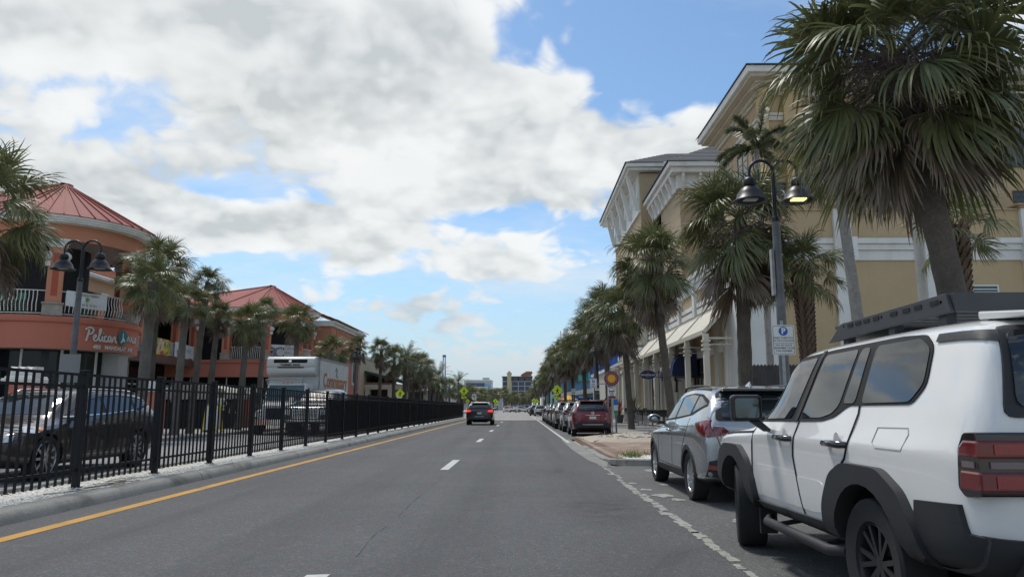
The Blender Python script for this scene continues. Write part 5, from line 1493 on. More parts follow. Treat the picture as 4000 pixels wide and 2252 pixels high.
def loft_body(stations, mat, arches, level=2, arch_r=.37, arch_depth=.3, arch_sq=1.0):
    verts, faces = [], []
    n = None
    for st in stations:
        y, p = st[0], section(*st[1:])
        ring = [(x, y, z) for x, z in p] + [(-x, y, z) for x, z in reversed(p[1:-1])]
        n = len(ring); verts += ring
    for i in range(len(stations) - 1):
        for k in range(n): faces.append((i * n + k, i * n + (k + 1) % n, (i + 1) * n + (k + 1) % n, (i + 1) * n + k))
    # end caps as ladders of quads
    h = n // 2
    for base, fl in ((0, False), ((len(stations) - 1) * n, True)):
        for k in range(h):
            a, b_ = base + k, base + k + 1; c, d = base + (n - k - 1) % n if k else base, base + (n - k) % n
            q = [base + k, base + k + 1, base + (n - k - 1) % n, base + (n - k) % n]
            q = list(dict.fromkeys(q))
            if len(q) >= 3: faces.append(tuple(q if fl else reversed(q)))
    me = bpy.data.meshes.new('body'); me.from_pydata(verts, [], faces); me.materials.append(mat)
    bm = bmesh.new(); bm.from_mesh(me); bmesh.ops.recalc_face_normals(bm, faces=bm.faces); bm.to_mesh(me); bm.free()
    o = bpy.data.objects.new('body', me); COL.objects.link(o)
    md = o.modifiers.new('s', 'SUBSURF'); md.levels = level; md.render_levels = level
    full = eval_mesh(o, 'body')
    bm = bmesh.new(); bm.from_mesh(full); bvh = BVHTree.FromBMesh(bm); bm.free()
    if arches:
        cut = MB()
        for y, z in arches:
            for s in (-1, 1):
                c = MB().lathe([(0, 0), (arch_r, 0), (arch_r, .9), (0, .9)], 28, axis='X')
                w_ = max(st[2] for st in stations)
                cut.add([((w_ - arch_depth + v[0]) * s, v[1] + y, v[2] * arch_sq + z) for v in c.v], c.f)
        cme = bpy.data.meshes.new('cut'); cme.from_pydata(cut.v, [], cut.f); cme.materials.append(PLASTIC)
        bm = bmesh.new(); bm.from_mesh(cme); bmesh.ops.remove_doubles(bm, verts=bm.verts, dist=1e-5); bmesh.ops.recalc_face_normals(bm, faces=bm.faces); bm.to_mesh(cme); bm.free()
        co = bpy.data.objects.new('cut', cme); COL.objects.link(co)
        o.data.materials.append(PLASTIC)
        bo_ = o.modifiers.new('b', 'BOOLEAN'); bo_.operation = 'DIFFERENCE'; bo_.object = co; bo_.solver = 'EXACT'; bo_.material_mode = 'TRANSFER'
        res = eval_mesh(o, 'body')
        bpy.data.objects.remove(co)
    else: res = full
    bpy.data.objects.remove(o)
    res.shade_smooth(); res.set_sharp_from_angle(angle=R(38))
    return res, bvh


def patch(bvh, poly, view, off, mat, name, maxlen=.11, side=1, depth=.03):
    """a panel drawn in side, rear, front or top view and laid onto the body surface"""
    bm = bmesh.new()
    vs = [bm.verts.new((p[0], p[1], 0)) for p in poly]
    bm.faces.new(vs)
    bm.normal_update()
    bmesh.ops.triangulate(bm, faces=bm.faces)
    for it in range(6):
        es = [e for e in bm.edges if e.calc_length() > maxlen]
        if not es: break
        bmesh.ops.subdivide_edges(bm, edges=es, cuts=1)
        bm.normal_update()
        bmesh.ops.triangulate(bm, faces=bm.faces)
    last = None
    for v in bm.verts:
        a, b_ = v.co.x, v.co.y
        if view == 'side': o, d = Vector((3 * side, a, b_)), Vector((-side, 0, 0))
        elif view == 'rear': o, d = Vector((a, -6, b_)), Vector((0, 1, 0))
        elif view == 'front': o, d = Vector((a, 6, b_)), Vector((0, -1, 0))
        else: o, d = Vector((a, b_, 5)), Vector((0, 0, -1))
        hit, nrm, _, _ = bvh.ray_cast(o, d)
        if hit is None:
            hit, nrm, _, _ = bvh.find_nearest(o + d * (2.2 if view == 'side' else 4))
            hit = Vector((hit.x if view != 'rear' else a, hit.y, hit.z))
        if nrm.dot(d) > 0: nrm = -nrm
        v.co = hit + (nrm - d * .6).normalized() * off * 1.25
    # recalc_face_normals is unreliable on open sheets: orient towards the viewer
    bm.normal_update()
    dd = {'side': Vector((side, 0, 0)), 'rear': Vector((0, -1, 0)), 'front': Vector((0, 1, 0)), 'top': Vector((0, 0, 1))}[view]
    if sum(f.normal.dot(dd) * f.calc_area() for f in bm.faces) < 0: bmesh.ops.reverse_faces(bm, faces=bm.faces)
    be = [e for e in bm.edges if e.is_boundary]
    r = bmesh.ops.extrude_edge_only(bm, edges=be)
    for v in [g_ for g_ in r['geom'] if isinstance(g_, bmesh.types.BMVert)]: v.co = v.co - dd * depth
    me = bpy.data.meshes.new(name); bm.to_mesh(me); bm.free(); me.materials.append(mat)
    me.shade_smooth(); me.set_sharp_from_angle(angle=R(45))
    return me


def strip_poly(pts, wd):
    """thin polygon along a polyline"""
    P = [Vector((p[0], p[1], 0)) for p in pts]; Lf, Rt = [], []
    for i, p in enumerate(P):
        d = (P[min(i + 1, len(P) - 1)] - P[max(i - 1, 0)]).normalized(); n = Vector((-d.y, d.x, 0)) * wd / 2
        Lf.append((p + n)[:2]); Rt.append((p - n)[:2])
    return Lf + Rt[::-1]


def round_poly(pts, r=.04, k=3):
    out = []; n = len(pts)
    for i in range(n):
        p = Vector(pts[i]); a = Vector(pts[i - 1]); b_ = Vector(pts[(i + 1) % n])
        u = (a - p); v = (b_ - p); rr = min(r, u.length * .45, v.length * .45)
        s, e = p + u.normalized() * rr, p + v.normalized() * rr
        for j in range(k + 1):
            t = j / k; out.append(tuple((s * (1 - t) ** 2 + p * 2 * t * (1 - t) + e * t * t)))
    return out


def wheel(r, wd, rim, spokes, mat, style='split', face=1):
    """tyre mesh with a rim child mesh; axis along x, outer face towards +x"""
    h = wd / 2
    t = MB().lathe([(rim, -h * .8), (r * .93, -h * .98), (r * .985, -h * .86), (r, -h * .6), (r, h * .6), (r * .985, h * .86), (r * .93, h * .98), (rim + .012, h * .86), (rim, h * .7)], 36, axis='X')
    for q in (-.35, 0, .35): pass
    tm = t.mesh('wheel', (RUBBER,), 35)
    m = MB().lathe([(rim, -h * .8), (rim, h * .72), (rim * .965, h * .78), (rim * .93, h * .6), (rim * .93, -h * .5)], 36, axis='X')
    m.lathe([(0, h * .62), (rim * .17, h * .60), (rim * .2, h * .5), (rim * .2, h * .1), (0, h * .1)], 18, axis='X')
    for k in range(spokes):
        a = 2 * math.pi * k / spokes
        for q in ((-.5, .5) if style == 'split' else (0,)):
            da = q * (.42 if style == 'split' else 0) * 2 * math.pi / spokes
            ca, sa = math.cos(a + da), math.sin(a + da); c0, s0 = math.cos(a + da * .4), math.sin(a + da * .4)
            p0 = Vector((h * .52, rim * .14 * c0, rim * .14 * s0)); p1 = Vector((h * .66, rim * .95 * ca, rim * .95 * sa))
            wsp = rim * (.13 if style == 'split' else .26 if spokes < 7 else .15)
            m.bar(p0, p1, wsp, rim * .09, up=(1, 0, 0))
    rm = m.mesh('rim', (mat,), 40)
    dk = MB().lathe([(0, -h * .1), (rim * .93, -h * .1)], 20, axis='X').mesh('brake_disc', (M('brake_dark', (.03, .03, .032), .6, .5),))
    return tm, rm, dk


def put_wheels(root, wm, track, axles, z, steer=0.0):
    for i, y in enumerate(axles):
        for s in (-1, 1):
            o = link('wheel', wm[0], root); o.location = (s * track, y, z); o.rotation_euler.z = (0 if s > 0 else math.pi) + (steer if y == max(axles, key=lambda q: q) and steer else 0)
            link('rim', wm[1], o); link('brake_disc', wm[2], o)


def obj_color(o, mat):
    o.material_slots[0].link = 'OBJECT'; o.material_slots[0].material = mat


def mirror_part(root, sx, y, z, mat, size=(.13, .07, .10), arm=True):
    a, b_, c = size
    hs = MB().lathe([(0, -1), (.55, -.92), (.9, -.6), (1, -.1), (.96, .5), (.7, .9), (0, 1)], 14, axis='Y')
    o = part(MB().add([(v[0] * a, v[1] * b_, v[2] * c) for v in hs.v], hs.f), 'mirror', mat, root, 60)
    o.location = (sx, y, z)
    gl = MB().prism([(a * .82 * math.cos(q), c * .8 * math.sin(q)) for q in [2 * math.pi * i / 14 for i in range(14)]], 'xz', -b_ * .93, -b_ * .86)
    part(gl, 'mirror_glass', GLASS, o)
    s = 1 if sx > 0 else -1
    part(MB().bar((-s * a * .5, .02, -c * .7), (-s * (a + .12), .05, -c * .9), .05, .05), 'mirror_arm', PLASTIC, o)
    return o


ARC = lambda y, z, r, a0, a1, n=14: [(y + r * math.cos(R(a0 + (a1 - a0) * i / n)), z + r * math.sin(R(a0 + (a1 - a0) * i / n))) for i in range(n + 1)]


def arch_poly(y, z, r0, r1, a0=-8, a1=188): return ARC(y, z, r1, a0, a1) + ARC(y, z, r0, a1, a0)


def suv_stations(L=4.6, W=1.87, H=1.66, hood=1.0, tail=1.0, lean=0.0):
    T = [(-2.30, .42, .78, .82, .98, .76, 1.0, .70, 1.03), (-2.22, .36, .87, .88, 1.08, .82, 1.14, .74, 1.17), (-2.05, .32, .91, .92, 1.13, .87, 1.34, .72, 1.38), (-1.80, .28, .93, .95, 1.14, .88, 1.52, .68, 1.57),
         (-1.4, .26, .935, .95, 1.12, .885, 1.56, .665, 1.63), (-.6, .24, .93, .93, 1.07, .885, 1.585, .66, 1.66), (0, .24, .93, .92, 1.04, .88, 1.57, .655, 1.655), (.45, .24, .93, .91, 1.02, .88, 1.49, .65, 1.60),
         (.75, .24, .93, .90, 1.0, .88, 1.32, .66, 1.44), (1.05, .24, .93, .89, .98, .87, 1.10, .68, 1.22), (1.25, .24, .93, .885, .97, .86, 1.01, .70, 1.06), (1.6, .24, .925, .88, .94, .85, .97, .70, 1.01),
         (2.0, .26, .89, .80, .87, .80, .90, .64, .93), (2.22, .32, .78, .68, .78, .70, .80, .55, .82), (2.30, .40, .66, .58, .68, .60, .70, .48, .71)]
    ky, kw, kz = L / 4.6, W / 1.87, H / 1.66
    return [(t[0] * ky,) + tuple((v * (kz if i in (0, 2, 3, 5, 7) else kw)) for i, v in enumerate(t[1:])) for t in T]


def make_suv(name, label, color, loc, rz, L=4.6, W=1.87, H=1.66, wb=2.72, group=None, detail=1, wheels=None, lit=False, wheel_r=.345, clad=True, rear='suv', plate=True):
    ky, kw, kz = L / 4.6, W / 1.87, H / 1.66
    root = thing(name, label, 'car', loc, rz, group)
    fy, ry = wb / 2 + .06, -wb / 2 + .06
    body, bvh = loft_body(suv_stations(L, W, H), color, [(ry, wheel_r), (fy, wheel_r)], 2, wheel_r + .045)
    bo_ = link('body', body, root)
    S = lambda pts: [(y * ky, z * kz) for y, z in pts]
    X = lambda pts: [(x * kw, z * kz) for x, z in pts]

    def both(poly, off, mat, nm, parent=None, **kw_):
        out = []
        for s in (-1, 1): out.append(link(nm, patch(bvh, poly, 'side', off, mat, nm, side=s, **kw_), parent or root))
        return out
    daylight = [(.98, 1.075), (.60, 1.24), (.22, 1.40), (-.3, 1.50), (-.9, 1.525), (-1.45, 1.50), (-1.8, 1.43), (-2.02, 1.35), (-1.36, 1.20), (-.3, 1.13)]
    both(S(round_poly(daylight, .05)), .003, SEAM, 'window_frame')
    for q in ([(.86, 1.105), (.57, 1.24), (.20, 1.385), (-.22, 1.465), (-.16, 1.15)], [(-.27, 1.155), (-.31, 1.475), (-.88, 1.50), (-1.24, 1.48), (-1.22, 1.21)], [(-1.32, 1.235), (-1.33, 1.475), (-1.52, 1.455), (-1.92, 1.355)]):
        both(S(round_poly(q, .03)), .007, GLASS, 'side_window')
    # doors: gaps and handles
    for q in ([(.92, 1.06), (.95, .75), (.90, .42)], [(-.22, 1.13), (-.25, .8), (-.20, .40)], [(-1.28, 1.16), (-1.22, .95), (-.98, .70), (-.93, .42)]):
        both(S(strip_poly(q, .012)), .002, SEAM, 'door_gap', depth=.004)
    both(S(strip_poly([(.9, .41), (-.9, .41)], .012)), .002, SEAM, 'door_gap', depth=.004)
    for yy, zz in ((.02, .955), (-.98, 1.0)):
        for s in (-1, 1):
            hx = bvh.ray_cast(Vector((3 * s, yy * ky, zz * kz)), Vector((-s, 0, 0)))[0]
            part(MB().tube([(hx.x - s * .005, yy * ky + .10, zz * kz), (hx.x + s * .03, yy * ky + .07, zz * kz), (hx.x + s * .03, yy * ky - .07, zz * kz), (hx.x - s * .005, yy * ky - .10, zz * kz)], .016, 6), 'door_handle', color, root, 60)
    if clad:
        for yc in (ry, fy): both(arch_poly(yc, wheel_r, wheel_r + .03, wheel_r + .10), .012, PLASTIC, 'wheel_arch', depth=.06)
        both([(fy - wheel_r - .06, .22), (fy - wheel_r - .08, .38 * kz), (ry + wheel_r + .08, .40 * kz), (ry + wheel_r + .06, .24)], .012, PLASTIC, 'sill', depth=.04)
        link('rear_bumper', patch(bvh, X([(-.86, .40), (.86, .40), (.84, .60), (.60, .66), (-.60, .66), (-.84, .60)]), 'rear', .012, PLASTIC, 'rear_bumper'), root)
    # rear window, lamps, plate
    rg = X(round_poly([(-.66, 1.17), (.66, 1.17), (.56, 1.50), (-.56, 1.50)], .07))
    link('rear_frame', patch(bvh, X(round_poly([(-.74, 1.13), (.74, 1.13), (.61, 1.53), (-.61, 1.53)], .07)), 'rear', .004, SEAM, 'rear_frame'), root)
    link('rear_window', patch(bvh, rg, 'rear', .009, GLASS, 'rear_window'), root)
    tl_ = TAIL_LIT if lit else TAIL
    for s in (-1, 1):
        link('tail_lamp', patch(bvh, X([(s * .56, .98), (s * .64, 1.05), (s * .83, 1.06), (s * .88, .98), (s * .84, .91), (s * .66, .94)]), 'rear', .012, tl_, 'tail_lamp'), root)
    both(S([(-1.92, 1.07), (-2.2, 1.06), (-2.24, .92), (-2.12, .93), (-1.98, 1.0)]), .010, tl_, 'tail_lamp_side')
    if lit: link('brake_lamp', patch(bvh, X([(-.13, 1.555), (.13, 1.555), (.13, 1.60), (-.13, 1.60)]), 'rear', .02, TAIL_LIT, 'brake_lamp'), root)
    if plate:
        pl_ = link('number_plate', patch(bvh, X([(-.155, .78), (.155, .78), (.155, .90), (-.155, .90)]), 'rear', .012, PLATE_W, 'number_plate'), root)
    link('tailgate_gap', patch(bvh, X(strip_poly([(-.80, 1.12), (-.74, .95), (-.66, .70), (.66, .70), (.74, .95), (.80, 1.12)], .012)), 'rear', .003, SEAM, 'tailgate_gap', depth=.004), root)
    # windscreen, headlamps, grille
    link('windscreen', patch(bvh, X(round_poly([(-.64, 1.14), (.64, 1.14), (.56, 1.52), (-.56, 1.52)], .06)), 'front', .006, GLASS, 'windscreen'), root)
    for s in (-1, 1): link('headlamp', patch(bvh, X([(s * .40, .74), (s * .78, .80), (s * .80, .70), (s * .45, .66)]), 'front', .008, LENS, 'headlamp'), root)
    link('grille', patch(bvh, X(round_poly([(-.38, .72), (.38, .72), (.30, .50), (-.30, .50)], .04)), 'front', .008, PLASTIC, 'grille'), root)
    link('front_bumper', patch(bvh, X([(-.6, .46), (.6, .46), (.5, .40), (-.5, .40)]), 'front', .01, PLASTIC, 'front_bumper'), root)
    mirror_part(root, -1.02 * kw, .80 * ky, 1.12 * kz, color, (.12, .08, .085)); mirror_part(root, 1.02 * kw, .80 * ky, 1.12 * kz, color, (.12, .08, .085))
    # spoiler, rails, fin
    part(MB().add([(-.56 * kw, -1.98 * ky, 1.575 * kz), (.56 * kw, -1.98 * ky, 1.575 * kz), (.58 * kw, -1.70 * ky, 1.605 * kz), (-.58 * kw, -1.70 * ky, 1.605 * kz), (-.54 * kw, -1.95 * ky, 1.54 * kz), (.54 * kw, -1.95 * ky, 1.54 * kz), (.56 * kw, -1.70 * ky, 1.55 * kz), (-.56 * kw, -1.70 * ky, 1.55 * kz)],
                  [(0, 1, 2, 3), (7, 6, 5, 4), (0, 4, 5, 1), (1, 5, 6, 2), (2, 6, 7, 3), (3, 7, 4, 0)]), 'spoiler', color, root, bevel=.008)
    for s in (-1, 1):
        pts = []
        for yy in [-1.55, -1.45, -1.2, -.7, -.2, .05, .12]:
            hz_ = bvh.ray_cast(Vector((s * .60 * kw, yy * ky, 4)), Vector((0, 0, -1)))[0].z
            pts.append((s * .60 * kw, yy * ky, hz_ + (.045 if -1.5 < yy < .1 else .0)))
        part(MB().tube(pts, .018, 6), 'roof_rail', PLASTIC if clad else CHROME, root, 60)
    hz_ = bvh.ray_cast(Vector((0, -1.3 * ky, 4)), Vector((0, 0, -1)))[0].z
    part(MB().add([(-.02, -1.42, hz_ - .01), (.02, -1.42, hz_ - .01), (.03, -1.2, hz_ - .01), (-.03, -1.2, hz_ - .01), (0, -1.40, hz_ + .065), (0, -1.36, hz_ + .06)], [(0, 1, 2, 3), (0, 4, 1), (4, 5, 2, 1), (0, 3, 5, 4), (3, 2, 5)]), 'aerial_fin', color, root)
    part(MB().box(-.55, .55, -1.6 * ky, 1.6 * ky, .2, .3), 'underbody', SEAM, root)
    put_wheels(root, wheels or WH_SILVER, W / 2 - .125, (ry, fy), wheel_r)
    root['_fy'] = fy
    return root, bvh, both


WH_SILVER = wheel(.345, .23, .235, 5, ALLOY, 'split')
WH_TEN = wheel(.345, .23, .25, 10, ALLOY, 'plain')
WH_DARK = wheel(.385, .27, .235, 6, DARK_ALLOY, 'split')

# ---------------- white boxy off-roader in the foreground
WHITEP = paint('white_car_paint', (.76, .75, .72), 0, .22)
LC = thing('parked_suv', 'large white boxy off-roader with black roof rack and black wheel arches', 'car', (3.13, 6.12, 0), R(0.0), 'cars parked along the kerb')
st = [(-2.50, .66, .80, .90, 1.10, .82, 1.16, .76, 1.20), (-2.47, .60, .885, 1.0, 1.27, .845, 1.33, .78, 1.37), (-2.41, .56, .935, 1.06, 1.33, .875, 1.60, .775, 1.64), (-2.33, .52, .965, 1.08, 1.34, .89, 1.73, .765, 1.78), (-2.1, .50, .98, 1.09, 1.335, .90, 1.765, .765, 1.825),
      (-1.4, .48, .985, 1.09, 1.32, .905, 1.775, .76, 1.835), (-.6, .42, .985, 1.09, 1.26, .915, 1.775, .755, 1.835), (.0, .42, .985, 1.09, 1.24, .915, 1.765, .75, 1.825), (.25, .42, .985, 1.09, 1.23, .915, 1.735, .745, 1.80), (.45, .42, .985, 1.09, 1.225, .915, 1.60, .745, 1.68),
      (.72, .42, .985, 1.085, 1.20, .915, 1.32, .76, 1.40), (.90, .43, .985, 1.075, 1.165, .92, 1.17, .79, 1.21), (1.1, .44, .985, 1.06, 1.125, .925, 1.13, .82, 1.155), (1.6, .46, .985, 1.04, 1.09, .925, 1.10, .82, 1.13), (2.05, .50, .97, 1.0, 1.05, .91, 1.06, .80, 1.09), (2.28, .54, .90, .92, .98, .84, .99, .76, 1.01), (2.36, .60, .80, .85, .90, .74, .91, .66, .92)]
body, bvh = loft_body(st, WHITEP, [(-1.40, .385), (1.42, .385)], 2, .485, .32)
link('body', body, LC)


def lc(poly, off, mat, nm, parent=None, **k):
    r = None
    for s in (-1, 1): r_ = link(nm, patch(bvh, poly, 'side', off, mat, nm, side=s, **k), parent or LC); r = r or r_
    return r


Q = lambda pts: [(y - 6.12, z) for y, z in pts]
lc(round_poly(Q([(6.97, 1.195), (6.62, 1.47), (6.42, 1.66), (6.28, 1.725), (5.6, 1.745), (4.6, 1.75), (4.30, 1.735), (4.175, 1.66), (4.165, 1.44), (4.28, 1.335), (5.10, 1.33), (5.30, 1.25), (5.5, 1.22)]), .05), .006, SEAM, 'window_frame', maxlen=.07)
for q in ([(6.85, 1.215), (6.59, 1.44), (6.40, 1.63), (6.27, 1.69), (5.86, 1.705), (6.10, 1.235)], [(5.90, 1.24), (5.70, 1.71), (5.14, 1.715), (5.24, 1.335), (5.34, 1.275), (5.52, 1.245)], [(5.18, 1.345), (5.09, 1.715), (4.96, 1.715), (5.0, 1.345)], [(4.90, 1.345), (4.87, 1.715), (4.34, 1.715), (4.20, 1.65), (4.19, 1.45), (4.30, 1.35)]):
    lc(round_poly(Q(q), .04), .010, GLASS, 'side_window', depth=.008)
lc(Q([(6.02, 1.215), (5.80, 1.745), (5.74, 1.745), (5.95, 1.215)]), .012, PLASTIC, 'window_pillar', depth=.008)
for q in ([(6.98, 1.18), (7.0, .85), (7.02, .50)], [(5.93, 1.215), (5.96, .95), (5.80, .53)], [(4.93, 1.33), (4.92, 1.28), (4.98, 1.08), (5.02, .99), (5.10, .93)], [(7.0, 1.10), (7.6, 1.075), (8.3, 1.04)]):
    lc(strip_poly(Q(q), .013), .007, SEAM, 'door_gap', depth=.006)
lc(strip_poly(Q([(4.62, 1.20), (4.27, 1.205), (4.25, 1.17), (4.30, 1.08), (4.60, 1.08), (4.65, 1.11), (4.62, 1.20)]), .005), .003, M('fine_gap', (.40, .40, .39), .6), 'fuel_flap', depth=.004)
# black arches: squared shoulders like the real pressing
for yc in (-1.40, 1.42):
    out_ = [(yc + .64, .50), (yc + .60, .68), (yc + .46, .88), (yc + .26, .965), (yc - .22, .965), (yc - .44, .86), (yc - .60, .66), (yc - .64, .50)]
    in_ = ARC(yc, .385, .468, 172, 8, 14)
    lc(round_poly(out_, .06) + in_, .045, PLASTIC, 'wheel_arch', depth=.12, maxlen=.08)
lc(Q([(6.98, .505), (5.34, .535), (5.30, .40), (6.9, .38)]), .022, PLASTIC, 'sill', depth=.06)
lc(Q([(4.14, .83), (3.78, .85), (3.75, .72), (3.60, .70), (3.62, .48), (4.2, .46)]), .022, PLASTIC, 'bumper_corner', depth=.05, maxlen=.05)
lc(Q([(7.98, .55), (8.42, .62), (8.44, .86), (8.1, .84)]), .02, PLASTIC, 'front_corner', depth=.05)
# lower door scallop
lc(round_poly(Q([(6.90, .56), (6.72, .79), (5.42, .80), (5.33, .60), (5.6, .57)]), .05), .004, WHITEP, 'door_scallop', depth=.004)
for yy in (6.14, 5.14):
    for s in (-1, 1):
        hx = bvh.ray_cast(Vector((3 * s, yy - 6.12, 1.075)), Vector((-s, 0, 0)))[0].x
        part(MB().tube([(hx, yy - 6.12 + .14, 1.075), (hx + s * .045, yy - 6.12 + .11, 1.077), (hx + s * .05, yy - 6.12, 1.078), (hx + s * .045, yy - 6.12 - .11, 1.077), (hx, yy - 6.12 - .14, 1.075)], [.022, .026, .026, .026, .022], 8), 'door_handle', M('gloss_black', (.01, .01, .011), .12, 0, 0, coat=1), LC, 60)
        part(MB().add([(hx + s * .002, yy - 6.12 + .055 * math.cos(q), 1.08 + .075 * math.sin(q)) for q in [i * math.pi / 8 for i in range(16)]], [tuple(range(16))]), 'handle_recess', M('white_recess', (.55, .55, .54), .5), LC)
# side step
for s in (-1, 1):
    part(MB().tube([(s * .93, .62, .37), (s * 1.0, .50, .355), (s * 1.0, -.80, .355), (s * .93, -.92, .37)], .038, 10), 'side_step', PLASTIC, LC, 60)
    part(MB().bar((s * .98, .3, .36), (s * .6, .3, .42), .05, .03).bar((s * .98, -.6, .36), (s * .6, -.6, .42), .05, .03), 'step_bracket', PLASTIC, LC)
# tail lamps: glossy corner blocks with lens bars
LH = M('lamp_housing', (.012, .006, .007), .2, 0, 0, coat=1)
for s in (-1, 1):
    hs = part(MB().prism(round_poly([(-2.345, .93), (-2.365, 1.12), (-2.42, 1.20), (-2.53, 1.205), (-2.535, .905), (-2.40, .89)], .02), 'yz', s * .56, s * .972), 'tail_lamp', LH, LC, bevel=.012)
    for z0, z1 in ((.925, 1.02), (1.08, 1.165)):
        part(MB().prism([(-2.365, z0), (-2.38, min(z1, 1.13)), (-2.425, z1), (-2.541, z1), (-2.541, z0)], 'yz', s * .60, s * .978), 'lamp_lens', TAIL, hs, bevel=.012)
    TL2 = M('tail_lens_inner', (.26, .010, .016), .15, 0, .1, 20, coat=1)
    for z0, z1 in ((.945, 1.0), (1.10, 1.147)):
        part(MB().box(s * .66, s * .90, -2.546, -2.538, z0, z1), 'inner_lens', TL2, hs)
    part(MB().box(s * .971, s * .976, -2.50, -2.40, 1.035, 1.065).box(s * .62, s * .92, -2.54, -2.53, 1.035, 1.065), 'reverse_lamp', M('reverse_lens', (.20, .16, .16), .2, .2, .1), hs)
link('rear_window', patch(bvh, round_poly([(-.74, 1.32), (.74, 1.32), (.68, 1.70), (-.68, 1.70)], .06), 'rear', .018, GLASS, 'rear_window', maxlen=.06), LC)
link('rear_frame', patch(bvh, round_poly([(-.80, 1.27), (.80, 1.27), (.70, 1.73), (-.70, 1.73)], .06), 'rear', .010, PLASTIC, 'rear_frame', maxlen=.05), LC)
lc(strip_poly(Q([(4.16, 1.70), (3.95, 1.695), (3.80, 1.685), (3.74, 1.67)]), .045), .010, PLASTIC, 'pillar_trim', maxlen=.035)
link('rear_bumper', patch(bvh, [(-.90, .52), (.90, .52), (.90, .72), (.72, .70), (-.72, .70), (-.90, .72)], 'rear', .04, PLASTIC, 'rear_bumper', depth=.1, maxlen=.05), LC)
part(MB().box(-.80, .80, -2.62, -2.42, .52, .66), 'bumper_step', PLASTIC, LC, bevel=.03)
link('garnish', patch(bvh, [(-.52, 1.12), (.52, 1.12), (.52, 1.20), (-.52, 1.20)], 'rear', .015, PLASTIC, 'garnish'), LC)
link('number_plate', patch(bvh, [(-.16, .93), (.16, .93), (.16, 1.05), (-.16, 1.05)], 'rear', .02, PLATE_W, 'number_plate'), LC)
link('tailgate_gap', patch(bvh, strip_poly([(-.56, 1.22), (-.53, .74), (.53, .74), (.56, 1.22)], .014), 'rear', .004, SEAM, 'tailgate_gap', depth=.004), LC)
link('windscreen', patch(bvh, round_poly([(-.74, 1.26), (.74, 1.26), (.66, 1.70), (-.66, 1.70)], .05), 'front', .006, GLASS, 'windscreen'), LC)
link('grille', patch(bvh, round_poly([(-.5, .95), (.5, .95), (.5, .70), (-.5, .70)], .04), 'front', .01, PLASTIC, 'grille'), LC)
for s in (-1, 1): link('headlamp', patch(bvh, round_poly([(s * .55, .93), (s * .76, .93), (s * .76, .78), (s * .55, .78)], .03), 'front', .012, LENS, 'headlamp'), LC)
# door mirrors: squarish black housings
for s in (-1, 1):
    mo = part(MB().box(-.13, .13, -.05, .07, -.115, .115), 'mirror', M('mirror_black', (.02, .02, .022), .35, 0, .05), LC, bevel=.03); mo.location = (s * 1.15, .46, 1.315); mo.rotation_euler.z = s * R(6)
    part(MB().prism(round_poly([(-.10, -.085), (.10, -.085), (.10, .085), (-.10, .085)], .025), 'xz', -.058, -.051), 'mirror_glass', M('mirror_glass', (.10, .12, .13), .05, .9, 0), mo)
    part(MB().add([(-s * .02, .03, -.115), (-s * .12, .05, -.115), (-s * .22, .06, -.20), (-s * .14, .02, -.20), (-s * .02, -.04, -.115), (-s * .12, -.03, -.115), (-s * .22, -.02, -.20), (-s * .14, -.04, -.20)], [(0, 1, 2, 3), (7, 6, 5, 4), (0, 4, 5, 1), (1, 5, 6, 2), (2, 6, 7, 3), (3, 7, 4, 0)]), 'mirror_arm', MATS['mirror_black'], mo)
# roof rack: slotted side plates, slats, lip
RK = M('rack_black', (.055, .057, .060), .5, .1, .1, 6)
for s in (-1, 1):
    prof = [(-.25, 1.815), (-.50, 1.945), (-1.90, 1.965), (-1.94, 1.85), (-1.0, 1.84)]
    part(MB().prism(prof, 'yz', s * .665, s * .69), 'rack_side', RK, LC, bevel=.004)
    for k, y in enumerate((-.62, -.75, -.88, -1.02, -1.26, -1.42, -1.56, -1.74)):
        part(MB().box(s * .689, s * .694, y, y - .085, 1.905 + .001 * k, 1.93 + .001 * k), 'rack_slot', SEAM, LC)
    for y in (-.55, -1.14, -1.85): part(MB().lathe([(0, 0), (.011, 0), (.011, .005), (0, .005)], 8, (s * .690, y, 1.92), axis='X'), 'rack_bolt', SEAM, LC)
    for y in (-.5, -1.2, -1.8): part(MB().box(s * .60, s * .66, y - .04, y + .04, 1.76, 1.87), 'rack_foot', RK, LC)
for k in range(9): part(MB().box(-.665, .665, -.42 - k * .18, -.34 - k * .18, 1.915, 1.94), 'rack_slat', RK, LC)
part(MB().box(-.665, .665, -1.94, -1.90, 1.86, 1.965), 'rack_end', RK, LC)
part(MB().add([(-.665, -.27, 1.845), (.665, -.27, 1.845), (.665, -.50, 1.955), (-.665, -.50, 1.955)], [(0, 1, 2, 3)]), 'rack_fairing', RK, LC)
part(MB().add([(-.60, -2.45, 1.80), (.60, -2.45, 1.80), (.64, -2.1, 1.835), (-.64, -2.1, 1.835), (-.60, -2.44, 1.765), (.60, -2.44, 1.765), (.64, -2.1, 1.79), (-.64, -2.1, 1.79)], [(0, 1, 2, 3), (7, 6, 5, 4), (0, 4, 5, 1), (1, 5, 6, 2), (2, 6, 7, 3), (3, 7, 4, 0)]), 'spoiler', WHITEP, LC, bevel=.01)
part(MB().box(-.6, .6, -2.2, 2.0, .3, .5), 'underbody', SEAM, LC)
part(MB().box(-.95, -.80, -.78 + 1.62, -.74 + 1.62, .2, .42).box(.80, .95, -.78 + 1.62, -.74 + 1.62, .2, .42), 'mud_flap', RUBBER, LC)
for i, y in enumerate((-1.40, 1.42)):
    for s in (-1, 1):
        o = link('wheel', WH_DARK[0], LC); o.location = (s * .865, y, .385); o.rotation_euler.z = (0 if s > 0 else math.pi) + (R(-14) if i else 0)
        link('rim', WH_DARK[1], o); link('brake_disc', WH_DARK[2], o)

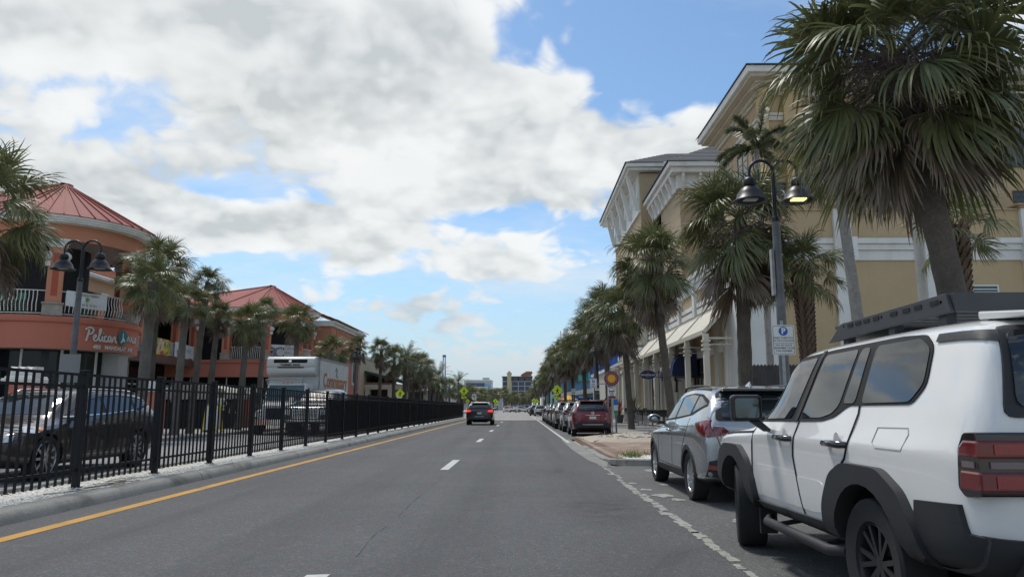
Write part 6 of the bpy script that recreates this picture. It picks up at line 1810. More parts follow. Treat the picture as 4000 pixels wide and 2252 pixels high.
# ---------------- silver crossover ahead of it
SILVER = paint('silver_car_paint', (.40, .415, .43), .7, .27)
T1, bv, both = make_suv('parked_suv', 'silver grey crossover with shark-like tail lamps parked ahead of the white off-roader', SILVER, (3.40, 12.45, 0), 0, 4.62, 1.9, 1.67, 2.84, 'cars parked along the kerb')
# dark strips painted as the shadow line of the angular door crease
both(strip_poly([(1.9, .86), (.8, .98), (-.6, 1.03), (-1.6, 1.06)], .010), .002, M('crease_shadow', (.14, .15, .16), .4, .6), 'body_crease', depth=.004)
link('fog_lamp', patch(bv, [(-.86, .50), (-.66, .49), (-.66, .54), (-.86, .56)], 'rear', .03, M('fog_reflector', (.22, .05, .03), .3, 0, .1, coat=1), 'fog_lamp'), T1)
both([(-1.75, 1.10), (-2.18, 1.15), (-2.26, 1.0), (-2.12, .96), (-1.95, 1.0)], .014, TAIL, 'tail_lamp_wrap')
both([(-1.98, 1.50), (-2.10, 1.30), (-2.16, 1.17), (-2.06, 1.20), (-1.92, 1.42)], .010, paint('silver_light', (.42, .44, .46), .6, .3), 'pillar_trim', maxlen=.04)

# ---------------- dark red crossover past the corner
REDP = paint('red_car_paint', (.17, .012, .022), .2, .30)
RG, bv, both = make_suv('parked_suv', 'dark red crossover parked just past the sandy paved corner', REDP, (3.32, 36.45, 0), 0, 4.65, 1.84, 1.70, 2.7, 'cars parked along the kerb')
link('chrome_bar', patch(bv, [(-.34, .965), (.34, .965), (.34, .985), (-.34, .985)], 'rear', .02, CHROME, 'chrome_bar'), RG)
part(MB().lathe([(.05, -.012), (.066, -.012), (.066, .012), (.05, .012), (.05, -.012)], 20, (0, -2.325, 1.065), axis='Y').box(-.075, .075, -2.34, -2.325, 1.055, 1.075), 'emblem', CHROME, RG, 40)
link('bumper_strip', patch(bv, [(-.46, .545), (.46, .545), (.46, .565), (-.46, .565)], 'rear', .03, CHROME, 'bumper_strip'), RG)
link('badge', patch(bv, [(.50, .80), (.62, .80), (.62, .825), (.50, .825)], 'rear', .015, CHROME, 'badge'), RG)
for s in (-1, 1): link('bumper_lamp', patch(bv, [(s * .66, .66), (s * .86, .64), (s * .86, .61), (s * .70, .615)], 'rear', .025, TAIL, 'bumper_lamp'), RG)

# ---------------- car driving ahead, braking
DARKP = paint('charcoal_car_paint', (.040, .042, .048), .5, .30)
AH, bv, both = make_suv('moving_car', 'charcoal hatchback crossover driving ahead with red brake lights lit', DARKP, (-3.06, 59.1, 0), 0, 4.7, 2.06, 1.76, 2.8, None, lit=True, clad=False)
link('bumper_text', patch(bv, [(-.36, .60), (.36, .60), (.36, .70), (-.36, .70)], 'rear', .015, M('sticker_grey', (.22, .24, .23), .5, 0, .5, 14), 'bumper_sticker'), AH)

# ---------------- brown crossover behind the fence, facing us
BROWNP = paint('brown_car_paint', (.034, .026, .025), .5, .28)
VZ, bv, both = make_suv('passing_car', 'dark brown crossover behind the near end of the fence, amber corner lamp', BROWNP, (-8.62, 13.75, .15), math.pi, 4.75, 1.90, 1.53, 2.9, None, wheels=wheel(.355, .235, .275, 10, ALLOY, 'plain'), wheel_r=.355, clad=False)
both([(2.02, .88), (1.72, .86), (1.66, .80), (1.85, .76), (2.12, .78)], .012, LENS, 'headlamp_side')
both([(1.72, .85), (1.60, .84), (1.62, .80), (1.76, .80)], .016, AMBER, 'corner_lamp')
both(strip_poly([(.98, 1.005), (-.3, 1.055), (-1.36, 1.12)], .02), .012, CHROME, 'belt_chrome')
for s in (-1, 1): part(MB().lathe([(.045, -.01), (.065, -.01), (.065, .02), (.045, .02), (.045, -.01)], 14, (s * .66, 2.26, .42), axis='Y'), 'fog_lamp', CHROME, VZ)

# ---------------- rest of the parked row and the cars far down the street
def clone(src, nm, label, mat, loc, rz=0.0, group='cars parked along the kerb', sc=1.0):
    r = copy_tree(src, loc, rz, label, group, sc); r.name = nm
    old = [c for c in src.children if c.name.startswith('body') and not c.name.startswith('body_')][0].material_slots[0].material
    for c in r.children:
        for d in [c] + list(c.children):
            if d.type == 'MESH' and d.material_slots and d.material_slots[0].material == old: obj_color(d, mat)
    return r


GEN, bv, both = make_suv('parked_suv', 'light silver crossover directly ahead of the dark red one', paint('pale_silver', (.42, .44, .46), .6, .3), (3.25, 42.6, 0), 0, 4.6, 1.86, 1.66, 2.7, 'cars parked along the kerb')
clone(GEN, 'parked_suv', 'beige crossover ahead of the light silver one', paint('beige_car', (.34, .31, .26), .5, .3), (3.1, 48.4, 0), 0, sc=1.03)
clone(GEN, 'parked_suv', 'dark blue crossover ahead of the beige one', paint('navy_car', (.02, .028, .05), .5, .3), (3.1, 61.2, 0), 0, sc=1.02)
clone(GEN, 'parked_suv', 'grey crossover between the beige and dark blue cars', paint('grey_car', (.16, .165, .17), .6, .3), (3.05, 54.8, 0), 0, sc=.97)
clone(GEN, 'parked_suv', 'slate crossover ahead of the dark blue one, before the crossing', paint('slate_car', (.07, .085, .10), .6, .3), (3.1, 67.3, 0), 0, sc=.94)
clone(GEN, 'parked_suv', 'black crossover parked nearest to the crossing on our side', paint('black_car', (.012, .012, .014), .2, .25), (3.1, 73.2, 0), 0, sc=.94)
clone(GEN, 'parked_suv', 'white crossover parked just beyond the crossing', WHITEP, (3.2, 118, 0), 0, 'cars parked beyond the crossing', 1.0)
clone(GEN, 'parked_suv', 'black off-roader parked beside the white crossover beyond the crossing', paint('black_car', (0, 0, 0)), (2.6, 123.5, 0), 0, 'cars parked beyond the crossing', 1.06)
for i, (y, mt, lb) in enumerate(((133, 'pale_silver', 'silver car third in the row beyond the crossing'), (142, 'black_car', 'black car fourth in the row beyond the crossing'), (152, 'grey_car', 'grey car fifth in the row beyond the crossing'), (162, 'white_car_paint', 'white car sixth in the row beyond the crossing'))):
    clone(GEN, 'parked_suv', lb, MATS[mt], (2.75, y, 0), 0, 'cars parked beyond the crossing', .98)
clone(AH, 'moving_car', 'white car driving away far down the middle of the street', WHITEP, (-3.5, 204, 0), 0, 'traffic far down the street', .93)
clone(GEN, 'moving_car', 'white car turning across the far end of the street', WHITEP, (.6, 205, 0), R(-62), 'traffic far down the street', 1.0)
clone(GEN, 'moving_car', 'second white car just left of the turning one', WHITEP, (-1.4, 214, 0), R(-30), 'traffic far down the street', .96)
clone(GEN, 'moving_car', 'dark car right of the turning white car far away', MATS['slate_car'], (2.9, 196, 0), 0, 'traffic far down the street', .98)
clone(GEN, 'moving_car', 'grey car facing us between the far white cars', MATS['grey_car'], (-2.6, 232, 0), math.pi, 'traffic far down the street', .98)
clone(GEN, 'moving_car', 'silver car at the far left kerb beyond the crossing', MATS['pale_silver'], (-7.6, 190, 0), math.pi, 'traffic far down the street', .98)

# ------------------------------------------------------------------ box truck and pickup behind the fence
def sgn(v): return 1 if v > 0 else -1


TRW = M('truck_white', (.62, .62, .59), .45, 0, .05, .8, stain=(.40, .38, .33), ss=.8, samt=.4)
TK = thing('box_truck', 'white refrigerated box truck facing us behind the fence, orange lettering on its side', 'truck', (-10.5, 36.5, .15))
Z0 = -.15
# local: front towards -y
bx = part(MB().box(-1.18, 1.18, -1.95, 3.9, .95, 3.45), 'cargo_box', TRW, TK, bevel=.03)
part(MB().box(1.16, 1.20, -1.99, -1.90, .95, 3.47).box(-1.20, -1.16, -1.99, -1.90, .95, 3.47).box(-1.2, 1.2, -1.98, -1.9, 3.38, 3.48).box(1.17, 1.20, -1.95, 3.9, 3.36, 3.48), 'edge_trim', GALV, bx)
for k in range(12): part(MB().box(1.178, 1.186, -1.6 + k * .48, -1.57 + k * .48, 1.0, 3.36), 'rib', TRW, bx)
ru_prof = round_poly([(-1.95, 2.60), (-2.30, 2.62), (-2.52, 2.74), (-2.56, 2.90), (-2.50, 2.98), (-2.58, 3.04), (-2.60, 3.20), (-2.52, 3.40), (-2.30, 3.49), (-1.95, 3.50)], .06, 3)
RU = part(MB().prism(ru_prof, 'yz', -1.1, 1.1), 'cooling_unit', TRW, TK, 40, bevel=.07)
part(MB().box(-.78, .78, -2.625, -2.44, 3.17, 3.36), 'intake_grille', STEEL_BLACK, RU, bevel=.06)
part(MB().box(-.6, .6, -2.56, -2.50, 2.96, 3.0), 'lower_slot', STEEL_BLACK, RU)
lt = letter('THERMO KING', .135, INK, RU, (0, -2.612, 3.085), extrude=.004, bold=.003)
part(MB().box(-.06, .06, -2.64, -2.60, 3.22, 3.31), 'badge', CHROME, RU)
OR_ = M('orange_letters', (.46, .17, .06), .6, 0, .1)
def side_letter(s, size, mat, y, z, **k):
    me = text_mesh(s, size, **k); me.transform(Matrix.Translation((1.192, y, z)) @ Matrix.Rotation(math.pi / 2, 4, 'Z')); me.materials.clear(); me.materials.append(mat); return link('lettering', me, TK)
side_letter('Commissary', .95, OR_, 1.15, 2.42, extrude=.004, bold=.012)
side_letter('100 STEAM BAKERY', .40, INK, 1.15, 1.72, extrude=.004)
part(MB().tube([(1.195, 1.2, 2.7), (1.195, 1.35, 2.95), (1.195, 1.2, 3.15), (1.195, 1.05, 2.98)], .03, 5), 'emblem', SIGN_BACK, TK)
# cab
cab = part(MB().add([(-.98, -2.1, .5), (.98, -2.1, .5), (.98, -2.1, 2.2), (-.98, -2.1, 2.2), (-.98, -3.25, .5), (.98, -3.25, .5), (.96, -3.25, 1.45), (-.96, -3.25, 1.45), (-.86, -2.85, 2.25), (.86, -2.85, 2.25)],
                 [(0, 1, 5, 4), (4, 5, 6, 7), (7, 6, 9, 8), (8, 9, 2, 3), (0, 3, 2, 1), (1, 2, 9, 6, 5), (0, 4, 7, 8, 3)]), 'cab', TRW, TK, bevel=.05)
part(MB().add([(-.84, -3.24, 1.50), (.84, -3.24, 1.50), (.77, -2.89, 2.16), (-.77, -2.89, 2.16)], [(0, 1, 2, 3)]).mesh('x') and MB().add([(-.86, -3.262, 1.48), (.86, -3.262, 1.48), (.78, -2.91, 2.16), (-.78, -2.91, 2.16)], [(0, 1, 2, 3)]), 'windscreen', M('pale_windscreen', (.10, .14, .14), .08, 0, .2, 1), cab)
for s in (-1, 1):
    part(MB().add([(s * .995, -3.05, 1.35), (s * .995, -2.3, 1.35), (s * .935, -2.3, 2.05), (s * .93, -2.8, 2.05)], [(0, 1, 2, 3)]), 'side_window', GLASS, cab)
    part(MB().box(s * 1.12, s * 1.30, -3.2, -3.1, 1.35, 1.85), 'mirror', PLASTIC, TK, bevel=.03)
    part(MB().bar((s * .98, -3.05, 1.75), (s * 1.2, -3.15, 1.75), .03, .03), 'mirror_arm', PLASTIC, TK)
part(MB().add([(-.78, -3.2, .55), (.78, -3.2, .55), (.74, -4.2, .55), (-.74, -4.2, .55), (-.80, -3.2, 1.45), (.80, -3.2, 1.45), (.66, -4.15, 1.28), (-.66, -4.15, 1.28), (.76, -4.25, .9), (-.76, -4.25, .9)],
              [(0, 1, 2, 3), (4, 7, 6, 5), (3, 2, 8, 9), (9, 8, 6, 7), (1, 5, 6, 8, 2), (0, 3, 9, 7, 4)]), 'bonnet', TRW, TK, bevel=.05)
part(MB().box(-.48, .48, -4.28, -4.18, .68, 1.16), 'grille', STEEL_BLACK, TK, bevel=.04)
part(MB().box(-1.0, 1.0, -4.42, -4.2, .42, .68), 'bumper', CHROME, TK, bevel=.03)
for s in (-1, 1):
    part(MB().box(s * .56, s * .86, -4.24, -4.0, .74, 1.02), 'headlamp', LENS, TK, bevel=.04)
    part(MB().add([(s * .74, -4.15, .5), (s * 1.04, -4.1, .5), (s * 1.04, -3.3, .5), (s * .74, -3.3, .5), (s * .72, -4.1, 1.05), (s * 1.0, -3.95, 1.02), (s * 1.02, -3.35, 1.08), (s * .74, -3.3, 1.15)], [(0, 1, 2, 3), (4, 5, 6, 7), (0, 1, 5, 4), (1, 2, 6, 5), (2, 3, 7, 6), (3, 0, 4, 7)]), 'fender', TRW, TK, bevel=.04)
part(MB().tube([(-.95, -3.0, 2.40), (.75, -3.0, 2.46)], .035, 6).tube([(-.9, -2.9, 2.2), (-.9, -3.0, 2.4)], .02, 5).tube([(.7, -2.9, 2.2), (.7, -3.0, 2.44)], .02, 5), 'roof_bar', GALV, TK)
for x in (-.18, 0, .18): part(MB().box(x - .05, x + .05, -2.9, -2.82, 2.25, 2.29), 'marker_lamp', AMBER, TK)
part(MB().box(-.4, .4, -3.8, 3.6, .45, .9), 'chassis', SEAM, TK)
TW = wheel(.46, .30, .27, 8, ALLOY, 'plain')
put_wheels(TK, TW, .92, (-3.7, 2.2), .46)

PU = thing('pickup_truck', 'dark pickup with a big chrome grille facing us behind the fence', 'car', (-8.75, 33.5, .15))
PUP = paint('pickup_paint', (.035, .037, .042), .5, .3)
stp = [(-2.95, .55, .95, 1.2, 1.3, .93, 1.31, .9, 1.32), (-2.85, .5, .99, 1.2, 1.32, .96, 1.33, .92, 1.34), (-1.2, .48, 1.0, 1.2, 1.33, .97, 1.34, .92, 1.35), (-1.05, .46, 1.0, 1.18, 1.34, .96, 1.6, .8, 1.7), (-.85, .46, 1.0, 1.16, 1.34, .95, 1.9, .78, 1.98), (0, .46, 1.0, 1.15, 1.33, .95, 1.93, .76, 2.02),
       (.7, .46, 1.0, 1.15, 1.32, .95, 1.85, .76, 1.95), (1.05, .46, 1.0, 1.14, 1.32, .95, 1.6, .78, 1.7), (1.4, .46, 1.0, 1.14, 1.31, .95, 1.36, .85, 1.42), (1.7, .48, 1.0, 1.14, 1.3, .95, 1.33, .85, 1.37), (2.5, .5, 1.0, 1.1, 1.25, .94, 1.28, .85, 1.31), (2.85, .52, .98, 1.05, 1.18, .9, 1.2, .82, 1.22), (2.95, .56, .9, .95, 1.1, .84, 1.12, .76, 1.14)]
body, bvp = loft_body(stp, PUP, [(-1.75, .42), (1.85, .42)], 2, .47, .3)
PU.rotation_euler.z = math.pi
link('body', body, PU)
link('windscreen', patch(bvp, round_poly([(-.72, 1.40), (.72, 1.40), (.64, 1.86), (-.64, 1.86)], .06), 'front', .008, M('dull_windscreen', (.10, .12, .13), .3, 0, .1, 1), 'windscreen'), PU)
link('grille', patch(bvp, round_poly([(-.56, 1.14), (.56, 1.14), (.56, .72), (-.56, .72)], .06), 'front', .02, CHROME, 'grille'), PU)
for k in range(6): link('grille_slot', patch(bvp, [(-.5, .78 + k * .058), (.5, .78 + k * .058), (.5, .81 + k * .058), (-.5, .81 + k * .058)], 'front', .03, INK, 'grille_slot'), PU)
link('front_bumper', patch(bvp, [(-.8, .68), (.8, .68), (.8, .60), (-.8, .60)], 'front', .05, CHROME, 'front_bumper'), PU)
for s in (-1, 1):
    link('headlamp', patch(bvp, round_poly([(s * .60, 1.10), (s * .84, 1.08), (s * .86, .88), (s * .60, .86)], .03), 'front', .02, LENS, 'headlamp'), PU)
    link('side_window', patch(bvp, round_poly([(1.2, 1.38), (.75, 1.80), (-.75, 1.84), (-.95, 1.4)], .05), 'side', .006, GLASS, 'side_window', side=s), PU)
    link('window_pillar', patch(bvp, [(.10, 1.38), (.14, 1.86), (.02, 1.86), (-.02, 1.38)], 'side', .012, PUP, 'window_pillar', side=s), PU)
    part(MB().box(s * 1.05, s * 1.28, 1.05, 1.13, 1.36, 1.66), 'mirror', CHROME, PU, bevel=.03)
    link('wheel_arch', patch(bvp, arch_poly(1.85, .42, .46, .52), 'side', .03, PLASTIC, 'wheel_arch', side=s), PU)
put_wheels(PU, wheel(.41, .28, .26, 6, ALLOY, 'plain'), .86, (-1.75, 1.85), .41)

# ------------------------------------------------------------------ twin-arm street lamps
def lamp(label, loc, h=6.0, sep=.94, rz=0.0, lit=False, group='twin-arm street lamps'):
    r = thing('street_lamp', label, 'street lamp', loc, rz, group)
    LB = M('lamp_black', (.014, .015, .017), .4, .2, .2, 10)
    part(MB().tube([(0, 0, 0), (0, 0, h * .80)], [.105, .075], 14), 'pole', POLE_GREY, r, 60)
    part(MB().lathe([(.0, 0), (.2, 0), (.2, .12), (.14, .2), (.12, .5), (.105, .55)], 16), 'base', POLE_GREY, r, 50)
    part(MB().tube([(0, 0, h * .80), (0, 0, h * .95)], .045, 10).lathe([(.085, h * .80 - .05), (.085, h * .80 + .04), (.05, h * .80 + .06)], 14), 'stem', LB, r, 50)
    s2 = sep / 2
    for s in (-1, 1):
        rad = s2 / 2
        pts = [(0, 0, h * .95 - .25)] + [(s * (rad - rad * math.cos(t)), 0, h - rad + rad * math.sin(t)) for t in [math.pi * i / 10 for i in range(11)]] + [(s * s2, 0, h - rad - .12)]
        part(MB().tube(pts, .032, 8), 'arm', LB, r, 60)
        zt = h - rad - .12
        sh = part(MB().lathe([(.03, .02), (.09, 0), (.125, -.05), (.13, -.11), (.11, -.16), (.10, -.17), (.17, -.22), (.245, -.32), (.275, -.42), (.335, -.46), (.34, -.475), (.27, -.46), (.22, -.34), (.1, -.24)], 26), 'lamp_shade', LB, r, 50)
        sh.location = (s * s2, 0, zt)
        mt = M('lamp_lens_lit', (.6, .6, .2), .4, 0, 0, emit=(.9, .95, .25), es=1.1) if (lit and s > 0) else M('lamp_lens_dull', (.35, .36, .33), .3, 0, .1)
        part(MB().box(-.13, .13, -.09, .09, -.455, -.43), 'lens', mt, sh)
    return r


l1 = lamp('twin-arm black street lamp above the silver SUV, one lens glowing yellow', (5.02, 14.15, .15), 6.0, .94, 0, True)
part(MB().box(-.14, -.09, -.06, .06, 3.3, 4.2).tube([(-.10, 0, 3.4), (.1, 0, 3.4)], .02, 5).tube([(-.10, 0, 4.1), (.1, 0, 4.1)], .02, 5), 'banner_bracket', GALV, l1)
l2 = lamp('twin-arm black street lamp before the round orange balcony', (-12.85, 21.2, .27), 5.9, 1.08, 0)
part(MB().box(-.3, .3, -.13, -.11, 1.75, 2.55), 'sign_back_panel', M('sign_grey', (.20, .205, .21), .5, .3, .1), l2, bevel=.004)
lamp('twin-arm street lamp beside the pink building past the box truck', (-12.85, 58.6, .27), 5.8, 1.0, R(90))
lamp('twin-arm street lamp among the dark palms past the green canopy', (-12.6, 84.5, .27), 5.6, 1.0, R(20))
lamp('slim twin-arm street lamp by the date palms', (-11.6, 118, .27), 5.8, 1.0, R(90))
lamp('twin-arm street lamp behind the pay-here sign', (4.95, 49, .15), 5.6, .9, R(90))
lamp('twin-arm street lamp near the big crossing sign', (4.9, 95, .15), 5.8, 1.0, 0)
lamp('far twin-arm street lamp beyond the crossing sign', (4.0, 150, .15), 5.8, 1.0, 0)

# ------------------------------------------------------------------ signs
def post(root, h, r=.03, mat=GALV): part(MB().tube([(0, 0, 0), (0, 0, h)], r, 8), 'post', mat, root, 60)


def plate(root, w_, h_, z, mat, y=-.05, x=0, rim=None):
    p_ = part(MB().prism(round_poly([(x - w_ / 2, z - h_ / 2), (x + w_ / 2, z - h_ / 2), (x + w_ / 2, z + h_ / 2), (x - w_ / 2, z + h_ / 2)], min(w_, h_) * .08), 'xz', y - .006, y), 'sign_panel', mat, root)
    if rim:
        i = .02 * max(w_, h_) + .006
        o_ = round_poly([(x - w_ / 2 + i, z - h_ / 2 + i), (x + w_ / 2 - i, z - h_ / 2 + i), (x + w_ / 2 - i, z + h_ / 2 - i), (x - w_ / 2 + i, z + h_ / 2 - i)], min(w_, h_) * .07)
        m = MB(); n = len(o_); q = .007
        inn = [((a - x) * (1 - 2 * q / w_) + x, (b_ - z) * (1 - 2 * q / h_) + z) for a, b_ in o_]
        for k in range(n): m.add([(o_[k][0], y - .0085, o_[k][1]), (o_[(k + 1) % n][0], y - .0085, o_[(k + 1) % n][1]), (inn[(k + 1) % n][0], y - .0085, inn[(k + 1) % n][1]), (inn[k][0], y - .0085, inn[k][1])], [(0, 1, 2, 3)])
        part(m, 'border', rim, p_)
    return p_


def pblue(root, z, r, y, x=0):
    d = part(MB().prism([(x + r * math.cos(2 * math.pi * i / 24), z + r * math.sin(2 * math.pi * i / 24)) for i in range(24)], 'xz', y - .004, y), 'parking_disc', BLUE, root, 30)
    letter('P', r * 1.75, SIGN_W, d, (x + r * .02, y - .006, z), bold=.008 * r / .1, extrude=.001)


s1 = thing('parking_sign', 'white pay-by-plate parking sign beside the twin-arm lamp', 'sign', (4.68, 13.2, .15))
post(s1, 2.7); p_ = plate(s1, .40, .53, 2.35, SIGN_W, rim=INK)
pblue(p_, 2.505, .080, -.058)
for k, (tx, zz) in enumerate((('PARK THEN PAY', 2.385), ('AT PAY STATION', 2.335), ('PAY BY PLATE', 2.255), ('REMEMBER YOUR', 2.205), ('TAG NUMBER', 2.155))):
    letter(tx, .047, INK, p_, (0, -.058, zz), extrude=.001)
part(MB().box(-.17, .17, -.0585, -.0575, 2.293, 2.298), 'rule', INK, p_)

s2 = thing('pay_here_sign', 'white pay-here sign with blue P on a grey post', 'sign', (3.95, 39.5, .05))
s2.location = (4.62, 39.2, .15); post(s2, 2.75, .04); p_ = plate(s2, .36, .50, 2.42, SIGN_W, x=-.75, rim=INK); pblue(p_, 2.53, .085, -.058, -.75)
part(MB().box(-.8, .02, -.04, -.02, 2.36, 2.42), 'arm', GALV, s2)
letter('PAY', .105, INK, p_, (-.75, -.058, 2.36), extrude=.001, bold=.002); letter('HERE', .095, INK, p_, (-.75, -.058, 2.25), extrude=.001, bold=.002)
p_ = plate(s2, .24, .11, 2.10, SIGN_W, x=-.55); letter('9473', .08, INK, p_, (-.55, -.058, 2.10), extrude=.001)
part(MB().box(-.66, -.44, -.05, -.04, 1.86, 1.95), 'green_plate', M('street_green', (.02, .16, .06), .5), s2)

sn = thing('sun_sign', 'round sun sign with red flames on a navy ground, brown notice below', 'sign', (4.06, 33.0, .118), world=True)
cx, cz, yv = 4.065, 2.58, 33.0
part(MB().prism([(cx + .335 * math.cos(q), cz + .335 * math.sin(q)) for q in [2 * math.pi * i / 36 for i in range(36)]], 'xz', yv, yv + .05), 'rim', SIGN_BACK, sn, 30)
part(MB().prism([(cx + .315 * math.cos(q), cz + .315 * math.sin(q)) for q in [2 * math.pi * i / 36 for i in range(36)]], 'xz', yv - .004, yv), 'ground_disc', M('sign_navy', (.012, .012, .07), .45), sn)
FR, FO = M('flame_crimson', (.50, .028, .02), .45), M('flame_pale', (.62, .36, .30), .45)
for i in range(20):
    a = 2 * math.pi * i / 20
    def fl(r, t, w_): return (cx + r * math.cos(a + t) , cz + r * math.sin(a + t))
    part(MB().prism([fl(.16, -.15, 0), fl(.21, -.16, 0), fl(.25, -.06, 0), fl(.30, .02, 0), fl(.27, .10, 0), fl(.22, .10, 0), fl(.16, .15, 0)], 'xz', yv - .008, yv - .0045), 'flame', FR, sn)
    part(MB().prism([fl(.21, .02, 0), fl(.25, .0, 0), fl(.285, .07, 0), fl(.25, .06, 0)], 'xz', yv - .0115, yv - .0085), 'flame_edge', FO, sn)
part(MB().prism([(cx + .175 * math.cos(q), cz + .175 * math.sin(q)) for q in [2 * math.pi * i / 28 for i in range(28)]], 'xz', yv - .015, yv - .009), 'sun_disc', M('sun_yellow', (.62, .38, .025), .45), sn)
BRN = M('notice_brown', (.16, .035, .03), .5)
nb = part(MB().prism([(cx - .17, 1.70), (cx + .17, 1.70), (cx + .17, 2.20), (cx - .17, 2.20)], 'xz', yv, yv + .02), 'notice', SIGN_W, sn)
part(MB().box(cx - .16, cx + .16, yv - .004, yv - .001, 1.71, 1.82), 'notice_foot', BRN, nb); part(MB().box(cx - .12, cx + .12, yv - .004, yv - .001, 1.99, 2.05), 'notice_band', BRN, nb)
for ri, ro_ in ((.12, .135), (.09, .10)):
    m = MB(); n = 12
    for k in range(n):
        a0_, a1_ = math.pi * k / n, math.pi * (k + 1) / n
        m.add([(cx + ri * math.cos(a0_), yv - .003, 2.06 + ri * math.sin(a0_)), (cx + ro_ * math.cos(a0_), yv - .003, 2.06 + ro_ * math.sin(a0_)), (cx + ro_ * math.cos(a1_), yv - .003, 2.06 + ro_ * math.sin(a1_)), (cx + ri * math.cos(a1_), yv - .003, 2.06 + ri * math.sin(a1_))], [(0, 1, 2, 3)])
    part(m, 'notice_arch', BRN, nb)
letter('Toffee', .09, BRN, nb, (cx, yv - .003, 1.93), extrude=.001, bold=.002); letter('Shop', .085, BRN, nb, (cx, yv - .003, 1.86), extrude=.001, bold=.002)
part(MB().tube([(cx, yv + .06, .118), (cx, yv + .06, 2.6)], .03, 8), 'post', GALV, sn)

pm = thing('parking_meter', 'blue and green parking meter on a grey post by the red car', 'parking meter', (4.18, 32.6, .118))
part(MB().bar((0, 0, 0), (0, 0, .95), .07, .07), 'post', POLE_GREY, pm)
part(MB().box(-.09, .09, -.06, .06, 1.30, 1.55), 'meter_head', M('meter_blue', (.01, .10, .36), .4), pm, bevel=.02)
part(MB().box(-.085, .085, -.06, .05, 1.08, 1.30), 'meter_face', M('meter_white', (.42, .52, .50), .5, 0, .2, 20), pm)
part(MB().box(-.085, .085, -.065, .05, .92, 1.08), 'meter_foot', M('meter_green', (.01, .22, .12), .5), pm, bevel=.01)


def walker(root, z, s, y, x=0):
    """walking figure of the crossing sign"""
    P = lambda pts: [(x + a * s, z + b_ * s) for a, b_ in pts]
    wk = part(MB().prism(P([(-.10, .10), (.02, .16), (.12, .10), (.20, -.04), (.16, -.06), (.08, .02), (.07, -.08), (.16, -.24), (.16, -.42), (.10, -.42), (.10, -.26), (.0, -.14), (-.06, -.28), (-.18, -.42), (-.23, -.38), (-.13, -.26), (-.06, -.08), (-.08, .02), (-.16, -.05), (-.20, -.02)]), 'xz', y - .004, y), 'walker', INK, root)
    part(MB().prism(P([(.03 + .06 * math.cos(q), .25 + .065 * math.sin(q)) for q in [i * math.pi / 6 for i in range(12)]]), 'xz', y - .004, y), 'walker_head', INK, root)


def cross_sign(label, loc, zc, size, arrow=None, rz=0, group='yellow pedestrian crossing signs', pole_h=None, mat=GALV):
    r = thing('crossing_sign', label, 'sign', loc, rz, group)
    h = size * .7071
    post(r, pole_h or zc + h, .035, mat)
    d = part(MB().prism(round_poly([(0, zc - h), (h, zc), (0, zc + h), (-h, zc)], .06 * size, 3), 'xz', -.06, -.05), 'diamond', SIGN_Y, r)
    walker(d, zc - size * .02, size * 1.05, -.061)
    if arrow:
        a = part(MB().box(-size * .36, size * .36, -.06, -.05, zc - h - size * .42, zc - h - size * .06), 'arrow_plate', SIGN_Y, r)
        s = arrow; zz = zc - h - size * .24
        part(MB().prism([(-s * .22 * size, zz + .12 * size), (-s * .16 * size, zz + .15 * size), (s * .06 * size, zz - .01 * size), (s * .10 * size, zz + .06 * size), (s * .20 * size, zz - .13 * size), (-s * .02 * size, zz - .11 * size), (s * .03 * size, zz - .05 * size)], 'xz', -.064, -.0605), 'arrow', INK, a)
        part(MB().box(-size * .34, size * .34, -.07, -.04, zc - h - size * .02, zc - h + size * .06), 'flasher', STEEL_BLACK, r)
    return r


c1 = cross_sign('single yellow crossing sign over the fence before the green canopy', (-7.0, 43.7, .15), 1.98, .40, None)
part(MB().box(-.05, .05, -.04, .04, 2.35, 2.52), 'solar_box', GALV, c1); part(MB().tube([(0, 0, 2.0), (0, 0, 2.4)], .02, 6), 'mast', SIGN_W, c1)
cross_sign('largest yellow crossing sign with arrow plate left of the charcoal car', (-6.45, 86.5, .15), 3.05, .78, 1)
cross_sign('small yellow crossing sign just left below the largest one', (-8.2, 118, .1), 2.2, .5, None)
cross_sign('small yellow crossing sign just right below the largest one', (-7.2, 124, .1), 2.05, .5, None)
cross_sign('yellow crossing sign right of the charcoal car with arrow plate', (-4.85, 150, .1), 2.45, .72, 1)
cross_sign('big yellow crossing sign with arrow plate above the parked cars', (4.22, 83.6, .15), 3.05, .92, -1)
cross_sign('left one of two distant yellow crossing signs beyond the crossing', (2.85, 148, .1), 2.55, .72, None)
cross_sign('right one of two distant yellow crossing signs beyond the crossing', (3.4, 149.5, .1), 2.4, .68, None)


def keep_right(label, loc, zc, sz):
    r = thing('keep_right_sign', label, 'sign', loc, 0, 'white keep-right signs on the median')
    post(r, zc + sz * .5, .035)
    part(MB().prism(round_poly([(0, zc - sz * .72), (sz * .72, zc), (0, zc + sz * .72), (-sz * .72, zc)], .04), 'xz', -.02, -.012), 'diamond_back', SIGN_BACK, r)
    p_ = plate(r, sz * .76, sz, zc, SIGN_W, -.05)
    part(MB().prism([(-sz * .05, zc - sz * .35), (sz * .05, zc - sz * .35), (sz * .08, zc - sz * .1), (sz * .2, zc + sz * .1), (sz * .2, zc + sz * .2), (sz * .27, zc + sz * .2), (sz * .15, zc + sz * .38), (sz * .03, zc + sz * .2), (sz * .1, zc + sz * .2), (sz * .1, zc + sz * .12), (-sz * .02, zc - sz * .08)], 'xz', -.061, -.057), 'arrow', INK, p_)
    part(MB().prism([(-sz * .25, zc + sz * .3), (-sz * .05, zc + sz * .3), (-sz * .05, zc + sz * .06), (-sz * .15, zc - sz * .05), (-sz * .25, zc + sz * .06)], 'xz', -.061, -.057), 'island_mark', INK, p_)


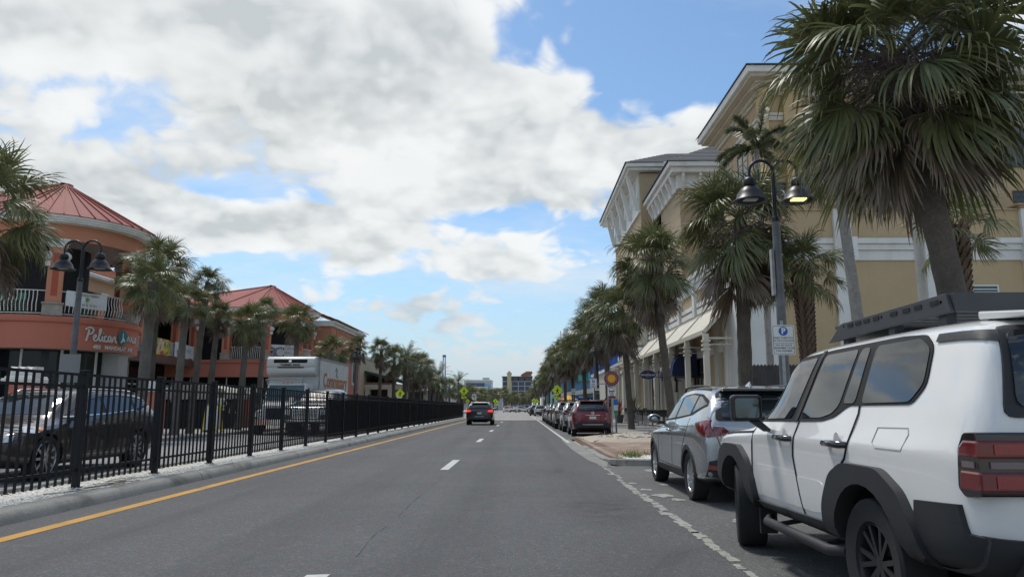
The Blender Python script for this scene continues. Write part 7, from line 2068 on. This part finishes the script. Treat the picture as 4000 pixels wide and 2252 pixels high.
keep_right('keep-right sign directly above the charcoal car roof', (-5.9, 97, .1), 2.55, .72)
keep_right('keep-right sign farther away, right of the charcoal car', (-4.9, 163, .1), 2.05, .80)
for lb, x, y, z in (('small parking sign in front of the umbrella', 4.75, 66, 2.55), ('small parking sign beside the far palms', 3.6, 112, 2.5), ('small parking sign behind the big crossing sign', 4.3, 97, 2.6)):
    r = thing('small_parking_sign', lb, 'sign', (x, y, .15), 0, 'small white parking signs'); post(r, z + .3); p_ = plate(r, .34, .5, z, SIGN_W, rim=INK); pblue(p_, z + .12, .08, -.058)
    part(MB().box(-.13, .13, -.059, -.057, z - .16, z - .12).box(-.13, .13, -.059, -.057, z - .08, z - .04), 'print', INK, p_)

# umbrella
um = thing('parasol', 'open market umbrella in red and yellow wedges above the parked cars', 'umbrella', (5.75, 88, .15))
part(MB().tube([(0, 0, 0), (0, 0, 2.62)], .03, 8), 'pole', CREAM, um)
for k in range(8):
    a0_, a1_ = 2 * math.pi * k / 8, 2 * math.pi * (k + 1) / 8
    part(MB().add([(0, 0, 2.62), (1.12 * math.cos(a0_), 1.12 * math.sin(a0_), 2.1), (1.12 * math.cos((a0_ + a1_) / 2) * .97, 1.12 * math.sin((a0_ + a1_) / 2) * .97, 2.07), (1.12 * math.cos(a1_), 1.12 * math.sin(a1_), 2.1), (1.12 * math.cos(a1_), 1.12 * math.sin(a1_), 1.98), (1.12 * math.cos((a0_ + a1_) / 2) * .97, 1.12 * math.sin((a0_ + a1_) / 2) * .97, 1.95), (1.12 * math.cos(a0_), 1.12 * math.sin(a0_), 1.98)], [(0, 1, 2), (0, 2, 3), (2, 3, 4, 5), (1, 2, 5, 6)]),
         'canopy_panel', M('canvas_red', (.45, .03, .03), .7) if k % 4 in (0, 3) and k < 5 else M('canvas_yellow', (.62, .36, .02), .7), um)

# ------------------------------------------------------------------ sand mound, weeds on the corner
mound = MB(); n = 34; m_ = 22
for j in range(m_ + 1):
    for i in range(n + 1):
        u, v = i / n, j / m_
        x = 2.45 + u * 3.4; y = 26.2 + v * 5.0
        e = max(0, math.sin(math.pi * min(1, max(0, u * 1.02))) * math.sin(math.pi * v)) ** .6
        z = .112 + e * (.20 + .07 * mnoise.noise((x * 1.1, y * .9, 1)) + .045 * mnoise.noise((x * 4, y * 3, 2)) + .02 * mnoise.noise((x * 11, y * 9, 3)))
        mound.v.append((x, y, z if e > .02 else .10))
for j in range(m_):
    for i in range(n): mound.f.append((j * (n + 1) + i, j * (n + 1) + i + 1, (j + 1) * (n + 1) + i + 1, (j + 1) * (n + 1) + i))
mo = part(mound, 'sand_mound', M('pale_sand', (.47, .41, .33), .95, 0, .2, 2, fine=.3, fs=25, bump=.6, bs=30, stain=(.30, .25, .2), ss=2, samt=.6), None, 60)
tag(mo, 'low mound of pale sand with plant debris on the paved corner', 'sand', kind='stuff')
db = MB(); rn = random.Random(4)
for i in range(60):
    p = Vector((rn.uniform(2.9, 5.6), rn.uniform(26.6, 30.6), .30 + rn.uniform(-.06, .03))); d = Vector((rn.gauss(0, 1), rn.gauss(0, 1), rn.uniform(-.1, .5))).normalized()
    db.tube([p, p + d * rn.uniform(.06, .18), p + d * rn.uniform(.2, .35) + Vector((0, 0, -.04))], .008, 4)
tag(part(db, 'plant_debris', TWIG), 'dry twigs and stems scattered over the sand mound', 'debris', kind='stuff')
hs_ = MB(); hs_.tube(catmull([(2.6, 26.4, .14), (2.9, 26.8, .17), (3.6, 26.5, .16), (4.3, 27.3, .25), (4.6, 28.3, .3)], 6), .014, 5)
tag(part(hs_, 'irrigation_hose', M('hose', (.12, .10, .08), .8), None, 60), 'loose brown irrigation hose curling across the sand', 'hose')


def tuft(label, loc, n, h, seed, mat):
    lf = Leaf(); rn = random.Random(seed)
    for i in range(n):
        a = rn.uniform(0, 6.28); el = R(rn.uniform(35, 88)); p = Vector((rn.gauss(0, .14), rn.gauss(0, .10), 0)); d = Vector((math.cos(a) * math.cos(el), math.sin(a) * math.cos(el), math.sin(el))); P = [p.copy()]; Ln = h * rn.uniform(.5, 1.1)
        for k in range(4): d = (d + Vector((0, 0, -.18))).normalized(); p = p + d * Ln / 4; P.append(p.copy())
        sd = d.cross(Vector((rn.gauss(0, 1), rn.gauss(0, 1), .2))).normalized()
        lf.strip(P, [.010, .012, .009, .006, .001], [sd] * 5, rn.random())
    o = link('grass_tuft', lf.mesh('grass_tuft', mat), None); o.location = loc
    return tag(o, label, 'grass', 'weeds on the paved corner')


WEED = leafmat('weed_green', (.10, .17, .03), (.20, .26, .06), (.26, .24, .10))
tuft('bright green grass tuft behind the rounded kerb nose', (2.72, 18.5, .115), 150, .26, 1, WEED)
tuft('small green weed right of the bright grass tuft', (3.25, 19.6, .115), 40, .14, 2, WEED)
tuft('thin upright dry weed at the road edge by the sand', (2.22, 28.2, .06), 26, .28, 3, leafmat('dry_weed', (.22, .19, .11), (.30, .26, .15), (.3, .25, .15)))
gp = MB(); rn = random.Random(14)
for i in range(1500):
    x, y = rn.uniform(2.5, 4.4), rn.uniform(17.7, 19.3); s = rn.uniform(.012, .03)
    q = [(x + s * math.cos(t), y + s * .7 * math.sin(t), .118) for t in [rn.uniform(0, .6) + k * 1.256 for k in range(5)]]
    gp.add(q + [(x, y, .118 + s * .5)], [(j, (j + 1) % 5, 5) for j in range(5)])
tag(part(gp, 'corner_gravel', SHELL), 'white shell gravel behind the rounded kerb nose', 'gravel', kind='stuff')

# ------------------------------------------------------------------ brick piers and notices behind the fence
def pier(label, loc, h=1.55):
    r = thing('garden_pier', label, 'pier', loc, 0, 'orange piers in front of the arcade')
    part(MB().box(-.36, .36, -.36, .36, 0, h), 'shaft', ORANGE, r)
    part(MB().box(-.46, .46, -.46, .46, h, h + .14).box(-.40, .40, -.40, .40, h + .14, h + .2), 'cap', WHITE, r, bevel=.03)
    n = 12
    part(MB().prism([(-.36, h + .2)] + [(-.36 + .72 * k / n, h + .44 + .05 * math.cos(k * 1.6)) for k in range(n + 1)] + [(.36, h + .2)], 'xz', -.2, .2), 'crest', WHITE, r)


pier('orange pier with white wavy crest at the frame edge behind the brown car', (-14.6, 21.9, .27), 1.75)
pier('orange pier with white cap behind the second fence post', (-14.6, 29.6, .27), 1.65)
pier('orange pier with white cap near the box truck nose', (-14.6, 40.5, .27), 1.65)
af = thing('folding_board', 'yellow-edged folding notice board on the far sidewalk behind the fence', 'sign', (-13.2, 32.2, .27))
YF = M('board_yellow', (.62, .46, .03), .5)
for s in (-1, 1):
    part(MB().bar((-.3, s * .30, 0), (-.3, s * .03, 1.15), .05, .04).bar((.3, s * .30, 0), (.3, s * .03, 1.15), .05, .04).bar((-.3, s * .03, 1.15), (.3, s * .03, 1.15), .04, .05), 'frame', YF, af)
    part(MB().add([(-.28, s * .29, .1), (.28, s * .29, .1), (.28, s * .04, 1.1), (-.28, s * .04, 1.1)], [(0, 1, 2, 3)]), 'panel', SIGN_W, af)
ck = thing('dark_canopy', 'dark market canopy with scalloped pale front behind the fence', 'canopy', (-16.5, 37.5, .27), world=True)
part(MB().prism([(-18.6, 1.95), (-18.2, 2.25), (-17.2, 2.45), (-16.0, 2.45), (-15.0, 2.25), (-14.6, 1.95), (-14.6, 1.75), (-18.6, 1.75)], 'xz', 37.5, 40.5), 'cover', M('canopy_pale', (.45, .43, .38), .8, 0, .1), ck)
for x in (-18.5, -14.7): part(MB().box(x - .04, x + .04, 37.55, 37.63, .27, 1.8), 'post', STEEL_BLACK, ck)
part(MB().box(-18.4, -14.8, 38.6, 38.9, .27, 1.6), 'dark_stall', DARKIN, ck)


# ------------------------------------------------------------------ people
def person(label, loc, rz, h, shirt, legs, skin, hair, pose='stand', group=None, cap=None):
    k = h / 1.75
    J = {'pel': (0, 0, .95), 'wst': (0, 0, 1.10), 'chs': (0, .01, 1.32), 'nck': (0, 0, 1.47), 'nk2': (0, .01, 1.53), 'hd': (0, .02, 1.62), 'top': (0, .015, 1.72)}
    st_ = .16 if pose == 'walk' else .02
    bend = .22 if pose == 'phone' else .05
    for s, n in ((-1, 'l'), (1, 'r')):
        J['hip' + n] = (s * .10, 0, .90); J['kne' + n] = (s * .105, s * st_ + .02, .50); J['ank' + n] = (s * .11, s * st_ * 1.3 - .03, .09); J['toe' + n] = (s * .125, s * st_ * 1.3 + .13, .04)
        J['sho' + n] = (s * .185, 0, 1.40); J['elb' + n] = (s * .24, -.03 - s * st_ * .5, 1.13)
        J['wri' + n] = (s * (.20 if pose != 'phone' else .12), bend + .02, 1.12 if pose == 'phone' else .90); J['han' + n] = (s * (.19 if pose != 'phone' else .09), bend + .06, 1.16 if pose == 'phone' else .83)
    E = [('pel', 'wst'), ('wst', 'chs'), ('chs', 'nck'), ('nck', 'nk2'), ('nk2', 'hd'), ('hd', 'top')]
    for n in 'lr': E += [('pel', 'hip' + n), ('hip' + n, 'kne' + n), ('kne' + n, 'ank' + n), ('ank' + n, 'toe' + n), ('chs', 'sho' + n), ('sho' + n, 'elb' + n), ('elb' + n, 'wri' + n), ('wri' + n, 'han' + n)]
    RD = {'pel': (.15, .11), 'wst': (.135, .10), 'chs': (.16, .11), 'nck': (.065, .06), 'nk2': (.055, .055), 'hd': (.085, .105), 'top': (.06, .075), 'hip': (.095, .10), 'kne': (.06, .065), 'ank': (.042, .045), 'toe': (.04, .03), 'sho': (.065, .065), 'elb': (.045, .045), 'wri': (.032, .032), 'han': (.042, .03)}
    names = list(J); me = bpy.data.meshes.new('body'); me.from_pydata([tuple(c * k for c in J[n]) for n in names], [(names.index(a), names.index(b_)) for a, b_ in E], [])
    o = bpy.data.objects.new('person', me); COL.objects.link(o)
    o.modifiers.new('k', 'SKIN'); sv = me.skin_vertices[0].data
    for i, n in enumerate(names): rr = RD.get(n) or RD[n[:3]]; sv[i].radius = (rr[0] * k, rr[1] * k)
    sv[0].use_root = True
    md = o.modifiers.new('s', 'SUBSURF'); md.levels = 2; md.render_levels = 2
    res = eval_mesh(o, 'person'); bpy.data.objects.remove(o)
    res.materials.clear()
    for m in (skin, shirt, legs, hair): res.materials.append(m)
    for p in res.polygons:
        z = p.center.z / k; ax = abs(p.center.x) / k
        if z > 1.66 or (z > 1.60 and p.center.y / k < -.02): p.material_index = 3
        elif z > 1.46: p.material_index = 0
        elif ax > .17 and z < 1.20 and z > .7: p.material_index = 0
        elif z > .92: p.material_index = 1
        elif z > (.48 if legs.name.endswith('shorts') else .10): p.material_index = 2
        else: p.material_index = 0 if z > .11 else 3
    res.shade_smooth()
    r = link('person', res); r.location = loc; r.rotation_euler.z = rz
    tag(r, label, 'person', group)
    # shirt hem and face features as parts
    fm = MB()
    for s in (-1, 1): fm.lathe([(0, -.011), (.011, 0), (0, .011)], 8, (s * .033 * k, .108 * k, 1.635 * k), axis='Y')
    part(fm, 'eyes', INK, r)
    part(MB().add([(-.014 * k, .118 * k, 1.595 * k), (.014 * k, .118 * k, 1.595 * k), (0, .142 * k, 1.592 * k), (0, .116 * k, 1.635 * k)], [(0, 1, 2), (0, 2, 3), (2, 1, 3)]), 'nose', skin, r)
    hd_ = MB()
    for s in (-1, 1):
        for q in range(5): hd_.tube([(s * (.19 if pose != 'phone' else .09) * k + (q - 2) * .014, (bend + .06) * k, (.83 if pose != 'phone' else 1.16) * k), (s * (.19 if pose != 'phone' else .09) * k + (q - 2) * .018, (bend + .10) * k, ((.75 + .01 * abs(q - 2)) if pose != 'phone' else 1.19) * k)], [.009, .007], 5)
    part(hd_, 'fingers', skin, r)
    if cap: part(MB().lathe([(.0, .10), (.07, .085), (.105, .03), (.11, 0), (.0, 0)], 14, (0, .015 * k, 1.66 * k)).box(-.07, .07, .1, .2, 1.665 * k, 1.675 * k), 'cap', cap, r, 50)
    return r


SK1 = M('skin_dark', (.12, .06, .04), .6, 0, .05); SK2 = M('skin_light', (.42, .24, .17), .6, 0, .05); HR = M('hair_dark', (.015, .012, .01), .7)
person('person in a white shirt and dark shorts looking at a phone behind the fence', (-13.6, 33.9, .27), R(200), 1.75, M('shirt_white', (.60, .58, .52), .8, 0, .1), M('dark_shorts', (.03, .03, .035), .8), SK1, HR, 'phone', 'people on the far sidewalk')
person('person dressed in black beside the yellow-edged notice board behind the fence', (-13.9, 36.4, .27), R(160), 1.78, M('shirt_black', (.02, .02, .022), .8), M('black_trousers', (.018, .018, .02), .8), SK2, HR, 'stand', 'people on the far sidewalk', M('cap_white', (.5, .5, .48), .7))
person('person in dark clothes walking by the palm behind the parking meter', (5.05, 43.8, .15), R(15), 1.76, M('shirt_maroon', (.10, .02, .025), .8), M('dark_trousers', (.03, .03, .04), .8), SK2, HR, 'walk', 'people on the sidewalk')
person('person in a blue top walking behind the sun sign', (5.35, 47.5, .15), R(-10), 1.7, M('shirt_blue', (.06, .13, .28), .8), M('grey_shorts', (.2, .2, .2), .8), SK2, HR, 'walk', 'people on the sidewalk')

for o in bpy.data.objects:
    for kx in ('_w', '_fy'):
        if kx in o: del o[kx]
